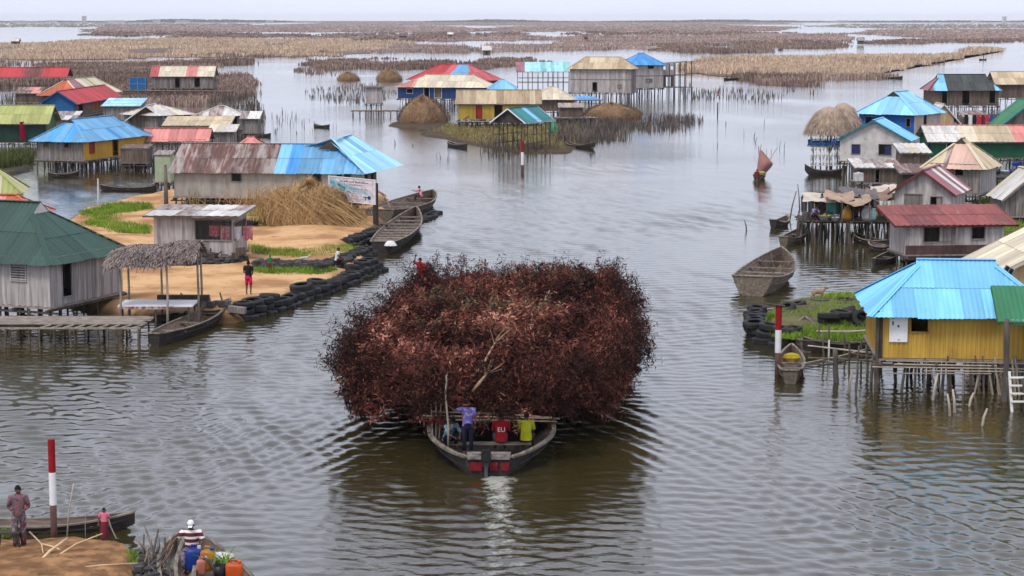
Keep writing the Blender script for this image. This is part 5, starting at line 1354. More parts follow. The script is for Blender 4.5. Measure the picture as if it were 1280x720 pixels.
# ------------------------------------------------------------------ the heap of brush
def sprig_template(seed, L=1.0, nleaf=30, lw=0.035, ll=0.15, side=3):
    rr = np.random.default_rng(seed)
    V = []; Fq = []; A = []
    bend = rr.normal(0, 0.22, 2)
    def stem(t): return np.array([bend[0] * t * t, bend[1] * t * t, t * L])
    segs = 4; r0 = 0.014
    for s_ in range(segs + 1):
        c = stem(s_ / segs)
        for j in range(3):
            a = j * 2.094; r = r0 * (1 - 0.7 * s_ / segs)
            V.append(c + np.array([math.cos(a) * r, math.sin(a) * r, 0])); A.append(0.0)
    for s_ in range(segs):
        for j in range(3): Fq.append([s_ * 3 + j, s_ * 3 + (j + 1) % 3, s_ * 3 + 3 + (j + 1) % 3, s_ * 3 + 3 + j])
    for s_ in range(side):      # side twigs
        t = rr.uniform(0.3, 0.8); a = rr.uniform(0, 6.28); c = stem(t); e = c + np.array([math.cos(a), math.sin(a), 0.8]) * 0.28
        i = len(V); w_ = np.array([-math.sin(a), math.cos(a), 0]) * 0.008
        V += [c - w_, c + w_, e + w_ * .5, e - w_ * .5]; A += [0.0] * 4; Fq.append([i, i + 1, i + 2, i + 3])
        for q in range(5):
            leaf(rr, V, Fq, A, c + (e - c) * rr.uniform(0.4, 1), ll, lw)
    for s_ in range(nleaf):
        leaf(rr, V, Fq, A, stem(rr.uniform(0.25, 1.02)), ll, lw)
    return np.array(V), np.array(Fq), np.array(A)
def leaf(rr, V, Fq, A, c, ll, lw):
    a = rr.uniform(0, 6.28); el = rr.uniform(-0.5, 0.9); l_ = ll * rr.uniform(0.6, 1.3)
    d = np.array([math.cos(a) * math.cos(el), math.sin(a) * math.cos(el), math.sin(el)])
    s_ = np.cross(d, rr.normal(0, 1, 3)); s_ /= np.linalg.norm(s_) + 1e-9
    i = len(V); w_ = lw * rr.uniform(0.7, 1.3)
    V += [c + d * 0.01, c + d * l_ * 0.45 + s_ * w_ / 2, c + d * l_ + np.array([0, 0, -0.03]), c + d * l_ * 0.45 - s_ * w_ / 2]
    A += [rr.uniform(0.15, 1)] * 4; Fq.append([i, i + 1, i + 2, i + 3])

def rot_from(dirs, spin):
    """rotation matrices taking +z to dirs"""
    z = dirs / np.linalg.norm(dirs, axis=1, keepdims=True)
    a = np.where(np.abs(z[:, :1]) < 0.9, np.array([[1., 0, 0]]), np.array([[0., 1, 0]]))
    x = np.cross(a, z); x /= np.linalg.norm(x, axis=1, keepdims=True); y = np.cross(z, x)
    c, s_ = np.cos(spin)[:, None], np.sin(spin)[:, None]
    x2 = x * c + y * s_; y2 = -x * s_ + y * c
    return np.stack([x2, y2, z], -1)

def scatter(name, pos, dirs, scl, tones, temps, m, parent=None):
    Vs, Fs, Rs, Ms = [], [], [], []; k = 0
    pick = rng.integers(0, len(temps), len(pos)); Rm = rot_from(dirs, rng.uniform(0, 6.28, len(pos)))
    for ti, (V, Fq, A) in enumerate(temps):
        sel = np.where(pick == ti)[0]
        if not len(sel): continue
        W_ = np.einsum('nij,vj->nvi', Rm[sel], V) * scl[sel][:, None, None] + pos[sel][:, None, :]
        Vs.append(W_.reshape(-1, 3)); Fs.append((Fq[None] + (np.arange(len(sel)) * len(V))[:, None, None]).reshape(-1, 4) + k)
        tone = np.clip(tones[sel][:, None] + (A[None, :] - 0.5) * 0.42, 0.02, 1) * (A[None, :] > 0)
        Rs.append(tone.ravel()); k += len(sel) * len(V)
    return np_mesh(name, np.concatenate(Vs), np.concatenate(Fs), np.concatenate(Rs), m, parent)

LB = np.array([(64.8, -2.6, 1.6), (66, -4.2, 2.6), (68, -5.4, 3.4), (71, -5.1, 3.7), (75, -4.6, 3.9), (79, -4.2, 4.0), (82, -3.9, 4.0), (85, -3.6, 4.0), (87.2, -3.5, 4.1)])
def heap_edge(x, y):
    l_ = np.interp(y, LB[:, 0], LB[:, 1]); r_ = np.interp(y, LB[:, 0], LB[:, 2])
    wob = 0.45 * np.sin(y * 0.9 + x * 0.3) + 0.3 * np.sin(y * 2.3 + 1)
    return np.minimum(np.minimum(x - l_ + wob, r_ - x + wob * 0.7), np.minimum((y - 64.8) * 1.0, (87.4 - y) * 1.0) + 0.25 * np.sin(x * 1.1 + 0.5))
def heap_h(x, y):
    d = np.clip(heap_edge(x, y), 0, None)
    prof = 1 - np.exp(-d / 0.9)
    hump = 0.42 * wnoise(x, y, 1.1, 51, 3) + 0.26 * wnoise(x, y, 0.5, 52, 2)
    return 1.25 + prof * (1.55 + 0.10 * np.sin((y - 62) / 25 * math.pi) + hump)

def make_heap():
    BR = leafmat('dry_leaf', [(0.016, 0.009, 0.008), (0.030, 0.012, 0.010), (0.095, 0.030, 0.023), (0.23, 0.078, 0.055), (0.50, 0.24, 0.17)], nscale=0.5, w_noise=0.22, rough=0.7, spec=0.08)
    BO = leafmat('dry_leaf_olive', [(0.03, 0.02, 0.012), (0.07, 0.045, 0.024), (0.16, 0.105, 0.055), (0.30, 0.21, 0.12)], nscale=0.5, w_noise=0.3, rough=0.6)
    root = empty('brush_heap', (MX, 75, 1.0)); tag(root, 'huge heap of dry reddish brown leafy branches piled on the boat', 'brush heap')
    root.location = (0, 0, 0)
    temps = [sprig_template(100 + k, L=1.0, nleaf=34, ll=0.22, lw=0.06) for k in range(9)]
    bare = [sprig_template(200 + k, L=1.6, nleaf=7, side=5) for k in range(5)]
    # core: a dark lumpy body well inside the leaves
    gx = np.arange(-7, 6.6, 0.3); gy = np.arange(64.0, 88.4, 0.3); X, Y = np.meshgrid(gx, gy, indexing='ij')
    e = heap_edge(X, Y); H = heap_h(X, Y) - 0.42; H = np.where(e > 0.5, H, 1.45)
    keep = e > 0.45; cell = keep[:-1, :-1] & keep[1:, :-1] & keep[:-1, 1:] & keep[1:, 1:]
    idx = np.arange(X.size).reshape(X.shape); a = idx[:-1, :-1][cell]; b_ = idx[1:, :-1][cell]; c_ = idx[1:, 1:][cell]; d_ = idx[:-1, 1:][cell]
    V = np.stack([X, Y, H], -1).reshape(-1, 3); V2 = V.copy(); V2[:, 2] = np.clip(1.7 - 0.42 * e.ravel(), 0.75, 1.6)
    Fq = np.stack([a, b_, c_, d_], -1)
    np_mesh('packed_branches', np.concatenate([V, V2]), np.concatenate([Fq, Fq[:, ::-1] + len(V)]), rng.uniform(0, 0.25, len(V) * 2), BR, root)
    # top and flanks
    def pts(n, lo=-0.15):
        x = rng.uniform(-7.4, 6.4, n * 2); y = rng.uniform(64.3, 88.0, n * 2); e = heap_edge(x, y); k = e > lo
        return x[k][:n], y[k][:n], e[k][:n]
    n = 5600
    x, y, e = pts(n)
    h = heap_h(x, y); gx_ = (heap_h(x + .3, y) - heap_h(x - .3, y)) / .6; gy_ = (heap_h(x, y + .3) - heap_h(x, y - .3)) / .6
    nrm = np.stack([-gx_, -gy_, np.ones_like(gx_)], -1); nrm /= np.linalg.norm(nrm, axis=1, keepdims=True)
    clump = np.stack([wnoise(x, y, 1.3, 61, 2), wnoise(x, y, 1.3, 62, 2), np.zeros_like(x)], -1)
    dirs = nrm * 0.75 + clump * 1.0 + rng.normal(0, 0.42, (len(x), 3)); dirs[:, 2] = np.abs(dirs[:, 2]) * 0.9 + 0.06
    pos = np.stack([x, y, h - rng.uniform(0.25, 0.75, len(x))], -1)
    tone = 0.48 + 0.42 * wnoise(x, y, 0.55, 71, 2) + 0.22 * wnoise(x, y, 2.2, 72, 2) + rng.normal(0, 0.10, len(x))
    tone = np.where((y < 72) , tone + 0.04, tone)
    olive = (wnoise(x, y, 1.3, 81, 2) > 0.30) & (x < 2.5) & (y > 69) & (rng.random(len(x)) < 0.8)
    scatter('leafy_branches', pos[~olive], dirs[~olive], rng.uniform(0.7, 1.15, (~olive).sum()), tone[~olive], temps, BR, root)
    scatter('dull_branches', pos[olive], dirs[olive], rng.uniform(0.7, 1.15, olive.sum()), tone[olive], temps, BO, root)
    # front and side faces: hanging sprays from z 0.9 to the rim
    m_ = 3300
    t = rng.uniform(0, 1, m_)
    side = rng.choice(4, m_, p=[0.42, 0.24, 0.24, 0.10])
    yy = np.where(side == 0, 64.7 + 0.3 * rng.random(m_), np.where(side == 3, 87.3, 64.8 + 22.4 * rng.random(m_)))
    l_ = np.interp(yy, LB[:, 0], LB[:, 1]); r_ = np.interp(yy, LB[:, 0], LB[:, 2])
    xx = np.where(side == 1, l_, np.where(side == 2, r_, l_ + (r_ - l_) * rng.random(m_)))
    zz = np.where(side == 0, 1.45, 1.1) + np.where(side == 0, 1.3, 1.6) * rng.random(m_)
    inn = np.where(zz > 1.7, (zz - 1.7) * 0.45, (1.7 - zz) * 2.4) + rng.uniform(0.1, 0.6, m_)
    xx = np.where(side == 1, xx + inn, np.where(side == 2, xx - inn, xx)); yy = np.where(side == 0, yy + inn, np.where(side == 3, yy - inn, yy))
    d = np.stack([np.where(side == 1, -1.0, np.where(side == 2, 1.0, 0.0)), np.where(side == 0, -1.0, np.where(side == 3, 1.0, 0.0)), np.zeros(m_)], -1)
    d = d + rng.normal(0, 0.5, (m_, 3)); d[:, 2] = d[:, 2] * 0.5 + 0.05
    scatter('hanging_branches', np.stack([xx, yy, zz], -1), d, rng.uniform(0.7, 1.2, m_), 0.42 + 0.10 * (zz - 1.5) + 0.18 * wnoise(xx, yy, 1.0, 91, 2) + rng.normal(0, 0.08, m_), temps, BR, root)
    # ragged skirt of thin twigs sticking out all round and on top
    k = 1500
    t2 = rng.uniform(0, 2 * math.pi, k); yy = 75 + 12.3 * np.sin(t2); l_ = np.interp(yy, LB[:, 0], LB[:, 1]); r_ = np.interp(yy, LB[:, 0], LB[:, 2])
    xx = np.where(np.cos(t2) < 0, l_ + 0.3, r_ - 0.3) * np.where(np.abs(np.cos(t2)) < 0.25, rng.uniform(-0.9, 1, k), 1)
    d = np.stack([np.cos(t2) * 1.2, np.sin(t2) * 1.0, rng.uniform(0.0, 0.9, k)], -1) + rng.normal(0, 0.25, (k, 3))
    scatter('twigs', np.stack([xx, yy, rng.uniform(1.4, 2.7, k)], -1), d, rng.uniform(0.6, 1.3, k), rng.uniform(0.05, 0.5, k), bare, BR, root)
    x, y, e = pts(900, 0.2)
    d = np.stack([rng.normal(0, .5, len(x)), rng.normal(0, .5, len(x)), np.ones(len(x))], -1)
    scatter('twigs', np.stack([x, y, heap_h(x, y) - 0.3], -1), d, rng.uniform(0.5, 1.0, len(x)), rng.uniform(0.1, 0.7, len(x)), bare, BR, root)
make_heap()
# peeled branches lying on the heap
BARE = mat('peeled_branch', (0.40, 0.28, 0.18), (0.24, 0.15, 0.09), rnd=0.3, nscale=3)
def peeled(name, pts_px, z, r, label, cat='branch'):
    base = P(*pts_px[0], z[0])
    root = empty(name, base); tag(root, label, cat)
    pp = [P(*q, zz) - base for q, zz in zip(pts_px, z)]
    mb = MB(); mb.tube(pp, r, BARE, n=7); mb.build('limb', root, smooth=True)
    return root, pp
r_, pp = peeled('bare_branch', [(592, 470), (604, 455), (618, 430), (624, 418), (630, 412)], [2.8, 3.05, 3.15, 3.2, 3.4], [0.035, 0.04, 0.035, 0.028, 0.015], 'long forked peeled branch lying on top of the brush heap')
mb = MB(); mb.tube([pp[3], pp[3] + Vector((-0.05, 0.5, 0.35))], [0.03, 0.012], BARE); mb.tube([pp[2], pp[2] + Vector((0.35, 0.3, 0.3)), pp[2] + Vector((0.6, 1.0, 0.4))], [0.03, 0.02, 0.01], BARE)
for k in range(7): mb.tube([pp[2], pp[2] + Vector((random.uniform(-.2, .7), random.uniform(0, 1.2), random.uniform(0, .5)))], [0.015, 0.006], BARE, n=4)
mb.build('forks', r_)
r_, pp = peeled('bare_branch', [(591, 489), (598, 480), (608, 468), (616, 455)], [2.55, 2.8, 2.95, 3.0], [0.04, 0.055, 0.04, 0.02], 'short thick peeled stub just below the long forked one on the heap')
mb = MB()
for k in range(6): mb.tube([pp[2], pp[2] + Vector((random.uniform(-.4, .6), random.uniform(0, .9), random.uniform(0, .5)))], [0.025, 0.008], BARE, n=4)
mb.build('splinters', r_)

# ---- reed and straw mounds
STRAW = leafmat('straw', [(0.26, 0.15, 0.07), (0.44, 0.28, 0.13), (0.58, 0.40, 0.20)], nscale=0.8, w_noise=0.3)
HAY = leafmat('brown_reed', [(0.15, 0.085, 0.045), (0.27, 0.165, 0.09), (0.40, 0.26, 0.15)], nscale=0.8, w_noise=0.4)
def mound(name, label, c, rx, ry, h, n, m, bl=0.9, wd=0.05, cat='reed heap', z0=0.0, lay=1.2, fluff=0.7):
    root = empty(name, (c.x, c.y, z0)); tag(root, label, cat)
    # body
    nu, nv = 28, 9; V = []; Fq = []
    for j in range(nv + 1):
        v = j / nv
        for i in range(nu):
            t = 2 * math.pi * i / nu; w_ = 1 + 0.10 * math.sin(3 * t + 1) + 0.06 * math.sin(7 * t)
            r = math.cos(v * math.pi / 2) ** 0.8
            V.append((rx * r * w_ * 0.92 * math.cos(t), ry * r * w_ * 0.92 * math.sin(t), h * 0.86 * (0.45 * math.sin(v * math.pi / 2) + 0.55 * v ** 1.1) * (1 + 0.10 * math.sin(5 * t)) - 0.1 * (j == 0)))
    for j in range(nv):
        for i in range(nu): Fq.append([j * nu + i, j * nu + (i + 1) % nu, (j + 1) * nu + (i + 1) % nu, (j + 1) * nu + i])
    np_mesh('heap_core', np.array(V), np.array(Fq), rng.uniform(0, 0.4, len(V)), m, root, smooth=True)
    th = rng.uniform(0, 2 * math.pi, n); v = rng.uniform(0, 1, n) ** 0.8
    w_ = 1 + 0.10 * np.sin(3 * th + 1) + 0.06 * np.sin(7 * th); r = np.cos(v * math.pi / 2) ** 0.8
    B = np.stack([rx * r * w_ * np.cos(th), ry * r * w_ * np.sin(th), h * (0.45 * np.sin(v * math.pi / 2) + 0.55 * v ** 1.1) * (1 + 0.10 * np.sin(5 * th))], -1)
    nrm = np.stack([np.cos(th) * (1 - v), np.sin(th) * (1 - v), v + 0.1], -1)
    tang = np.stack([-np.sin(th), np.cos(th), np.zeros(n)], -1); up = np.stack([-np.cos(th) * v, -np.sin(th) * v, (1 - v) + 0.3], -1)
    a = rng.normal(0, 0.8, n)
    d = tang * np.sin(a)[:, None] * lay + up * np.cos(a)[:, None] + nrm * rng.uniform(0, 0.35, n)[:, None] * (1 + fluff * 2 * rng.random(n)[:, None])
    d /= np.linalg.norm(d, axis=1, keepdims=True)
    l_ = bl * rng.uniform(0.5, 1.2, n)[:, None]; s_ = np.cross(d, nrm); s_ /= np.linalg.norm(s_, axis=1, keepdims=True) + 1e-9; s_ *= wd / 2
    p0 = B - d * l_ / 2; p1 = B + nrm * 0.05; p2 = B + d * l_ / 2
    V = np.stack([p0 - s_, p0 + s_, p1 + s_, p1 - s_, p2 + s_ * .4, p2 - s_ * .4], 1).reshape(-1, 3)
    i = (np.arange(n) * 6)[:, None]; Fq = np.concatenate([i + np.array([[0, 1, 2, 3]]), i + np.array([[3, 2, 4, 5]])])
    np_mesh('stalks', V, Fq, np.repeat(rng.random(n), 6), m, root)
    return root
def md(px, py): return P(px, py, 0)
mound('reed_heap', 'large rounded heap of brown reeds in front of the navy blue house', md(528, 154), 3.4, 3.4, 3.4, 5200, HAY)
mound('reed_heap', 'brown reed heap standing in the water left of the red hipped roof', md(486, 101), 3.0, 3.0, 2.7, 1900, HAY)
mound('reed_heap', 'smaller flat brown reed heap, leftmost of the heaps in the water', md(435, 100.5), 2.6, 2.6, 1.8, 1400, HAY)
mound('reed_heap', 'wide heap of dry golden reeds below the two storey grey house', md(764, 147), 4.2, 3.6, 1.9, 4200, HAY)
st = mound('straw_heap', 'spreading heap of straw coloured stalks beneath the billboard', P(388, 281, 0.6), 3.2, 2.0, 2.5, 5200, STRAW, bl=1.6, wd=0.035, z0=0.55, lay=0.8)
mb = MB()
for k in range(150):
    x = random.uniform(-3.6, 3.2); z_ = random.uniform(1.0, 2.5); ln = random.uniform(2.2, 4.2)
    mb.tube([(x * 0.6 - 0.8, random.uniform(-1.6, .4), z_), (x * 0.6 - 0.8 + ln * 0.55, random.uniform(-2.2, -.8), z_ * 0.62), (x * 0.6 - 0.8 + ln, random.uniform(-2.8, -1.2), max(0.08, z_ - ln * 0.62))], [0.02, 0.018, 0.012], mat('stalk_pale', (0.56, 0.39, 0.20), (0.42, 0.28, 0.14), rnd=0.5), n=4)
mb.build('long_stalks', st)
V, Fq, r__ = blades(np.stack([rng.normal(-1.0, 1.8, 2200), rng.normal(0, 1.1, 2200), rng.uniform(0.3, 1.7, 2200)], -1), 1.3, 0.03, 1.1, 1, 0.1)
np_mesh('loose_straw', V, Fq, r__, STRAW, st)
# ------------------------------------------------------------------ people
SKIN = mat('dark_skin', (0.17, 0.09, 0.065), (0.12, 0.062, 0.045), rnd=0, rough=0.5, nscale=8)
HAIR = mat('black_hair', (0.012, 0.010, 0.009), rnd=0, rough=0.9)
EYEW = mat('eye_white', (0.7, 0.68, 0.65), rnd=0, rough=0.3)
LIP = mat('lips', (0.12, 0.045, 0.04), rnd=0, rough=0.5)

def skin_mesh(name, verts, edges, radii, m, sub=1, parent=None, root_i=0):
    me = bpy.data.meshes.new(name)
    me.from_pydata([tuple(v) for v in verts], edges, [])
    o = bpy.data.objects.new(name, me); sc.collection.objects.link(o)
    md_ = o.modifiers.new('skin', 'SKIN')
    md_.use_smooth_shade = True
    if not me.skin_vertices: 
        bpy.context.view_layer.objects.active = o
        bpy.ops.mesh.customdata_skin_add()
    for i, r in enumerate(radii):
        r = r if hasattr(r, '__len__') else (r, r)
        me.skin_vertices[0].data[i].radius = r
        me.skin_vertices[0].data[i].use_root = (i == root_i)
    if sub:
        sm = o.modifiers.new('sub', 'SUBSURF'); sm.levels = sub; sm.render_levels = sub
    dg = bpy.context.evaluated_depsgraph_get()
    ev = o.evaluated_get(dg)
    nm = bpy.data.meshes.new_from_object(ev)
    bpy.data.objects.remove(o)
    nm.name = name
    nm.materials.clear(); nm.materials.append(m)
    nm.polygons.foreach_set('use_smooth', [True] * len(nm.polygons))
    return nm

def merge_meshes(name, metas, parent):
    """several evaluated meshes + MB meshes -> one object"""
    V = []; Fs = []; Mi = []; mats = []
    for me in metas:
        k = len(V); V += [tuple(v.co) for v in me.vertices]
        mp_ = []
        for mm in me.materials:
            if mm not in mats: mats.append(mm)
            mp_.append(mats.index(mm))
        for p in me.polygons: Fs.append(tuple(k + i for i in p.vertices)); Mi.append(mp_[p.material_index] if mp_ else 0)
    me = bpy.data.meshes.new(name); me.from_pydata(V, [], Fs)
    for mm in mats: me.materials.append(mm)
    me.polygons.foreach_set('material_index', Mi); me.polygons.foreach_set('use_smooth', [True] * len(Fs)); me.update()
    return link(bpy.data.objects.new(name, me), parent)

def ring_loft(mb, rings, m, n=14, rnd=0.5, cap=False, wob=0.0):
    """rings = [(centre, rx, ry)] horizontal ellipses"""
    i0 = len(mb.v); im = mb.mi(m)
    for k, (c, rx, ry) in enumerate(rings):
        for j in range(n):
            t = 2 * math.pi * j / n; w_ = 1 + wob * math.sin(3 * t + k * 0.8) * (k / len(rings))
            mb.v.append((c[0] + rx * w_ * math.cos(t), c[1] + ry * w_ * math.sin(t), c[2])); mb.r.append(rnd); mb.uv.append((0, 0))
    for k in range(len(rings) - 1):
        for j in range(n):
            a = i0 + k * n + j; b = i0 + k * n + (j + 1) % n
            mb.f.append((a, b, b + n, a + n)); mb.m.append(im)

def hand(wr, d, side, L=0.175, curl=0.5, up=Vector((0, 0, 1))):
    """palm, four fingers of different length and a thumb; returns list of (verts, edges, radii)"""
    d = Vector(d).normalized(); s_ = d.cross(up)
    if s_.length < 0.1: s_ = d.cross(Vector((0, 1, 0)))
    s_.normalize(); nrm = s_.cross(d).normalized() * -1
    out_ = []
    palm = [wr, wr + d * L * 0.28, wr + d * L * 0.48]
    out_.append((palm, [(0, 1), (1, 2)], [(0.022, 0.02), (0.034, 0.018), (0.036, 0.016)]))
    for k, fl in enumerate((0.40, 0.46, 0.43, 0.33)):
        o_ = (k - 1.5) * 0.019
        b = wr + d * L * 0.46 + s_ * o_
        p1 = b + d * L * fl * 0.45 + nrm * L * 0.05 * curl
        p2 = p1 + (d * (1 - 0.5 * curl) + nrm * curl * 0.8).normalized() * L * fl * 0.33
        p3 = p2 + (d * (1 - curl) + nrm * curl * 1.2).normalized() * L * fl * 0.24
        out_.append(([wr + d * L * 0.3 + s_ * o_ * 0.7, b, p1, p2, p3], [(0, 1), (1, 2), (2, 3), (3, 4)], [0.009, 0.0095, 0.009, 0.008, 0.0065]))
    t0 = wr + d * L * 0.14 + s_ * -0.026 * side
    t1 = t0 + (d * 0.7 - s_ * side * 0.7).normalized() * L * 0.26; t2 = t1 + (d * 0.9 - s_ * side * 0.25 + nrm * 0.4 * curl).normalized() * L * 0.20
    out_.append(([wr + d * 0.01, t0, t1, t2], [(0, 1), (1, 2), (2, 3)], [0.013, 0.013, 0.0105, 0.008]))
    return out_

def person(label, loc, face, h=1.65, pose='stand', J=None, shirt=None, bottom=None, bottom_kind='trousers', cap=None, hairm=None, fingers=False, look=0.0, sleeve=0.6, extra=None, nod=0.0):
    """face: heading in degrees clockwise from +Y (0 looks away from the camera, 180 faces it)"""
    root = empty('person', loc, -R(face)); tag(root, label, 'person')
    s = h / 1.7
    j = dict(pel=(0, 0, .92), spi=(0, .0, 1.12), che=(0, -.01, 1.34), nec=(0, 0.0, 1.47), hea=(0, .02, 1.585),
             shl=(-.18, 0, 1.40), shr=(.18, 0, 1.40), ell=(-.24, -.02, 1.13), elr=(.24, -.02, 1.13), wrl=(-.25, .08, .90), wrr=(.25, .08, .90),
             hil=(-.095, 0, .88), hir=(.095, 0, .88), knl=(-.105, .03, .48), knr=(.105, .03, .48), anl=(-.11, -.02, .08), anr=(.11, -.02, .08), tol=(-.12, .14, .03), tor=(.12, .14, .03))
    if pose == 'sit':      # seat at z = 0
        j = dict(pel=(0, 0, .10), spi=(0, .02, .30), che=(0, .06, .52), nec=(0, .09, .65), hea=(0, .13, .765),
                 shl=(-.18, .06, .58), shr=(.18, .06, .58), ell=(-.24, .14, .33), elr=(.24, .14, .33), wrl=(-.14, .34, .24), wrr=(.14, .34, .24),
                 hil=(-.10, .02, .09), hir=(.10, .02, .09), knl=(-.17, .42, .14), knr=(.17, .42, .14), anl=(-.14, .48, -.28), anr=(.14, .48, -.28), tol=(-.15, .62, -.34), tor=(.15, .62, -.34))
    if pose == 'squat':    # feet at z = 0
        j = dict(pel=(0, -.18, .26), spi=(0, -.12, .45), che=(0, .02, .64), nec=(0, .08, .76), hea=(0, .13, .87),
                 shl=(-.18, .02, .70), shr=(.18, .02, .70), ell=(-.23, .20, .50), elr=(.23, .20, .50), wrl=(-.12, .36, .42), wrr=(.12, .36, .42),
                 hil=(-.10, -.15, .26), hir=(.10, -.15, .26), knl=(-.18, .20, .46), knr=(.18, .20, .46), anl=(-.14, .0, .08), anr=(.14, .0, .08), tol=(-.16, .16, .03), tor=(.16, .16, .03))
    if J: j.update(J)
    j = {k: Vector(v) * s for k, v in j.items()}
    names = ['pel', 'spi', 'che', 'nec', 'hea', 'shl', 'ell', 'wrl', 'shr', 'elr', 'wrr', 'hil', 'knl', 'anl', 'tol', 'hir', 'knr', 'anr', 'tor']
    ed = [('pel', 'spi'), ('spi', 'che'), ('che', 'nec'), ('nec', 'hea'), ('che', 'shl'), ('shl', 'ell'), ('ell', 'wrl'), ('che', 'shr'), ('shr', 'elr'), ('elr', 'wrr'),
          ('pel', 'hil'), ('hil', 'knl'), ('knl', 'anl'), ('anl', 'tol'), ('pel', 'hir'), ('hir', 'knr'), ('knr', 'anr'), ('anr', 'tor')]
    ra = dict(pel=.12, spi=.105, che=.115, nec=.052, hea=.06, shl=.058, ell=.040, wrl=.026, shr=.058, elr=.040, wrr=.026, hil=.088, knl=.056, anl=.036, tol=.028, hir=.088, knr=.056, anr=.036, tor=.028)
    body = [skin_mesh('body', [j[n] for n in names], [(names.index(a), names.index(b)) for a, b in ed], [ra[n] * s for n in names], SKIN, sub=1)]
    for sd__, w_, e_ in ((-1, 'wrl', 'ell'), (1, 'wrr', 'elr')):
        if fingers:
            for vs, es, rs in hand(j[w_], j[w_] - j[e_], sd__, L=0.18 * s, curl=0.5 if fingers is True else fingers):
                body.append(skin_mesh('hand', vs, es, [tuple(q * s for q in r) if hasattr(r, '__len__') else r * s for r in rs], SKIN, sub=1))
        else:
            d = (j[w_] - j[e_]).normalized()
            for vs, es, rs in hand(j[w_], d, sd__, L=0.17 * s, curl=0.6): body.append(skin_mesh('hand', vs, es, [tuple(q * s for q in r) if hasattr(r, '__len__') else r * s for r in rs], SKIN, sub=0))
    # head: lathe-like skull with nose, ears, eyes, mouth
    mb = MB(); H = j['hea']; nu, nv = 18, 12
    yaw = Matrix.Rotation(-R(look), 3, 'Z') @ Matrix.Rotation(-nod, 3, 'X')
    def hp(v): return H + yaw @ (Vector(v) * s)
    grid = []
    for a in range(nv + 1):
        ph = math.pi * a / nv; row = []
        for b in range(nu):
            t = 2 * math.pi * b / nu
            x = .076 * math.sin(ph) * math.cos(t); y = .094 * math.sin(ph) * math.sin(t); z = .115 * math.cos(ph)
            if z < -0.02: x *= 1 - 0.30 * min(1, (-z - .02) / .09); y = y * (1 - 0.12 * min(1, (-z - .02) / .09)) + 0.012
            if y > 0.05 and abs(x) < 0.02 and -0.045 < z < 0.015: y += 0.020 * (1 - abs(x) / .02)
            if y > 0.05 and abs(x) > 0.012 and 0.0 < z < 0.035: y -= 0.006
            row.append(hp((x, y, z)))
        grid.append(row)
    for a in range(nv):
        for b in range(nu): mb.face([grid[a][b], grid[a + 1][b], grid[a + 1][(b + 1) % nu], grid[a][(b + 1) % nu]], SKIN, 0.5)
    for sx in (-1, 1):
        e = MB()
        mb.lathe([(0.0, -.028), (.014, -.02), (.018, 0), (.014, .024), (0, .030)], SKIN, n=7, c=tuple(hp((sx * .078, -.005, -.005))), sy=1.4)
        mb.lathe([(0.0, -.009), (.012, 0), (0.0, .009)], EYEW, n=7, c=tuple(hp((sx * .030, .080, .012))))
        mb.lathe([(0.0, -.006), (.007, 0), (0.0, .006)], HAIR, n=6, c=tuple(hp((sx * .030, .090, .012))))
    mb.lathe([(0.0, -.008), (.024, -.001), (0.0, .008)], LIP, n=8, c=tuple(hp((0, .084, -.052))), sy=0.5)
    ho = mb.build('head'); body.append(ho.data); bpy.data.objects.remove(ho)
    merge_meshes('body', body, root)
    # hair
    mb = MB(); g = []
    for a in range(7):
        ph = math.pi * 0.53 * a / 6; row = []
        for b in range(16):
            t = 2 * math.pi * b / 16; k = 1.09
            z = .115 * math.cos(ph) * k; y = .094 * math.sin(ph) * math.sin(t) * k - 0.006; x = .076 * math.sin(ph) * math.cos(t) * k
            if a == 6 and math.sin(t) > 0.2: z += 0.030
            if a == 6 and math.sin(t) < -0.2: z -= 0.035
            row.append(hp((x, y, z)))
        g.append(row)
    for a in range(6):
        for b in range(16): mb.face([g[a][b], g[a + 1][b], g[a + 1][(b + 1) % 16], g[a][(b + 1) % 16]], hairm or HAIR, 0.5)
    mb.build('hair' if not cap else 'cap', root, smooth=True)
    if cap:
        mb = MB(); mb.lathe([(0.0, .132), (.05, .124), (.078, .09), (.088, .045), (.09, .03)], cap, n=16, c=tuple(hp((0, -.002, 0))), sy=1.18)
        mb.face([hp((-.06, .08, .045)), hp((.06, .08, .045)), hp((.045, .165, .035)), hp((-.045, .165, .035))], cap, 0.5)
        mb.build('cap', root, smooth=True)
    # clothes
    fl = lambda a, b, t: j[a] + (j[b] - j[a]) * t
    if shirt is not None:
        mb = MB()
        lean = lambda t: j['pel'] + (j['nec'] - j['pel']) * t
        if pose == 'stand': rings = [(-.10, .175, .125), (.10, .165, .12), (.35, .155, .115), (.62, .175, .125), (.82, .19, .12), (.93, .165, .10), (1.0, .085, .075)]
        else: rings = [(-.12, .185, .15), (.10, .18, .145), (.35, .165, .13), (.62, .18, .135), (.82, .19, .125), (.93, .165, .10), (1.0, .085, .075)]
        P3 = ['pel', 'spi', 'che', 'nec']
        def along(t):
            if t <= 0: return j['pel'] + (j['spi'] - j['pel']).normalized() * t * 0.5 * s
            L_ = [(j[P3[i + 1]] - j[P3[i]]).length for i in range(3)]; T = t * sum(L_)
            for i in range(3):
                if T <= L_[i] or i == 2: return j[P3[i]] + (j[P3[i + 1]] - j[P3[i]]) * min(T / L_[i], 1.0)
                T -= L_[i]
        ring_loft(mb, [(along(t), rx * s, ry * s) for t, rx, ry in rings], shirt, n=18)
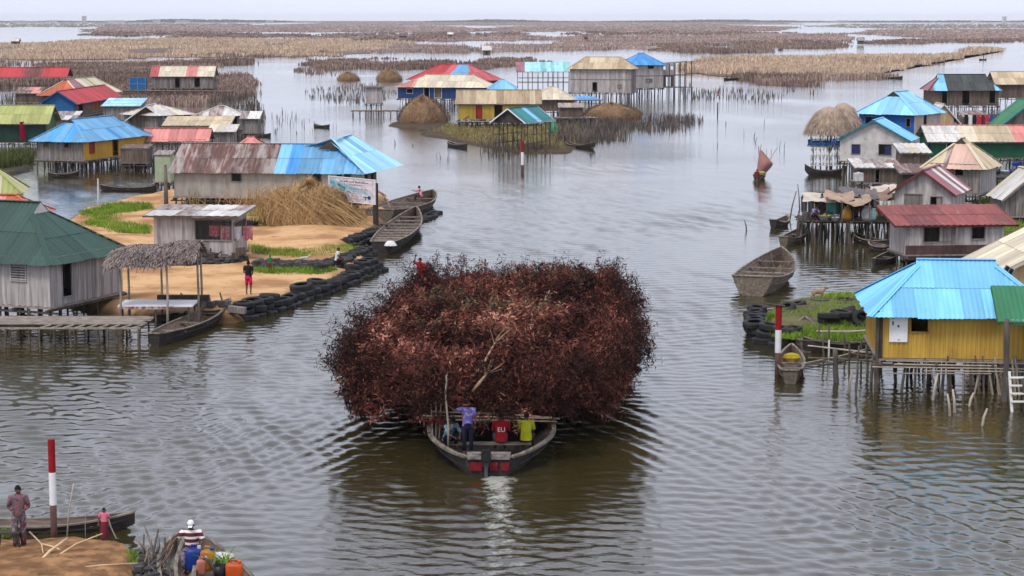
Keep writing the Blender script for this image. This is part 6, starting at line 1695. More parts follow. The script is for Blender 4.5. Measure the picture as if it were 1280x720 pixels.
        for a, b, c in (('shl', 'ell', 'wrl'), ('shr', 'elr', 'wrr')):
            pts = [fl(a, 'che', 0.25), j[a], fl(a, b, min(1, sleeve * 0.6)), fl(a, b, min(1, sleeve))]
            rr_ = [.085, .078, .066, .064]
            if sleeve > 1: pts[3] = j[b]; pts += [fl(b, c, sleeve - 1)]; rr_ = [.085, .078, .066, .056, .045]
            mb.tube(pts, [q * s for q in rr_], shirt, n=10, cap=False, rnd=0.5)
        mb.build('shirt', root, smooth=True)
    if bottom is not None:
        mb = MB()
        if bottom_kind == 'skirt':
            hem = .12 if pose == 'stand' else 0
            ring_loft(mb, [(j['pel'] + Vector((0, 0, .10 * s)), .15 * s, .12 * s), (j['pel'], .19 * s, .15 * s), (fl('pel', 'knl', .5) * .5 + fl('pel', 'knr', .5) * .5, .21 * s, .17 * s), ((j['knl'] + j['knr']) / 2, .21 * s, .18 * s), ((j['anl'] + j['anr']) / 2 + Vector((0, 0, hem * s)), .23 * s, .19 * s)], bottom, n=20, wob=0.12)
        else:
            ln = {'trousers': 0.9, 'shorts': 0.0}[bottom_kind]
            ring_loft(mb, [(j['pel'] + Vector((0, 0, .10 * s)), .15 * s, .115 * s), (j['pel'], .165 * s, .13 * s), ((j['hil'] + j['hir']) / 2 - Vector((0, 0, .06 * s)), .165 * s, .13 * s)], bottom, n=16)
            for a, b, c in (('hil', 'knl', 'anl'), ('hir', 'knr', 'anr')):
                pts = [j[a], fl(a, b, .5), fl(a, b, .95)]; rr_ = [.10, .088, .075]
                if ln: pts += [fl(b, c, .5), fl(b, c, ln)]; rr_ += [.066, .058]
                mb.tube(pts, [q * s for q in rr_], bottom, n=10, cap=True, rnd=0.5)
        mb.build({'skirt': 'skirt', 'trousers': 'trousers', 'shorts': 'shorts'}[bottom_kind], root, smooth=True)
    return root, j, s

def cloth(key, c1, c2=None, c3=None, nscale=8, **k):
    return mat(key, c1, c2 or c1, col3=c3, rnd=0, nscale=nscale, detail=2, rough=0.9, **k)
PRINT1 = cloth('patterned_wax_print', (0.34, 0.05, 0.06), (0.07, 0.08, 0.14), (0.22, 0.16, 0.17), nscale=13)
PRINT2 = cloth('violet_print', (0.42, 0.40, 0.62), (0.30, 0.12, 0.30), (0.17, 0.17, 0.48), nscale=9)
PRINT3 = cloth('grey_teal_print', (0.36, 0.45, 0.45), (0.04, 0.05, 0.07), (0.14, 0.22, 0.25), nscale=12)
NAVY = cloth('navy_trousers', (0.012, 0.014, 0.035)); REDC = cloth('red_shirt', (0.42, 0.012, 0.025), (0.30, 0.01, 0.018), nscale=4)
YELC = cloth('yellow_green_shirt', (0.46, 0.47, 0.03), (0.36, 0.36, 0.02), nscale=5)
PINKC = cloth('pink_dress', (0.72, 0.23, 0.30), (0.60, 0.17, 0.24), nscale=6)
WINE = cloth('wine_skirt', (0.17, 0.025, 0.04)); WHITEC = cloth('white_cloth', (0.75, 0.74, 0.72), (0.6, 0.6, 0.6)); BLK = cloth('black_shirt', (0.015, 0.015, 0.02)); HOTP = cloth('hot_pink_shorts', (0.62, 0.02, 0.12))
GRNC = cloth('green_shirt', (0.02, 0.22, 0.06)); BRNC = cloth('brown_cloth', (0.09, 0.05, 0.035)); BLUC = cloth('blue_cloth', (0.05, 0.10, 0.30)); GRYC = cloth('grey_cloth', (0.12, 0.12, 0.13)); DKRED = cloth('dark_red_cloth', (0.2, 0.02, 0.025))

def g2(x, y, z): return Vector((x, y, z))
# on the loaded boat
p_, j_, s_ = person('standing person in violet patterned shirt holding an upright pole on the loaded boat', (-1.40, 61.8, 0.36), 175, 1.74, J=dict(ell=(-.24, .0, 1.14), wrl=(-.22, .1, .92), shr=(.19, 0, 1.41), elr=(.42, .06, 1.38), wrr=(.60, .14, 1.56)),
       shirt=PRINT2, bottom=NAVY, fingers=0.8, sleeve=0.7)
wr = Matrix.Translation(p_.location) @ Matrix.Rotation(-R(175), 4, 'Z') @ j_['wrr']
mb = MB(); mb.tube([wr + Vector((-0.07, -.05, 1.0)) , wr + Vector((-.05, -.05, .75)), wr + Vector((-.09, -.05, .5)), wr + Vector((-.06, -.06, .0)), wr + Vector((0.0, -.05, -.7)), wr + Vector((-.02, 0.0, -1.45))], [0.022, 0.03, 0.028, 0.032, 0.034, 0.03], POLEW, n=7)
tag(mb.build('punt_pole', smooth=True), 'crooked upright pole held by the standing person on the loaded boat', 'pole')
person('person hunched over in a grey and teal patterned top at the left of the stern', (-1.95, 62.3, 0.45), 150, 1.75, 'squat', shirt=PRINT3, bottom=NAVY, sleeve=1.2, nod=0.5, fingers=0.6)
p_, j_, s_ = person('seated person in a red shirt with white letters on its back', (-0.35, 62.4, 0.62), -4, 1.8, 'sit', shirt=REDC, bottom=GRYC, sleeve=0.9, nod=0.35, fingers=0.6)
tc_ = bpy.data.curves.new('lettering', 'FONT'); tc_.body = 'EU'; tc_.size = 0.21; tc_.extrude = 0.004; tc_.align_x = 'CENTER'
tc_.materials.append(WHITEP); to_ = bpy.data.objects.new('lettering', tc_); sc.collection.objects.link(to_); lm_ = bpy.data.meshes.new_from_object(to_.evaluated_get(bpy.context.evaluated_depsgraph_get())); bpy.data.objects.remove(to_); to = bpy.data.objects.new('lettering', lm_); link(to, p_); to.location = (0, -0.135, 0.35); to.rotation_euler = (R(85), 0, 0)
person('seated person in a yellow green shirt at the right of the stern', (0.45, 62.5, 0.62), 6, 1.75, 'sit', shirt=YELC, bottom=BRNC, sleeve=0.85, nod=0.3, fingers=0.6)
for (x, y, w_, d_, lb) in ((-0.35, 62.4, 1.5, .3, 'plank bench the red shirted person sits on'), (0.42, 62.5, 0.6, .3, 'plank bench under the yellow green shirt')) if False else ((0.0, 62.45, 1.6, .3, 'plank bench across the stern under two seated people'),):
    b = MB(); b.box((x - 2.0, y - d_ / 2, .53), (x + .62, y + d_ / 2, .58), GUN); b.build('thwart', None)
    bb = sc.collection.objects[-1]; bb.parent = main; bb.matrix_parent_inverse = (Matrix.Translation(main.location) @ Matrix.Rotation(main.rotation_euler.z, 4, 'Z')).inverted()
# red marker rags and sticks at the left of the stern
mb = MB()
for k in range(3): mb.tube([(-2.55 + .1 * k, 63.0, 0.6), (-2.6 + .16 * k, 62.9, 1.75 + .12 * (k % 2))], 0.022, POLEW)
root = empty('stick_bundle', (0, 0, 0)); tag(root, 'three upright sticks tied with a red rag at the left of the loaded stern', 'sticks')
mb.build('sticks', root)
mb = MB(); mb.tube([(-2.66, 62.9, 1.15), (-2.5, 62.85, 1.27), (-2.36, 62.9, 1.22), (-2.25, 62.88, 1.05)], [.05, .09, .08, .03], REDP); mb.build('rag', root)
q = P(517, 356, 2.3); q = Vector((q.x, q.y, 2.2))
person('person in red standing at the far left edge of the brush heap', (-4.0, 86.2, 2.2), 200, 1.5, J=dict(elr=(.3, .05, 1.45), wrr=(.22, .1, 1.75)), shirt=REDC, bottom=DKRED, sleeve=1.2)
# near landing
LZ = 0.60
def onp(px, py, z): v = P(px, py, z); return (v.x, v.y, z)
person('barefoot woman in red and grey patterned clothes standing at the near left corner', onp(25, 686, LZ), 172, 1.66, J=dict(ell=(-.25, .0, 1.14), wrl=(-.10, .17, 1.03), elr=(.25, .0, 1.14), wrr=(.08, .17, 1.0), anr=(.10, .10, .08), tor=(.11, .25, .03), knr=(.10, .12, .49)), shirt=PRINT1, bottom=cloth('grey_red_print', (0.30, 0.26, 0.27), (0.20, 0.05, 0.07), (0.10, 0.09, 0.11), nscale=12), bottom_kind='trousers', fingers=0.5, sleeve=1.55, look=-30)
person('small child in a pink top holding a stick beside the long dugout', onp(131, 677, LZ), 180, 0.90, J=dict(elr=(.27, .0, 1.1), wrr=(.26, .14, .95)), shirt=PINKC, bottom=WINE, bottom_kind='skirt', fingers=0.5, sleeve=0.55)
v = Vector(onp(131, 677, LZ)); mb = MB(); mb.tube([v + Vector((0.13, -0.1, 0.62)), v + Vector((.2, -.12, .4)), v + Vector((.33, -.15, 0.12))], [0.022, .02, .016], POLEW)
tag(mb.build('stick'), 'short bent stick in the hand of the child in pink', 'stick')
# bank
person('person in a black shirt and pink shorts standing on the sand by the tyres', onp(311, 369, 0.62), 15, 1.70, shirt=BLK, bottom=HOTP, bottom_kind='shorts', fingers=False, J=dict(wrl=(-.15, .12, 1.05), wrr=(.15, .12, 1.05)))
person('little child in a green shirt on the sand bank', onp(338, 341, 0.62), 175, 0.95, shirt=GRNC, bottom=DKRED, bottom_kind='shorts')
person('person in white sitting among the tyres at the bend of the bank', onp(421, 326, 0.95), 90, 1.4, 'sit', shirt=WHITEC, bottom=BRNC)
person('seated person in a pink and white shirt on the boat beyond the billboard', onp(526, 246, 0.85), -80, 1.6, 'sit', shirt=cloth('pink_white', (0.75, 0.6, 0.62), (0.6, 0.05, 0.15), nscale=5), bottom=BRNC, sleeve=1.0, J=dict(wrl=(-.14, .6, .5), ell=(-.2, .35, .45)))
person('standing paddler at the left end of the small middle canoe', onp(706, 184, 0.12), 80, 1.3, shirt=BLK, bottom=GRYC, J=dict(wrl=(-.1, .45, .95), wrr=(.1, .45, 1.05)))
person('second small dark figure at the right end of the middle canoe', onp(738, 186, 0.35), 90, 1.2, 'sit', shirt=BLK, bottom=GRYC)
person('crouched figure steering the sailing canoe', onp(946, 222, 0.35), 10, 1.4, 'sit', shirt=DKRED, bottom=BRNC)
person('dark figure on the far green laden canoe', onp(1117, 98.5, 0.3), 90, 1.4, 'sit', shirt=BLK, bottom=BRNC)
person('lone paddler standing in the tiny canoe far up the right channel', onp(1229, 75, 0.15), 90, 1.7, shirt=BLK, bottom=GRYC)
person('seated figure leaning on the rail of the thatched round hut', onp(1042, 183.5, 2.3), 200, 1.5, 'sit', shirt=BLUC, bottom=GRYC)
# ------------------------------------------------------------------ tyres
TYRE = mat('old_tyre', (0.040, 0.040, 0.043), (0.022, 0.022, 0.024), rnd=0.5, nscale=3, detail=6, rough=0.8, rust=(0.085, 0.08, 0.07), rustlo=0.55, rusthi=0.75, rscale=2)
def tyre_mesh(r=0.5, w_=0.30):
    mb = MB(); n = 28; ri = r * 0.56
    prof = [(ri, -w_ * .36), (ri * 1.06, -w_ * .46), (r * .82, -w_ * .5), (r * .95, -w_ * .42), (r, -w_ * .3), (r, -w_ * .1), (r * .985, 0), (r, w_ * .1), (r, w_ * .3), (r * .95, w_ * .42), (r * .82, w_ * .5), (ri * 1.06, w_ * .46), (ri, w_ * .36), (ri * 1.22, w_ * .25), (r * .86, 0.0), (ri * 1.22, -w_ * .25), (ri, -w_ * .36)]
    i0 = 0; im = mb.mi(TYRE)
    for (a, z) in prof:
        for k in range(n):
            t = 2 * math.pi * k / n; rr_ = a * (1 + (0.018 if (k % 2 and a > r * .97) else 0))
            mb.v.append((rr_ * math.cos(t), rr_ * math.sin(t), z)); mb.r.append(0.5); mb.uv.append((0, 0))
    for k in range(len(prof) - 1):
        for j in range(n):
            a = k * n + j; b = k * n + (j + 1) % n
            mb.f.append((a, b, b + n, a + n)); mb.m.append(im)
    o = mb.build('tyre', smooth=True); me = o.data; bpy.data.objects.remove(o); return me
TY = [tyre_mesh(0.40, 0.28), tyre_mesh(0.46, 0.32), tyre_mesh(0.50, 0.30)]
def tyre(x, y, z, label, group, k=None, rx=0.0, ry=0.0, sc_=1.0):
    o = bpy.data.objects.new('tyre', TY[k if k is not None else random.randrange(3)]); link(o)
    o.location = (x, y, z); o.rotation_euler = (rx + random.gauss(0, .05), ry + random.gauss(0, .05), random.uniform(0, 6.28)); o.scale = (sc_,) * 3
    tag(o, label, 'tyre', group)
def tyre_wall(line, lev, label, group, rows=1, sp=0.88, z0=0.0, back=0.0):
    pts = [P(x, y, 0) for x, y in line]
    acc = 0
    for i in range(len(pts) - 1):
        a, b = pts[i], pts[i + 1]; L = (b - a).length; d = (b - a) / L; n = Vector((-d.y, d.x, 0))
        t = acc
        while t < L:
            c = a + d * t
            nl = lev if not callable(lev) else lev((i + t / L) / (len(pts) - 1))
            for l_ in range(nl):
                tyre(c.x + n.x * (back + .16 * l_) + random.uniform(-.06, .06), c.y + n.y * (back + .16 * l_) + random.uniform(-.08, .08), z0 + 0.06 + 0.30 * l_ , label, group, rx=random.uniform(-.1, .1), ry=random.uniform(-.08, .08), sc_=random.uniform(.98, 1.18))
            t += sp * random.uniform(0.95, 1.2)
        acc = t - L
tyre_wall([(300, 398), (330, 390), (362, 378), (396, 367), (430, 352), (468, 336)], lambda t: random.choice((2, 3, 3)), 'old black tyre in the stacked tyre wall along the sand bank', 'tyres edging the sand bank', back=-0.5)
tyre_wall([(400, 352), (430, 341), (462, 326)], 2, 'old black tyre in the stacked tyre wall along the sand bank', 'tyres edging the sand bank', z0=0.45, back=-0.15)
tyre_wall([(436, 312), (452, 306), (468, 300), (478, 293)], 2, 'old tyre heaped at the inner corner beside the long boat', 'tyres by the long boat', z0=0.15)
tyre_wall([(497, 285), (515, 280), (535, 274), (545, 266)], 1, 'half sunken tyre under the broad boat beyond the billboard', 'tyres under the broad boat')
tyre_wall([(205, 407), (240, 402), (290, 399)], 2, 'dark tyre in the low row behind the dugout canoe', 'tyres behind the dugout', z0=-0.05)
tyre_wall([(952, 424), (950, 412), (956, 402)], 3, 'old tyre stacked at the water edge of the grassy islet', 'tyres stacked round the islet')
tyre_wall([(958, 428), (975, 432), (990, 433), (1003, 430)], 3, 'old tyre stacked at the water edge of the grassy islet', 'tyres stacked round the islet', back=-0.1)
for (x, y, z, k, rx, ry) in ((982, 386, .62, 2, .5, 0), (995, 382, .6, 2, .3, 0), (1024, 378, .5, 2, 0, 0), (1055, 377, .5, 1, 0, 0)):
    v = P(x, y, z); tyre(v.x, v.y, z, 'tyre lying along the far rim of the grassy islet', 'tyres on the far rim of the islet', k, rx, ry)
for (x, y, z, k, rx, ry) in ((1036, 399, .72, 2, 0, 0), (1036, 395, 1.02, 2, .1, 0), (1052, 396, .72, 2, 0, 0), (1052, 392, 1.02, 2, 0, 0), (1057, 389, .95, 1, 0, .3), (1068, 394, .85, 2, .2, .6), (1078, 399, .85, 1, .9, .3), (1086, 392, .8, 2, 0, .4)):
    v = P(x, y, z); tyre(v.x, v.y, z, 'tyre in the heap in the middle of the grassy islet', 'tyres heaped on the islet', k, rx, ry)
v = P(345, 277, .75); tyre(v.x, v.y, .75, 'single tyre beside the grey kiosk', None, 2); v = P(313, 279, .75); tyre(v.x, v.y, .75, 'tyre half hidden in grass right of the kiosk washing', None, 2)

# dark stones between the two terraces of the bank
def rubble(name, line, n, z, label, r=0.28, w_=0.8, m=None):
    m = m or mat('dark_stone', (0.10, 0.095, 0.095), (0.045, 0.042, 0.045), rnd=0.7, nscale=2, detail=6)
    pts = [P(x, y, z) for x, y in line]; mb = MB()
    for k in range(n):
        t = random.random() * (len(pts) - 1); i = int(t); c = pts[i] + (pts[i + 1] - pts[i]) * (t - i) + Vector((random.uniform(-.3, .3), random.uniform(-w_, w_), random.uniform(-.1, .15)))
        ra = r * random.uniform(.5, 1.2); q = [random.uniform(.6, 1) for _ in range(7)]
        mb.lathe([(0, -ra * .5), (ra * q[0], -ra * .3), (ra * q[1], 0.1 * ra), (ra * .7 * q[2], ra * .4), (0, ra * .5)], m, n=6, c=tuple(c), sy=q[3])
    tag(mb.build(name), label, 'stones', kind='stuff')
rubble('stones', [(318, 330), (350, 331), (400, 331), (432, 327)], 330, 0.75, 'strip of dark stones between the two levels of the sand bank')
rubble('driftwood_litter', [(182, 322), (240, 328), (300, 326)], 120, 0.7, 'dark litter of wood and stones under the grey kiosk', r=.3, w_=.5)
rubble('stones', [(168, 700), (180, 712), (190, 735)], 150, 0.35, 'dark stones at the edge of the near landing', r=.16, w_=.5)

# ---- thatched shelter with a table
THATCH = leafmat('grey_thatch', [(0.11, 0.085, 0.075), (0.22, 0.17, 0.155), (0.33, 0.265, 0.24)], nscale=1.5, w_noise=0.3)
THATCHB = leafmat('brown_thatch', [(0.22, 0.16, 0.115), (0.36, 0.27, 0.20), (0.48, 0.38, 0.29)], nscale=1.5, w_noise=0.3)
def thatch(parent, surf, n, m, bl=0.5, wd=0.05, name='thatch', down=(0, 0, -1)):
    """surf(u,v)->(point, normal, downslope) arrays"""
    u = rng.random(n); v = rng.random(n); p, nr, dn = surf(u, v)
    d = dn + rng.normal(0, 0.25, (n, 3)); d /= np.linalg.norm(d, axis=1, keepdims=True)
    s_ = np.cross(d, nr); s_ /= np.linalg.norm(s_, axis=1, keepdims=True) + 1e-9; s_ *= wd / 2
    l_ = bl * rng.uniform(.5, 1.2, n)[:, None]; p = p + nr * rng.uniform(0, .10, n)[:, None]
    e = p + d * l_ + nr * rng.uniform(-.02, .10, n)[:, None]
    V = np.stack([p - s_, p + s_, e + s_ * .5, e - s_ * .5], 1).reshape(-1, 3); i = (np.arange(n) * 4)[:, None]
    return np_mesh(name, V, i + np.array([[0, 1, 2, 3]]), np.repeat(rng.random(n), 4), m, parent)
A, rz, L = frame_between((150, 386), (238, 386), 0.9)
sh = empty('thatched_shelter', (A.x, A.y, 0), rz); tag(sh, 'open shelter with shaggy grey thatch on four poles and a white table', 'shelter')
Wd = 2.5
def surf(u, v):
    x = -0.55 + (L + 0.9) * u; s_ = v * 2 - 1; y = Wd / 2 + s_ * (Wd / 2 + .45); z = 3.15 + 0.75 * (1 - np.abs(s_) ** 1.6) * (0.75 + 0.25 * np.sin(u * 3.1)) - 0.35 * (1 - u) + .08 * np.sin(9 * u)
    nr = np.stack([u * 0, s_ * .7, 1 - .4 * np.abs(s_)], -1); dn = np.stack([(rng.random(len(u)) - .5) * .5, np.sign(s_) * 1.0, -.55 - u * 0], -1)
    return np.stack([x, y, z], -1), nr, dn
mb = MB(); q = [[surf(np.array([a / 10]), np.array([b / 8]))[0][0] - np.array([0, 0, .05]) for b in range(9)] for a in range(11)]
for a in range(10):
    for b in range(8): mb.face([q[a][b], q[a + 1][b], q[a + 1][b + 1], q[a][b + 1]], THATCH, .2)
tr_ = mb.build('thatch_roof', sh); thatch(tr_, surf, 5200, THATCH, .45, .045)
for (x, y) in ((0.0, 0), (L * .68, -.25), (L + .25, .55), (L * .45, Wd), (-.1, Wd), (L + .1, Wd)):
    mb = MB(); mb.tube([(x, y, -.5), (x + .05, y, 1.5), (x + .02, y, 3.2)], [.06, .055, .05], POLEW, n=7); mb.build('post', sh, smooth=True)
mb = MB(); mb.box((-.1, .0, .98), (L + .1, 1.9, 1.05), WHITEP); mb.build('table_top', sh)
mb = MB(); mb.box((-.12, -.03, .88), (L * .75, .02, 1.0), mat('magazine_cover', (0.42, 0.44, 0.46), (0.05, 0.12, 0.22), col3=(0.40, 0.12, 0.10), rnd=.5, nscale=6, detail=1)); mb.build('table_edge', sh)
for k in range(6):
    mb = MB(); x = .1 + (L - .2) * (k % 3) / 2; y = .1 if k < 3 else 1.8; mb.bar((x, y, -.4), (x, y, .98), .07, .07, STILT); mb.build('table_leg', sh)
mb = MB(); mb.box((L * .4, 2.3, .95), (L + .5, 2.6, 1.2), DARKW); mb.build('back_board', sh)

# near left deck of the green roofed house
dk, DL = deck('landing_deck', 'long weathered deck of boards on posts in front of the green roofed house', (-75, 405), (176, 405), 0.9, 2.4, 0.9, board=.16, sp=1.25, zb=-.7, r=.95, tilt=.02)
mb = MB()
for k in range(9): mb.bar((DL - 4.2 + k * .5, -.7, .84), (DL - 3.9 + k * .5, .05, .86), .06, .05, POLEW)
mb.bar((DL - 7.5, -.7, .82), (DL + .1, -.72, .82), .07, .07, POLEW); mb.build('loose_battens', dk)
for k in range(6): stilt(dk, DL - 7.2 + k * 1.45, -.72, -.7, .82, .8, .03)

# ---- billboard
A, rz, L = frame_between((411.5, 250), (470, 256), 2.1)
bb = empty('billboard', (A.x, A.y, 0), rz); tag(bb, 'white billboard with a turquoise swoosh and rows of small print on dark posts', 'billboard')
Hb = 1.62
mb = MB(); mb.box((0, -.03, 2.1), (L, .03, 2.1 + Hb), mat('billboard_white', (0.74, 0.70, 0.74), rnd=0)); mb.build('panel', bb)
mb = MB()
for (a, b) in (((0, 2.12), (L, 2.12)), ((0, 2.08 + Hb), (L, 2.08 + Hb)), ((.02, 2.1), (.02, 2.1 + Hb)), ((L - .02, 2.1), (L - .02, 2.1 + Hb))): mb.bar((a[0], -.04, a[1]), (b[0], -.04, b[1]), .05, .05, WHITEP, up=(0, 1, 0))
mb.build('frame', bb)
def print_bits():
    cm = {'c': mat('sign_cyan', (0.10, 0.52, 0.62), rnd=.3), 'lc': mat('sign_pale_cyan', (0.38, 0.62, 0.72), rnd=.2), 'd': mat('sign_dark', (0.04, 0.06, 0.16), rnd=.3), 't': mat('sign_teal', (0.02, 0.24, 0.28), rnd=.3), 'r': mat('sign_red', (0.50, 0.12, 0.18), rnd=.3), 'b': mat('sign_blue', (0.16, 0.22, 0.55), rnd=.3)}
    Z = lambda v: 2.1 + Hb * (1 - v)
    mb = MB()
    # swoosh, a band from upper left to lower right
    N_ = 22; up_, lo_ = [], []
    for k in range(N_ + 1):
        t = k / N_; x = .03 + .84 * t; yc = .20 + .46 * t + .05 * math.sin(t * 6.0); th = .13 * (1 - t) + .045
        up_.append((x * L, -.034, Z(yc - th))); lo_.append((x * L, -.034, Z(yc + th)))
    for k in range(N_): mb.face([lo_[k], lo_[k + 1], up_[k + 1], up_[k]], cm['lc'])
    o = mb.build('swoosh', bb)
    mb = MB()
    def quad(x0, y0, x1, y1, m, sk=0.0, yy=-.037): mb.face([(x0 * L, yy, Z(y1)), (x1 * L, yy, Z(y1 + sk)), (x1 * L, yy, Z(y0 + sk)), (x0 * L, yy, Z(y0))], m)
    for (x0, y0, x1, y1, m_, sk) in ((.20, .26, .36, .34, 't', .16), (.22, .36, .34, .48, 'c', .10), (.04, .20, .13, .30, 'c', .0), (.04, .33, .12, .40, 'lc', .0), (.07, .42, .10, .52, 'd', .02), (.40, .54, .48, .58, 't', .04), (.74, .72, .84, .76, 'd', .01), (.78, .76, .80, .87, 'd', 0), (.84, .68, .90, .82, 'd', 0)):
        quad(x0, y0, x1, y1, cm[m_], sk)
    mb.build('picture', bb)
    mb = MB()
    def line(x0, x1, y, hgt, m, words):
        rr = random.Random(int(y * 1000)); x = x0
        while x < x1:
            wl = rr.uniform(.012, .022)
            for _ in range(rr.randint(*words)):
                if x > x1: break
                hh = hgt * rr.choice((.6, .6, 1.0)); quad(x, y - hh, x + wl * .55, y, m); quad(x, y - hgt * .5, x + wl * .8, y - hgt * .32, m); x += wl
            x += .02
    line(.26, .86, .20, .075, cm['d'], (3, 6)); line(.28, .46, .30, .05, cm['b'], (1, 2)); line(.48, .78, .31, .06, cm['r'], (5, 8)); line(.44, .84, .46, .055, cm['r'], (3, 7))
    line(.06, .36, .55, .02, cm['d'], (5, 9)); line(.06, .62, .64, .02, cm['d'], (5, 9)); line(.14, .70, .74, .02, cm['d'], (5, 9)); line(.14, .80, .85, .02, cm['d'], (5, 9))
    mb.build('lettering', bb)
print_bits()
mb = MB(); mb.bar((L - .12, .07, .3), (L - .12, .07, 3.5), .38, .14, DARKW, up=(0, 1, 0)); mb.build('post', bb)
mb = MB(); mb.bar((.6, .1, .3), (.6, .1, 3.5), .14, .12, DARKW, up=(0, 1, 0)); mb.build('post', bb)
mb = MB(); mb.bar((0, .08, 2.2), (L, .08, 2.2), .1, .1, DARKW); mb.build('batten', bb)

# ---- red and white channel markers
def marker(px, py_w, py_top, py_sw, label, r=.13, rot=0.0, dark_from=None, z=0.0, cap=False):
    A = P(px, py_w, z); ppm = (py_w - 24) / (14 - z)
    root = empty('channel_marker', (A.x, A.y, z)); tag(root, label, 'marker post')
    H = (py_w - py_top) / ppm * 1.01; Hs = (py_w - py_sw) / ppm; Hd = (py_w - dark_from) / ppm
    mb = MB(); mb.tube([(0, 0, -.6), (0, 0, Hd)], r * .95, mat('marker_base', (0.17, 0.085, 0.07), (0.10, 0.055, 0.05), rnd=.2), n=12); mb.build('base', root, smooth=True)
    mb = MB(); mb.tube([(0, 0, Hd), (0, 0, Hs)], r, WHITEP, n=14); mb.build('white_band', root)
    mb = MB(); mb.tube([(0, 0, Hs), (0, 0, H)], r, mat('marker_red', (0.36, 0.012, 0.02), (0.28, 0.01, 0.015), rnd=.1), n=14); mb.build('red_band', root)
    if cap: mb = MB(); mb.bar((-.55, 0, H + .08), (.25, 0, H - .02), .3, .04, DARKW); mb.build('cap_board', root)
    return root
marker(67.5, 662, 547, 588, 'tall thick red and white post standing at the near left landing', r=.095, dark_from=630, z=.5)
marker(972, 468, 381, 411, 'red and white post with a small board on top beside the grassy islet', r=.125, dark_from=440, cap=True)
marker(653, 216, 176, 190, 'slim red and white post in front of the teal roofed hut', r=.14, dark_from=206)
marker(897, 140, 114, 120, 'thin black and white post far out in the channel', r=.10, dark_from=128)
# green conical buoy
A = P(692, 167, 0); by = empty('buoy', (A.x, A.y, 0)); tag(by, 'green conical buoy beside the teal roofed hut', 'buoy'); gm = mat('buoy_green', (0.02, 0.26, 0.12), rnd=0, rough=.4)
mb = MB(); mb.lathe([(0, -.2), (1.0, -.1), (1.0, .25), (.75, .4), (0, .4)], gm, n=20); mb.build('float', by)
mb = MB(); mb.lathe([(.62, .4), (.5, .8), (.24, 1.3), (.05, 1.75), (0, 1.8)], gm, n=16); mb.build('cone', by)

# ---- thatched round hut on stilts
def round_hut():
    c = P(1037, 213, 0); c = Vector((c.x, c.y + 1.0, 0)); root = empty('round_hut', c); tag(root, 'round hut with domed thatched roof on a railed platform over water', 'hut')
    def dome(cx, cy, rx, z0, hh, par, name, n):
        prof = [(rx * 1.0, z0), (rx * .97, z0 + hh * .12), (rx * .82, z0 + hh * .45), (rx * .52, z0 + hh * .80), (rx * .2, z0 + hh * .97), (0, z0 + hh)]
        mb = MB(); mb.lathe(prof, THATCHB, n=24, c=(cx, cy, 0), rnd=.5); o = mb.build(name, par, smooth=True)
        def s2(u, v):
            t = u * 6.283; w_ = v ** .7; a = np.interp(w_, [0, .2, .5, .8, 1], [.02, .5, .82, .97, 1.0]) * rx; z = np.interp(w_, [0, .2, .5, .8, 1], [z0 + hh, z0 + .82 * hh, z0 + .46 * hh, z0 + .14 * hh, z0])
            cs, sn = np.cos(t), np.sin(t); return np.stack([cx + a * cs, cy + a * sn, z], -1), np.stack([cs, sn, .6 + 0 * cs], -1), np.stack([cs * .5, sn * .5, -1 + 0 * cs], -1)
        thatch(o, s2, n, THATCHB, .55, .05)
    dome(0, 0, 2.15, 3.45, 2.45, root, 'thatch_roof', 2600)
    mb = MB(); mb.lathe([(0, 2.2), (2.0, 2.2), (2.0, 2.32), (0, 2.32)], DECKW, n=18); mb.build('platform', root)
    for k in range(8):
        t = k * math.pi / 4 + .3; mb = MB(); mb.tube([(1.75 * math.cos(t), 1.75 * math.sin(t), 2.3), (1.75 * math.cos(t), 1.75 * math.sin(t), 3.7)], .06, TRIMW); mb.build('post', root)
    mb = MB()
    for k in range(24):
        t0 = k * math.pi / 12; t1 = t0 + math.pi / 12
        mb.bar((1.9 * math.cos(t0), 1.9 * math.sin(t0), 2.75), (1.9 * math.cos(t1), 1.9 * math.sin(t1), 2.75), .08, .08, NAVYW); mb.bar((1.9 * math.cos(t0), 1.9 * math.sin(t0), 2.35), (1.9 * math.cos(t0), 1.9 * math.sin(t0), 2.75), .05, .05, NAVYW)
        mb.bar((1.9 * math.cos(t0), 1.9 * math.sin(t0), 2.5), (1.9 * math.cos(t1), 1.9 * math.sin(t1), 2.5), .03, .3, BLUEP)
    mb.build('railing', root)
    for k in range(11):      # white turned balusters hanging below the platform front
        x = -1.8 + 3.6 * k / 10; mb = MB(); mb.lathe([(.04, .55), (.12, .75), (.05, 1.05), (.16, 1.5), (.05, 1.9), (.13, 2.1), (.13, 2.2)], TRIMW, n=8, c=(x, -1.75, 0)); mb.build('baluster', root)
    mb = MB(); mb.box((-1.9, -1.8, .48), (1.9, -1.7, .56), TRIMW); mb.build('rail', root)
    for k in range(10): t = k * .628; stilt(root, 1.6 * math.cos(t), 1.6 * math.sin(t), -.6, 2.25, 1.2, .02)
    c2 = P(1064, 213, 0); r2 = empty('round_hut', (c2.x, c2.y + 5.0, 0)); tag(r2, 'second thatched dome half hidden behind the round hut', 'hut')
    dome(0, 0, 1.9, 3.2, 2.9, r2, 'thatch_roof', 1500)
    for k in range(8): t = k * .785; stilt(r2, 1.5 * math.cos(t), 1.5 * math.sin(t), -.6, 3.4, 1.2, .02, name='post')
round_hut()

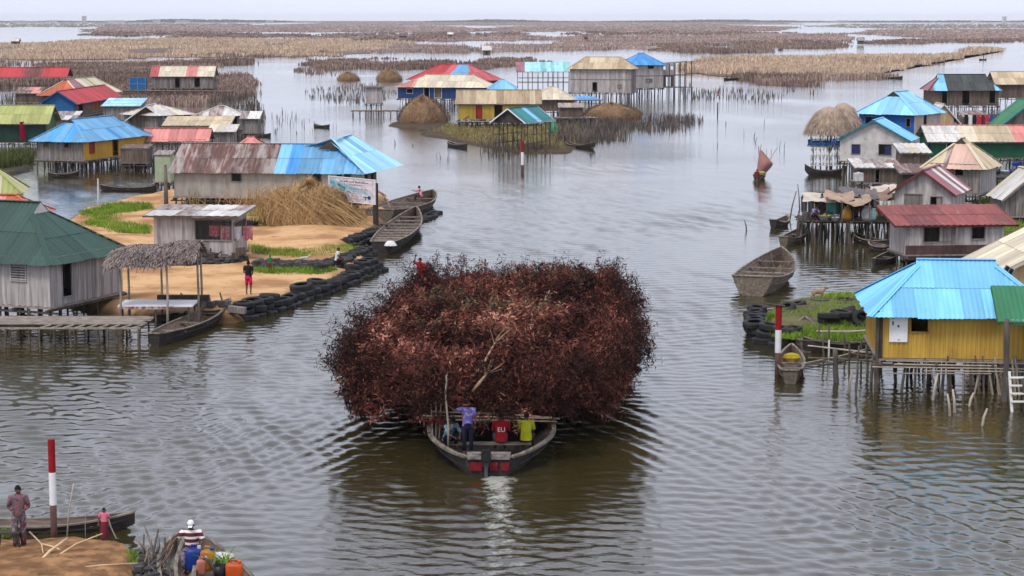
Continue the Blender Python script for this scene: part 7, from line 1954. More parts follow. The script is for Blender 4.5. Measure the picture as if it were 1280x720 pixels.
# ---- market deck with awnings and goods
mk_, ML2 = deck('market_deck', 'crowded market deck on dark stilts with cloth awnings', (1000, 276), (1118, 277), 1.4, 3.6, 1.4, along='y', board=.3, sp=.75, m=DARKW, r=1.1)
A, rz, L = frame_between((1000, 276), (1118, 277), 1.4)
def mloc(x, y, z): return Matrix.Translation(A) @ Matrix.Rotation(rz, 4, 'Z') @ Vector((x, y, z - 1.4))
AWN = [mat('awning_' + n_, c, c2_, rnd=.2, nscale=1.2, detail=5) for n_, c, c2_ in (('beige', (0.46, 0.35, 0.26), (0.30, 0.22, 0.17)), ('cream', (0.60, 0.54, 0.46), (0.44, 0.38, 0.33)), ('grey', (0.20, 0.18, 0.19), (0.12, 0.11, 0.12)), ('brown', (0.32, 0.22, 0.17), (0.2, 0.14, 0.11)))]
def awning(x0, x1, y0, y1, z, m, label, sag=.25, seed=0):
    c = mloc((x0 + x1) / 2, (y0 + y1) / 2, z); root = empty('awning', c, rz); tag(root, label, 'awning')
    rr = random.Random(seed); N_ = 7; g = []; hw, hd = (x1 - x0) / 2, (y1 - y0) / 2; ps = rr.random() * 6
    for a in range(N_ + 1):
        row = []
        for b in range(N_ + 1):
            u, v = a / N_ * 2 - 1, b / N_ * 2 - 1
            row.append((u * hw * (1 + .06 * math.sin(v * 4 + ps)), v * hd * (1 + .08 * math.sin(u * 3 + ps)), -sag * (1 - u * u) * .5 + .10 * math.sin(u * 2.6 + ps) * math.cos(v * 3) + v * .22 + rr.uniform(-.04, .04)))
        g.append(row)
    mb = MB()
    for a in range(N_):
        for b in range(N_): mb.face([g[a][b], g[a + 1][b], g[a + 1][b + 1], g[a][b + 1]], m, .5)
    o = mb.build('cloth', root)
    for u in (0, N_):
        for v in (0, N_): p = g[u][v]; mb = MB(); mb.tube([(p[0] * .92, p[1] * .92, 1.4 - z), (p[0] * .92, p[1] * .92, p[2])], .035, STILT); mb.build('pole', root)
for k, (x0, x1, y0, y1, z, m_, lb) in enumerate(((0.2, 2.2, .3, 2.0, 2.85, 1, 'pale cream awning sheet at the left end of the market deck'), (1.6, 3.4, .0, 1.6, 3.0, 0, 'beige awning sheet second from the left on the market deck'),
        (2.6, 4.9, .6, 2.6, 3.12, 2, 'dark grey awning sheet in the middle of the market deck'), (2.5, 4.4, -.35, 1.0, 2.82, 0, 'tan awning sheet hanging lowest at the middle front of the market'), (4.2, 5.8, .5, 2.4, 3.05, 3, 'brown awning sheet right of the dark grey one'), (4.6, 6.3, 1.9, 3.6, 3.25, 1, 'creased cream sheet at the back right of the market'))):
    awning(x0, x1, y0, y1, z, AWN[m_], lb, seed=k)
def goods(kind, label, x, y, mats_, s=1.0, z=1.42, cat=None, group=None):
    c = mloc(x, y, z); root = empty(kind, c, rz + random.uniform(-.3, .3)); tag(root, label, cat or kind.replace('_', ' '), group)
    if kind == 'basin':
        mb = MB(); mb.lathe([(0, 0), (.26 * s, 0), (.36 * s, .26 * s), (.38 * s, .27 * s), (.33 * s, .25 * s), (.24 * s, .04), (0, .04)], mats_[0], n=16); mb.build('bowl', root, smooth=True)
        if len(mats_) > 1:
            mb = MB()
            for k in range(26): t = random.uniform(0, 6.28); r = random.uniform(0, .26) * s; mb.lathe([(0, -.05), (.055, 0), (0, .06)], mats_[1], n=6, c=(r * math.cos(t), r * math.sin(t), .2 * s + .16 * s * (1 - r / .3)))
            mb.build('contents', root)
    elif kind == 'sack':
        mb = MB(); mb.lathe([(0, 0), (.27 * s, .0), (.32 * s, .2 * s), (.30 * s, .5 * s), (.16 * s, .68 * s), (.20 * s, .78 * s), (0, .76 * s)], mats_[0], n=12, sy=.75); mb.build('bag', root, smooth=True)
        mb = MB(); mb.lathe([(.165 * s, .65 * s), (.175 * s, .68 * s), (.165 * s, .71 * s)], TRIMG, n=10, sy=.75); mb.build('tie', root)
    elif kind == 'crate':
        mb = MB(); w_ = .34 * s
        for zz in (.0, .14, .28): 
            for a in (-1, 1): mb.box((-w_, a * .22 * s - .015, zz * s), (w_, a * .22 * s + .015, (zz + .11) * s), mats_[0]); mb.box((a * w_ - .015, -.22 * s, zz * s), (a * w_ + .015, .22 * s, (zz + .11) * s), mats_[0])
        mb.box((-w_, -.22 * s, 0), (w_, .22 * s, .02), mats_[0]); mb.build('slats', root)
        mb = MB(); mb.box((-w_ * .93, -.2 * s, .03), (w_ * .93, .2 * s, .33 * s), mats_[-1]); mb.build('contents', root)
    elif kind == 'bucket':
        mb = MB(); mb.lathe([(0, 0), (.15 * s, 0), (.19 * s, .40 * s), (.175 * s, .40 * s), (.14 * s, .03), (0, .03)], mats_[0], n=14); mb.build('pail', root, smooth=True)
        mb = MB(); mb.tube([(.19 * s * math.cos(t), 0, .40 * s + .16 * s * math.sin(t)) for t in np.linspace(0, math.pi, 9)], .008, TRIMG, n=5); mb.build('handle', root)
    return root
col = lambda k, c: mat('plastic_' + k, c, rnd=.1, rough=.4, nscale=3)
YG = col('lime', (0.40, 0.42, 0.03)); OR = col('orange', (0.50, 0.14, 0.02)); AQ = col('aqua', (0.05, 0.38, 0.34)); WH = col('white', (0.65, 0.65, 0.66)); BU = col('blue', (0.02, 0.07, 0.32)); RD_ = col('red', (0.5, 0.04, 0.02)); GRt = mat('clear_sheet', (0.45, 0.45, 0.42), (0.3, 0.3, 0.3), rnd=.2); TL = col('teal', (0.08, 0.35, 0.36)); SILV = mat('enamel', (0.5, 0.5, 0.5), rnd=.1, rough=.3, metal=.6)
goods('basin', 'basin heaped with lime green fruit near the left of the market deck', 1.55, .35, [WH, YG], 1.1)
goods('basin', 'second smaller basin of lime green fruit just behind the first', 1.85, .8, [TL, YG], .9)
goods('sack', 'aqua green sack hanging upright among the market goods', 2.15, 1.2, [AQ], 1.15, z=1.8)
goods('sack', 'big ochre sack in the middle of the market deck', 2.95, .3, [mat('ochre_sack', (0.42, 0.24, 0.05), rnd=.1)], 1.15)
goods('sack', 'translucent pale sack right of the ochre one', 4.2, .3, [GRt], 1.2)
goods('sack', 'pale aqua sack leaning on the translucent one', 4.55, .2, [mat('pale_aqua', (0.30, 0.46, 0.45), rnd=.1)], 1.0)
goods('crate', 'rusty orange crate stacked at the back of the market deck', 4.75, 1.2, [OR], 1.1, z=1.75)
goods('crate', 'bright orange red crate right of the other orange one', 5.15, 1.0, [RD_, OR], 1.0, z=1.6)
goods('basin', 'white enamel basin up high at the centre of the market', 2.75, 1.7, [WH], .8, z=2.1)
goods('basin', 'shallow white tray at the front edge of the market deck', 2.2, .15, [WH], .8, z=1.42)
goods('bucket', 'dark green bucket at the right end of the market deck', 5.7, .4, [col('dgreen', (0.01, 0.12, 0.06))], 1.1)
goods('bucket', 'grey metal bucket at the right end of the market deck', 5.3, .35, [SILV], .9)
goods('crate', 'dark wooden crate of bottles right of the middle of the market', 5.0, .3, [DARKW], .9)
goods('sack', 'brown sack behind the fruit basins', 1.2, 1.5, [mat('brown_sack', (0.20, 0.14, 0.10), rnd=.1)], 1.1)
goods('sack', 'dark sack at the back of the market behind the ochre one', 3.4, 2.2, [BLACKP], 1.2)
goods('crate', 'grey crate under the cream awning', .7, 1.3, [GREYW], 1.1)
for (x, y, f_, sh_, lb) in ((.95, .6, 150, cloth('lilac', (0.30, 0.26, 0.40)), 'market seller in lilac at the left end of the deck'), (1.45, 1.4, 200, BLUC, 'market seller in blue behind the lime fruit'), (3.75, .9, 180, DKRED, 'market figure in dark red at the centre of the deck'), (4.05, 1.9, 170, BRNC, 'market figure in brown standing at the back under the tan awning'), (5.6, 1.5, 190, BLK, 'market figure in black at the right end of the deck')):
    c = mloc(x, y, 1.42); person(lb, tuple(c), f_, 1.6, 'squat' if y < .7 else 'stand', shirt=sh_, bottom=BRNC, sleeve=1.0)
# white cloths hung under the right of the market
def hung(name, label, pts, m, n=6, parent=None, drop=.8, cat='washing'):
    """cloths over a line between two points"""
    a, b = Vector(pts[0]), Vector(pts[1]); root = empty(name, a); tag(root, label, cat)
    d = (b - a); mb = MB(); mb.tube([(0, 0, 0), d * .5 - Vector((0, 0, .06)), d], .012, TRIMG, n=5); mb.build('line', root)
    for k in range(n):
        t0, t1 = (k + .06) / n, (k + .94) / n; mm_ = m[k % len(m)]; dr = drop * random.uniform(.6, 1.15); mb = MB(); q = []
        for i in range(7):
            t = t0 + (t1 - t0) * i / 6; p = d * t - Vector((0, 0, .06 * math.sin(t * math.pi))); off = Vector((0, -.05 - .05 * math.sin(i * 1.9 + k), 0))
            q.append((p, p + off * .7 + Vector((0, 0, -dr * .5)), p + off * 1.5 + Vector((0, 0, -dr * (1 + .08 * math.sin(i * 2 + k))))))
        for i in range(6):
            for r_ in range(2): mb.face([q[i][r_ + 1], q[i + 1][r_ + 1], q[i + 1][r_], q[i][r_]], mm_, .5)
        mb.build('cloth', root)
    return root
WCL = [WHITEC, mat('cream_cloth', (0.6, 0.56, 0.46), rnd=0)]
hung('washing_line', 'bundle of cream and white cloths under the right of the market awnings', (mloc(4.9, -.2, 2.75), mloc(6.1, .1, 2.8)), WCL, 5, drop=.6)
hung('washing_line', 'dull cloths hung behind the market under the dark awning', (mloc(2.4, 1.3, 2.75), mloc(4.4, 1.4, 2.75)), [mat('lilac_grey', (0.25, 0.22, 0.25), rnd=0), BRNC, mat('dusty_pink', (0.4, 0.3, 0.28), rnd=0), GRYC], 6, drop=1.0)
hung('washing_line', 'pale cloths hung at the far left corner of the market', (mloc(.1, 1.6, 2.8), mloc(1.9, 1.9, 2.8)), [GRYC, mat('sage_cloth', (0.3, 0.36, 0.3), rnd=0), BRNC], 4, drop=.9)
# cloth heaps over the kiosk counter
ka = P(262, 296, 1.85)
hung('washing_line', 'pink patterned and white clothes drying on the kiosk counter', ((ka.x, ka.y - .35, 2.55), (P(318, 296, 1.85).x, ka.y - .3, 2.5)), [cloth('pink_towel', (0.62, 0.30, 0.30), (0.45, 0.12, 0.15), nscale=5), cloth('pink_towel2', (0.66, 0.42, 0.40), (0.5, 0.2, 0.2), nscale=5), WHITEC], 4, drop=.75)
v = P(24, 158, 2.4); v2 = P(45, 156, 2.4)
hung('washing_line', 'crimson cloth hung at the corner of the dark green house', ((v.x, v.y, 2.9), (v2.x, v2.y, 2.9)), [cloth('crimson_cloth', (0.50, 0.01, 0.08), (0.35, 0.01, 0.06), nscale=2)], 2, drop=1.7)
va, vb = P(1205, 152, 2.2), P(1252, 152, 2.2)
hung('washing_line', 'red, white and dark clothes drying below the dark roofed brown house', ((va.x, va.y, 3.0), (vb.x, vb.y, 3.1)), [BLK, WHITEC, BLK, cloth('redcl', (0.55, 0.03, 0.08)), WINE, cloth('redcl', (0.55, 0.03, 0.08)), BLUC, GRYC], 9, drop=1.4)
deck('platform', 'dark platform under the washing below the brown planked house', (1200, 163), (1262, 163), .9, 2.5, .9, along='y', board=.3, sp=1.0, m=DARKW)
v = P(1180, 186, 2.0)
hung('washing_line', 'blue and dark clothes against the green wall', ((P(1165, 190, 1.9).x, v.y - 1, 2.9), (P(1186, 190, 1.9).x, v.y - 1, 2.8)), [BLUC, BLK, GRYC], 4, drop=1.2)
deck('platform', 'goods platform beside the green walled house at the right edge', (1228, 222), (1300, 222), .9, 2.0, .9, along='y', board=.3, sp=1.0, m=DARKW)
for k, (px_, lb, m_, kk) in enumerate(((1238, 'white enamel bowl leftmost on the platform by the green house', SILV, 'basin'), (1247, 'dark bucket second on the platform by the green house', col('dkb', (0.03, 0.05, 0.06)), 'bucket'), (1256, 'pale basin in the middle of the platform by the green house', WH, 'basin'), (1266, 'blue bucket near the right edge by the green house', BU, 'bucket'), (1275, 'silver bowl rightmost by the green house', SILV, 'basin'))):
    v = P(px_, 218, .95); root = goods(kk, lb, 0, 0, [m_], 1.2); root.location = (v.x, v.y, .94)
# white water drum
v = P(1073, 219, 1.9)
root = empty('water_tank', (v.x, v.y, 1.45)); tag(root, 'white plastic water tank on a post platform by the plank shack', 'water tank')
mb = MB(); mb.box((-.35, -.3, 0), (.35, .3, .62), WH); mb.build('tank', root); mb = MB(); mb.lathe([(0, .70), (.12, .70), (.14, .62)], WH, n=12); mb.build('lid', root)
mb = MB(); [mb.tube([(a, b, -1.9), (a, b, 0)], .05, STILT) for a in (-.3, .3) for b in (-.25, .25)]; mb.build('stand', root)
# blue tank box far left
v = P(173, 112, 1.6); root = empty('water_tank', (v.x, v.y, 1.6)); tag(root, 'blue panelled tank on the walkway left of the striped roof', 'water tank')
mb = MB(); mb.box((-1.45, -.8, 0), (1.45, .8, 2.1), BLUEP); mb.build('tank', root); mb = MB(); [mb.box((x - .04, -.84, 0), (x + .04, -.8, 2.1), mat('pale_blue_rib', (0.25, 0.4, 0.6), rnd=0)) for x in (-1.4, 0, 1.4)]; mb.box((-1.45, -.84, 1.0), (1.45, -.8, 1.08), MATS['pale_blue_rib']); mb.build('ribs', root)
deck('walkway', 'long stilted walkway below the far striped roof and blue tank', (150, 113), (288, 114), 1.5, 1.6, 1.5, along='y', board=.35, sp=1.0, tilt=.06)
# props and clutter by the whitewashed house: ladder
v = P(1152, 196, 0)
root = empty('ladder', (v.x, v.y, 0)); tag(root, 'long wooden ladder leaning between the blue and the whitewashed house', 'ladder')
mb = MB(); mb.tube([(0, 0, -.3), (-.9, 1.2, 4.4)], .05, POLEW); mb.build('rail', root); mb = MB(); mb.tube([(.5, 0, -.3), (-.4, 1.2, 4.4)], .05, POLEW); mb.build('rail', root)
for k in range(10): t = (k + .5) / 10; mb = MB(); mb.tube([(-.9 * t, 1.2 * t, -.3 + 4.7 * t), (.5 - .9 * t, 1.2 * t, -.3 + 4.7 * t)], .03, POLEW); mb.build('rung', root)

# ---- bamboo walkway and fence by the islet
A = P(1098, 447, 1.1)
root = empty('pole_walkway', (A.x, A.y, 0)); tag(root, 'rickety walkway of lashed poles from the yellow house to the islet canoes', 'walkway')
def W(px, py, z): v = P(px, py, z); return Vector((v.x - A.x, v.y - A.y, z))
for k, (a, b, za, zb_) in enumerate((((1092, 428), (998, 425), .7, .9), ((1100, 432), (1002, 455), .9, .75), ((1100, 440), (1000, 462), .9, .7), ((1150, 445), (1010, 432), .95, .8), ((1200, 462), (1060, 441), .9, .95), ((1100, 412), (1020, 414), .9, .7), ((1180, 452), (1010, 447), .95, .9))):
    mb = MB(); p, q = W(*a, za), W(*b, zb_); mb.tube([p, (p + q) / 2 - Vector((0, 0, .05)), q], [.035, .04, .03], POLEW if k % 2 else STILT); mb.build('pole', root)
for k, (px, py, z1) in enumerate(((1045, 478, 1.3), (1060, 478, 1.5), (1064, 486, 1.7), (1069, 494, 1.2), (1030, 452, 1.2), (1040, 448, 1.4), (1058, 452, 1.2), (1082, 462, 1.3), (1095, 480, 1.4), (1100, 470, 1.6), (1092, 448, 1.1), (1020, 436, 1.1))):
    v = W(px, py, 0); stilt(root, v.x, v.y, -.5, z1, .75 if k != 0 else 1.6, .07, name='post')
# lone sticks in the water near the yellow house
def lone(px, py, hgt, lean, label, group=None, r=.035, m=None):
    v = P(px, py, 0); mb = MB(); mb.tube([(0, 0, -.4), (lean * .45, 0, hgt * .5), (lean, .05, hgt)], [r * 1.2, r, r * .7], m or POLEW, n=6)
    o = mb.build('stick', smooth=True); o.location = v; tag(o, label, 'stick', group)
for (px, py, h_, le) in ((1188, 520, .8, -.12), (1194, 516, .85, -.1), (1226, 532, .6, .22), (1060, 492, .9, .15), (1165, 500, 1.0, .2), (1210, 508, .5, .2)): lone(px, py, h_, le, 'broken stick poking out of the water before the yellow house', 'broken sticks by the yellow house', r=.05)
for (px, py, h_, le) in ((934, 288, .7, -.2), (995, 300, 1.9, .15), (999, 302, 1.7, -.1), (986, 276, 2.1, .5), (1000, 262, 1.9, -.2), (1004, 300, 1.5, .05)): lone(px, py, h_, le, 'thin mooring stick in the water left of the market deck', 'mooring sticks by the market', r=.045, m=STILT)
lone(123, 268, 2.6, .03, 'thin pale pole standing in the grass behind the green roof', r=.05, m=TRIMW)
lone(208, 268, 3.6, .0, 'thick grey post beside the pale green sheet hut', r=.16, m=STILT)
lone(478, 292, 2.6, -.7, 'long punting pole leaning on the long planked boat', r=.03)
lone(1036, 452, .9, .0, 'short white stake on the islet grass', r=.04, m=TRIMW)
# yellow bundle on the canoe bow
v = P(989, 449, .55); mb = MB(); mb.lathe([(0, 0), (.3, .02), (.38, .12), (.3, .24), (.12, .3), (0, .3)], mat('yellow_net', (0.55, 0.42, 0.03), rnd=0, bump=.6), n=14, sy=.6); o = mb.build('bundle'); o.location = (v.x, v.y, .5); tag(o, 'bright yellow bundle on the bow of the plank canoe', 'bundle')
# white cloths on the long boat
v = P(488, 306, .6); mb = MB(); mb.lathe([(0, .3), (.2, .28), (.34, .12), (.4, 0)], WHITEC, n=9, sy=.7); o = mb.build('cloth_pile'); o.location = (v.x, v.y, .55); tag(o, 'crumpled white cloth at the near end of the long planked boat', 'cloth')
# goat on the islet rim
def goat(px, py, z, label, rz_=0.0, s=1.0, m=None):
    v = P(px, py, z); root = empty('goat', (v.x, v.y, z), rz_); tag(root, label, 'goat')
    m = m or mat('goat_hair', (0.40, 0.26, 0.16), (0.32, 0.2, 0.12), rnd=0)
    N_ = [(-.32, 0, .48), (0, 0, .5), (.28, 0, .5), (.42, 0, .62), (.50, 0, .76), (.62, 0, .72), (.70, 0, .68), (-.40, 0, .56)]
    E_ = [(0, 1), (1, 2), (2, 3), (3, 4), (4, 5), (5, 6), (0, 7)]; R_ = [.12, .14, .12, .075, .07, .055, .035, .03]
    for (x, y, hk) in ((.26, .07, 0), (.26, -.07, 0), (-.30, .07, 1), (-.30, -.07, 1)):
        b = len(N_); N_ += [(x, y, .38), (x + (.03 if not hk else .06), y, .24), (x - (0 if not hk else .05), y, .14), (x, y, .02)]; E_ += [(2 if not hk else 0, b), (b, b + 1), (b + 1, b + 2), (b + 2, b + 3)]; R_ += [.06, .038, .026, .028]
    for y in (.05, -.05): b = len(N_); N_ += [(.46, y, .80), (.42, y * 2, .83)]; E_ += [(4, b), (b, b + 1)]; R_ += [.02, .012]
    me = skin_mesh('body', [Vector(p) * s for p in N_], E_, [r * s for r in R_], m, sub=1); link(bpy.data.objects.new('body', me), root)
goat(1022, 375, .55, 'light brown goat standing on the far rim of the islet', 0.2, 0.8)
goat(380, 329, .68, 'small white goat lying on the sand bank', 0, .6, mat('goat_white', (0.6, 0.57, 0.5), rnd=0))
goat(353, 331, .68, 'small dark brown goat between the child in green and the white goat', 2.6, .45, mat('goat_dark', (0.08, 0.05, 0.04), rnd=0))

# ---- near landing: branches, stool, cargo canoe
PEEL = mat('fresh_peeled_stick', (0.72, 0.55, 0.36), (0.55, 0.40, 0.25), rnd=.3, nscale=4)
def stickpile():
    root = empty('branch_pile', onp(70, 694, .62)); tag(root, 'loose pile of peeled sticks and twigs on the near landing', 'sticks'); o = root.location.copy()
    def S(a, b, za=.66, zb_=.66, r=.03, m=None, nm='stick', mid=None):
        p = Vector(onp(*a, za)) - o; q = Vector(onp(*b, zb_)) - o; c = (p + q) / 2 + Vector((random.uniform(-.05, .05), 0, .04)) if mid is None else Vector(onp(*mid, (za + zb_) / 2)) - o
        mb = MB(); mb.tube([p, c, q], [r * 1.25, r * 1.1, r * .8], m or PEEL, n=7); mb.build(nm, root, smooth=True)
    S((18, 708), (62, 698), r=.032); S((42, 711), (84, 673), zb_=.85, r=.036); S((30, 704), (80, 693), r=.026); S((64, 700), (128, 667), zb_=1.0, r=.02, mid=(95, 680)); S((37, 665), (55, 697), .95, .7, r=.018, mid=(52, 680)); S((52, 680), (82, 692), r=.02)
    S((78, 694), (72, 720), r=.018); S((74, 714), (172, 704), r=.022); S((0, 716), (50, 712), r=.02)
    for k in range(26): a = (random.uniform(0, 150), random.uniform(690, 722)); S(a, (a[0] + random.uniform(-14, 14), a[1] + random.uniform(-10, 10)), r=.009, m=mat('twig_brown', (0.34, 0.22, 0.12), rnd=.4), nm='twig')
stickpile()
root = empty('stool', onp(12, 686, .62)); tag(root, 'low dark wooden stool behind the woman at the near landing', 'stool')
mb = MB(); mb.box((-.3, -.18, .42), (.3, .18, .46), DARKW); mb.build('seat', root)
for (a, b) in ((-.25, -.14), (.25, -.14), (-.25, .14), (.25, .14)): mb = MB(); mb.tube([(a * 1.2, b, 0), (a, b, .42)], .03, DARKW); mb.build('leg', root)
v = P(80, 668, 0); lone(82, 672, 1.5, .25, 'thin forked stick standing by the long dugout', r=.02); lone(107, 676, .7, 0, 'thin short stake in front of the long dugout', r=.012)
# cargo canoe bottom left, seen over its end
cg, CL, cat_ = boat('canoe', 'grey open canoe full of jerry cans with its boatman in a striped shirt', (292, 790), (240, 688), 1.9, side=.42, bow=.12, stern=0, transom=.7, nth=0, m=HGREY, full=.3)
mb = MB(); mb.tube([onp(214, 722, .35), onp(207, 690, .6), onp(206, 672, .95)], [.035, .04, .03], STILT); tag(mb.build('gunwale_post'), 'grey upright post at the left rim of the near cargo canoe', 'post')
c2_, L2_, a2_ = boat('canoe', 'narrow grey canoe with a flat bow board between the landing and the cargo canoe', (222, 760), (221, 692), .95, side=.42, bow=.1, stern=0, transom=.7, nth=1, m=HGREY, mi_=HGREY, full=.6)
BX = lambda px, py, z: onp(px, py, z)
person('boatman in a striped shirt and white cap sitting in the near cargo canoe', BX(240, 692, .60), 178, 1.72, 'sit', J=dict(ell=(-.30, .10, .36), wrl=(-.18, .32, .22), elr=(.38, .12, .42), wrr=(.52, .32, .26)),
       shirt=None, bottom=cloth('print_shorts', (0.30, 0.25, 0.3), (0.05, 0.04, 0.08), nscale=14), cap=WHITEP, fingers=.5, nod=.35)
def striped():
    m = bpy.data.materials.new('striped_shirt'); m.use_nodes = True; N, Lk = m.node_tree.nodes, m.node_tree.links; b = N['Principled BSDF']; b.inputs['Roughness'].default_value = .9
    tc_ = N.new('ShaderNodeTexCoord'); sp_ = N.new('ShaderNodeSeparateXYZ'); Lk.new(tc_.outputs['Object'], sp_.inputs[0])
    ma = N.new('ShaderNodeMath'); ma.operation = 'MULTIPLY'; ma.inputs[1].default_value = 6.2; Lk.new(sp_.outputs[2], ma.inputs[0])
    fr = N.new('ShaderNodeMath'); fr.operation = 'FRACT'; Lk.new(ma.outputs[0], fr.inputs[0]); gt = N.new('ShaderNodeMath'); gt.operation = 'GREATER_THAN'; gt.inputs[1].default_value = .6; Lk.new(fr.outputs[0], gt.inputs[0])
    mx_ = N.new('ShaderNodeMix'); mx_.data_type = 'RGBA'; Lk.new(gt.outputs[0], mx_.inputs[0]); mx_.inputs[6].default_value = (.09, .012, .02, 1); mx_.inputs[7].default_value = (.72, .66, .62, 1); Lk.new(mx_.outputs[2], b.inputs['Base Color'])
    return m
bm_ = [o for o in sc.collection.objects if o.get('label', '').startswith('boatman')][0]
def add_shirt(root, m, s):
    j = dict(pel=(0, 0, .10), spi=(0, .02, .30), che=(0, .06, .52), nec=(0, .09, .65), shl=(-.18, .06, .58), shr=(.18, .06, .58), ell=(-.30, .10, .36), elr=(.38, .12, .42))
    j = {k: Vector(v) * s for k, v in j.items()}; mb = MB()
    ring_loft(mb, [(j['pel'] - Vector((0, 0, .05)), .19 * s, .16 * s), (j['pel'], .19 * s, .15 * s), (j['spi'], .17 * s, .14 * s), (j['che'], .20 * s, .14 * s), (j['che'] * .5 + j['nec'] * .5, .17 * s, .11 * s), (j['nec'], .08 * s, .075 * s)], m, n=18)
    for a, b in (('shl', 'ell'), ('shr', 'elr')): mb.tube([j[a] + (j['che'] - j[a]) * .25, j[a], j[a] + (j[b] - j[a]) * .8], [.09 * s, .085 * s, .07 * s], m, n=10, cap=False)
    mb.build('shirt', root, smooth=True)
add_shirt(bm_, striped(), 1.72 / 1.7)
def can(px, py, z, w_, h_, m, label, cap_m=None, kind='jerry_can'):
    v = P(px, py, z); root = empty(kind, (v.x, v.y, z), random.uniform(-.2, .2)); tag(root, label, 'canister')
    mb = MB(); a = w_ / 2; d = a * .7
    prof = [(0, 0), (.92, 0), (1, .05), (1, .78), (.9, .88), (.45, .96), (0, .98)]
    n = 20
    i0 = 0; im = mb.mi(m)
    for (r, zz) in prof:
        for k in range(n):
            t = 2 * math.pi * k / n; c, s__ = math.cos(t), math.sin(t); q = (abs(c) ** 4 + abs(s__) ** 4) ** -.25
            mb.v.append((r * a * c * q, r * d * s__ * q, zz * h_)); mb.r.append(.5); mb.uv.append((0, 0))
    for k in range(len(prof) - 1):
        for j in range(n): A_ = k * n + j; B_ = k * n + (j + 1) % n; mb.f.append((A_, B_, B_ + n, A_ + n)); mb.m.append(im)
    mb.build('body', root, smooth=True)
    mb = MB(); mb.tube([(-a * .45, 0, h_ * .93), (-a * .3, 0, h_ * 1.10), (a * .3, 0, h_ * 1.10), (a * .45, 0, h_ * .93)], .022, m, n=6); mb.build('handle', root)
    mb = MB(); mb.lathe([(0, h_ * 1.06), (.05, h_ * 1.06), (.055, h_ * .94)], cap_m or m, n=10, c=(a * .6, 0, 0)); mb.build('cap', root)
can(243, 711, .32, .42, .56, BU, 'dark blue jerry can in front of the boatman', WH)
can(260, 712, .32, .36, .54, col('amber', (0.55, 0.24, 0.02)), 'amber orange jerry can beside the dark blue one', BU)
can(252, 717, .32, .24, .38, col('peach', (0.60, 0.24, 0.16)), 'small peach coloured can with a blue lid', BU)
can(293, 726, .35, .42, .48, col('vermilion', (0.66, 0.13, 0.02)), 'bright orange red canister at the lower rim of the cargo canoe')
v = P(275, 722, .42); root = goods('bucket', 'black plastic pot between the amber can and the orange red canister', 0, 0, [col('black', (0.02, 0.02, 0.025))], .95, cat='pot'); root.location = (v.x, v.y, .35)
v = P(275, 705, .5); root = goods('basin', 'pale basin with green leaves at the boatman side', 0, 0, [WH], 1.0, cat='basin'); root.location = (v.x, v.y, .45)
Vb, Fb, Rb = blades(np.array([[0, 0, .0]] * 40) + rng.normal(0, .1, (40, 3)) * np.array([1, 1, .2]), .42, .045, 1.0, 1, .05)
lf = np_mesh('leafy_plant', Vb, Fb, Rb, GRASS); v = P(277, 707, .6); lf.location = (v.x, v.y, .55); tag(lf, 'bunch of bright green leaves beside the jerry cans', 'plant')
# brush and dead sticks between landing and canoe
root = empty('dead_branches', onp(186, 700, .3)); tag(root, 'tangle of dead grey branches beside the near landing', 'branches'); o = root.location.copy()
for k in range(26):
    a = Vector(onp(random.uniform(172, 204), random.uniform(694, 725), .3)) - o; mb = MB(); b = a + Vector((random.uniform(-.5, .5), random.uniform(-.3, .5), random.uniform(.1, .75))); mb.tube([a, (a + b) / 2 + Vector((.05, 0, .04)), b], [.024, .02, .01], BARE if k % 4 == 0 else STILT, n=6); mb.build('branch', root, smooth=True)
for (a, b, za, zb_) in (((178, 715), (180, 668), .2, .55), ((196, 700), (180, 655), .3, .95), ((188, 706), (198, 662), .4, .8)): mb = MB(); mb.tube([Vector(onp(*a, za)) - o, Vector(onp(*b, zb_)) - o], [.045, .02], STILT); mb.build('branch', root, smooth=True)

# ---- stick fish parks and brush in the shallows (masses of sticks)
def stickfield(poly, n, h, label, m=None, wd=.06):
    x, y = sample_px(poly, n); B = Pn(x, y, 0); D = B[:, 1]
    q = wnoise(B[:, 0], B[:, 1], 5.0, len(label), 2) > -.25; B, D = B[q], D[q]
    V, Fq, r_ = blades(B, h * rng.uniform(.5, 1.2, len(B)), wd + D * .00022, .16, 1, .3)
    tag(np_mesh('fishing_sticks', V, Fq, r_, m or leafmat('dark_stick', [(0.05, 0.04, 0.035), (0.10, 0.08, 0.07), (0.20, 0.16, 0.14)], nscale=.3)), label, 'sticks', kind='stuff')
stickfield([(700, 150), (760, 150), (860, 146), (880, 152), (840, 164), (760, 178), (700, 182)], 2100, 1.1, 'dark fishing sticks and brush right of the teal roofed hut')
stickfield([(680, 160), (750, 150), (750, 172), (720, 184), (690, 182)], 900, 1.3, 'brown brush under and beside the blue awning platform')
stickfield([(600, 185), (700, 185), (690, 194), (610, 194)], 160, 1.6, 'thin sticks at the feet of the teal roofed hut')
stickfield([(250, 128), (320, 120), (330, 150), (325, 175), (300, 180), (285, 150)], 900, 1.6, 'crowded sticks in the shallows right of the white tin roofs', wd=.07)
stickfield([(0, 118), (60, 118), (90, 128), (40, 134), (0, 132)], 350, 1.4, 'sticks under the far left red shed')
stickfield([(290, 150), (350, 140), (420, 160), (340, 186)], 90, .9, 'scattered sticks in the open water past the white tin roofs')
stickfield([(850, 112), (1000, 112), (960, 128), (860, 126)], 420, 1.0, 'scattered low sticks before the golden reed bed', wd=.08)
stickfield([(380, 112), (470, 104), (500, 118), (455, 132), (390, 124)], 560, .8, 'low dark sticks left of the grey shack')
stickfield([(860, 150), (1000, 160), (1010, 190), (900, 200)], 22, 1.3, 'a few thin sticks in the open channel', wd=.05)
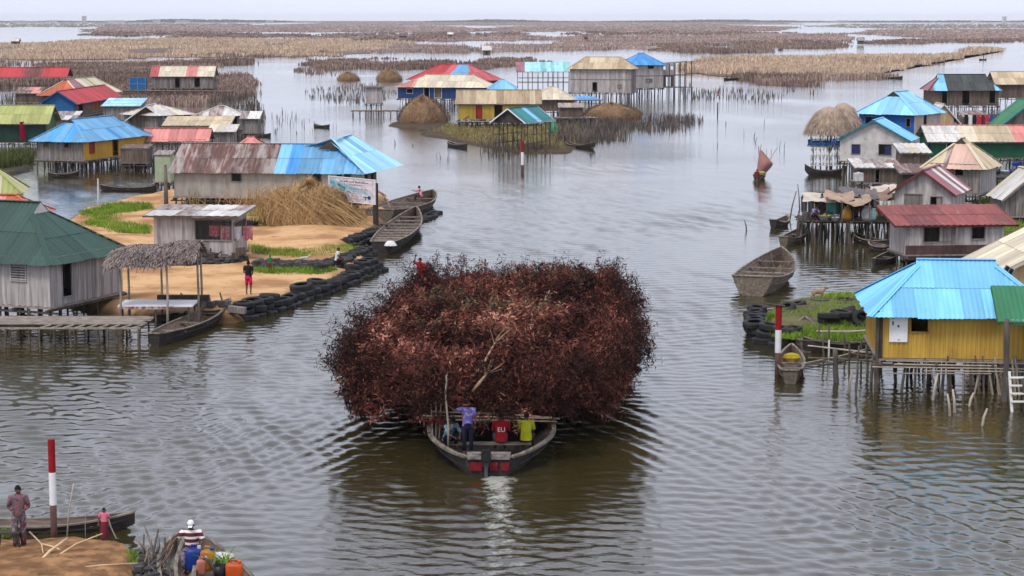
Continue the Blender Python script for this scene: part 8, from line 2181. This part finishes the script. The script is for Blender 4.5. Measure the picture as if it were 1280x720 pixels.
stickfield([(470, 176), (560, 190), (600, 200), (560, 205)], 8, .9, 'few sticks before the muddy spit')
# clutter between the houses on the right
def clutter(name, label, a, b, n, hmax, seed, z=0.9, ms=None, cat='clutter'):
    rr = random.Random(seed); A, rz, L = frame_between(a, b, z); root = empty(name, (A.x, A.y, z), rz); tag(root, label, cat)
    ms = ms or [DARKW, BROWNW, GREYW, STILT]
    for k in range(n):
        x = rr.uniform(0, L); y = rr.uniform(0, 2.2); k_ = rr.random(); m = rr.choice(ms); mb = MB()
        if k_ < .4: mb.tube([(x, y, 0), (x + rr.uniform(-.8, .8), y + rr.uniform(-.4, .4), rr.uniform(.5, hmax))], [.05, .035], m, n=5); mb.build('pole', root)
        elif k_ < .7: mb.box((x, y, 0), (x + rr.uniform(.3, .9), y + rr.uniform(.2, .6), rr.uniform(.2, .6 * hmax)), m, M=Matrix.Rotation(rr.uniform(-.12, .12), 4, 'Y')); mb.build('board_stack', root)
        else:
            t = rr.uniform(.2, .5); mb.lathe([(0, 0), (t * .8, 0), (t, t * .8), (t * .9, t * 1.1), (0, t * 1.15)], m, n=9, c=(x, y, 0), sy=.8); mb.build('bundle', root)
    return root
clutter('clutter', 'dark clutter of boards and bundles under the brown planked house', (1198, 152), (1260, 152), 26, 1.8, 1)
clutter('clutter', 'jumble of boards and poles between the whitewashed and the tall grey house', (1122, 226), (1160, 226), 26, 2.4, 2)
clutter('clutter', 'heaps of goods along the green wall at the right edge', (1228, 208), (1290, 208), 22, 1.3, 3, ms=[DARKW, SILV, BU, GREYW])
clutter('clutter', 'dark nets and boxes at the back of the market deck', (1010, 268), (1118, 268), 34, 1.5, 4, z=1.4, ms=[DARKW, BLACKP, BROWNW, GRYC])
clutter('clutter', 'timber and rubbish under the tall grey house on stilts', (1165, 262), (1222, 262), 18, 1.2, 5, z=.3)
clutter('clutter', 'rusty sheets and sticks beside the blue roofed yellow house', (150, 212), (196, 212), 24, 1.7, 6, z=.2)
clutter('clutter', 'sticks and boxes on the platform of the mustard yellow house', (575, 150), (650, 150), 20, 1.0, 7, z=1.05)
clutter('clutter', 'poles and gear under the far white tin roofs', (205, 168), (300, 168), 30, 1.9, 8, z=.2)
clutter('driftwood', 'broken timber and debris on the sand under the grey kiosk', (200, 332), (305, 330), 26, .7, 9, z=.65, cat='driftwood')
clutter('clutter', 'dark gear lying on the sand beside the table of the thatched shelter', (225, 385), (290, 388), 10, .5, 10, z=.62)
house('lean_to', 'white tarp lean-to squeezed between the whitewashed and the tall grey house', (1128, 212), (1160, 212), 1.2, 3.0, 1.2, 2.7, 3.2, BROWNW, {'all': {'white': 2, 'cream': 1}}, ridge='shed', over=.3, stilts=.9, plank=.25, cat='shed', step=.25, roofamp=.03)
house('lean_to', 'small rusty roofed lean-to left of the tall grey house', (1128, 238), (1156, 238), 1.0, 2.4, 1.0, 2.4, 2.8, DARKW, {'all': {'rusty': 2, 'brown': 1}}, ridge='shed', over=.25, stilts=.9, plank=.25, cat='shed', step=.25, roofamp=.03)
house('stilt_house', 'low grey roofed hut between the dark lime house and the red blue gable house', (62, 150), (92, 150), 2.2, 3.5, 1.0, 2.3, 3.0, GREYW, {'all': {'grey': 2, 'white': 1}}, ridge='shed', over=.3, stilts=1.0, plank=.3, step=.3)
stickfield([(200, 118), (290, 116), (300, 128), (200, 132)], 500, 1.4, 'dense stilts and sticks below the far striped roof')
stickfield([(60, 205), (180, 205), (180, 214), (60, 216)], 150, 1.2, 'short sticks at the foot of the blue roofed yellow house')
stickfield([(1000, 290), (1120, 292), (1125, 306), (1010, 306)], 160, 1.5, 'dark sticks standing under the market deck', wd=.08)
house('shack', 'small dark shack on stilts at the edge of the stick crowded shallows', (303, 166), (322, 166), 1.0, 2.6, 1.0, 2.7, 3.3, GREYW, {'all': {'grey': 1, 'white': 1}}, ridge='shed', over=.3, stilts=.9, plank=.3, step=.3, cat='shack')
house('shack', 'low brown shack with rusty roof beneath the far red open shed', (20, 128), (48, 128), 1.0, 3.0, 1.0, 2.5, 3.2, BROWNW, {'all': {'rusty': 1, 'pink': 1}}, ridge='shed', over=.3, stilts=1.0, plank=.3, step=.3, cat='shack')
house('shack', 'grey shack squeezed between the salmon roofed shed and the rusty roof', (262, 182), (292, 182), 1.0, 2.6, 1.0, 2.5, 3.0, GREYW, {'all': {'white': 1, 'cream': 1}}, ridge='shed', over=.3, stilts=.9, plank=.3, step=.3, cat='shack')
house('shack', 'brown shack below the blue awning beside the cream roof', (700, 146), (728, 146), 1.0, 2.8, 1.0, 2.3, 2.7, BROWNW, {'all': {'grey': 1, 'tan': 1}}, ridge='shed', over=.25, stilts=.8, plank=.3, step=.3, cat='shack')
house('shack', 'weathered grey shack under the washing of the brown planked house', (1206, 160), (1232, 160), 1.0, 2.6, 1.0, 2.4, 2.9, GREYW, {'all': {'rusty': 1, 'grey': 1}}, ridge='shed', over=.3, stilts=.9, plank=.3, step=.3, cat='shack')
for pa, pb, lb in (((338, 172), (318, 170), 'dark canoe at the edge of the stick crowded shallows'), ((60, 222), (98, 221), 'dark canoe drawn up below the blue roofed yellow house'), ((560, 182), (584, 186), 'low canoe moored before the muddy spit'), ((1092, 334), (1120, 322), 'dark canoe drifting before the dull red roofed house'), ((905, 100), (925, 99), 'far canoe in the brush before the golden reed bed')):
    boat('canoe', lb, pa, pb, 1.0, side=.3, bow=.25, stern=.2, transom=.2, nth=2, m=HULLD, mi_=HULLD, cat='canoe')
# tiny far huts in the marsh
for k, (px_, py_, w_, lb, rf) in enumerate(((14, 56, 9, 'tiny white roofed hut in the marsh at the far left', 'white'), (604, 69, 9, 'tiny white roofed hut in the marsh left of the middle houses', 'white'), (500, 48, 8, 'tiny dark hut among the far reeds left of the middle', 'brown'), (560, 46, 6, 'tiny pale hut among the far reeds above the red roof', 'white'), (1073, 55, 7, 'tiny grey hut at the tip of the pink reed bed on the right', 'grey'), (730, 50, 5, 'tiny dark hut far off above the two storey grey house', 'brown'))):
    house('marsh_hut', lb, (px_, py_), (px_ + w_, py_), 0.6, 4.0, 0.6, 2.8, 4.2, BROWNW, rf, ridge='x', over=0.5, stilts=3, plank=1.0, step=0.8, beams=False, cat='hut', ops={'f': [(0.4, 0.6, 0.1, 1.8, 'door')]})
gu = P(566, 126, 3.0); gg = empty('chute', gu); tag(gg, 'pale curved plank leaning on the left end of the mustard yellow house', 'plank')
mb = MB(); pp = [(0, 0, 0), (0.5, -.2, -.75), (1.3, -.5, -1.5), (2.3, -.7, -1.85)]
for a, b in zip(pp[:-1], pp[1:]): mb.bar(a, b, .35, .06, GUN, .9)
mb.build('plank', gg)
v = P(1252, 326, 4.0); so_ = empty('solar_lamp', (v.x, v.y - 1.2, 3.75)); tag(so_, 'small dark solar lamp fixed to the tan gable at the right edge', 'lamp')
mb = MB(); mb.box((-.22, -.04, -.16), (.22, 0, .16), mat('solar_frame', (0.5, 0.5, 0.5), rnd=0), M=Matrix.Rotation(.5, 4, 'Y')); mb.build('frame', so_)
mb = MB(); mb.box((-.18, -.06, -.13), (-.02, -.045, .13), BLACKP, M=Matrix.Rotation(.5, 4, 'Y')); mb.box((.02, -.06, -.13), (.18, -.045, .13), BLACKP, M=Matrix.Rotation(.5, 4, 'Y')); mb.build('cell', so_)
# haze
hz = MB(); lo, hi_ = (-9000, -150, -1.6), (9000, 13500, 40.0)
HM = bpy.data.materials.new('thin_haze'); HM.use_nodes = True; N = HM.node_tree.nodes; N.clear(); oo = N.new('ShaderNodeOutputMaterial'); pv = N.new('ShaderNodeVolumePrincipled')
pv.inputs['Color'].default_value = (0.97, 0.98, 1.0, 1); pv.inputs['Density'].default_value = HAZE = 0.00005; pv.inputs['Anisotropy'].default_value = 0.0
HM.node_tree.links.new(pv.outputs[0], oo.inputs['Volume'])
hz.box(lo, hi_, HM); tag(hz.build('haze'), 'thin pale haze over the lagoon', 'haze', kind='stuff')
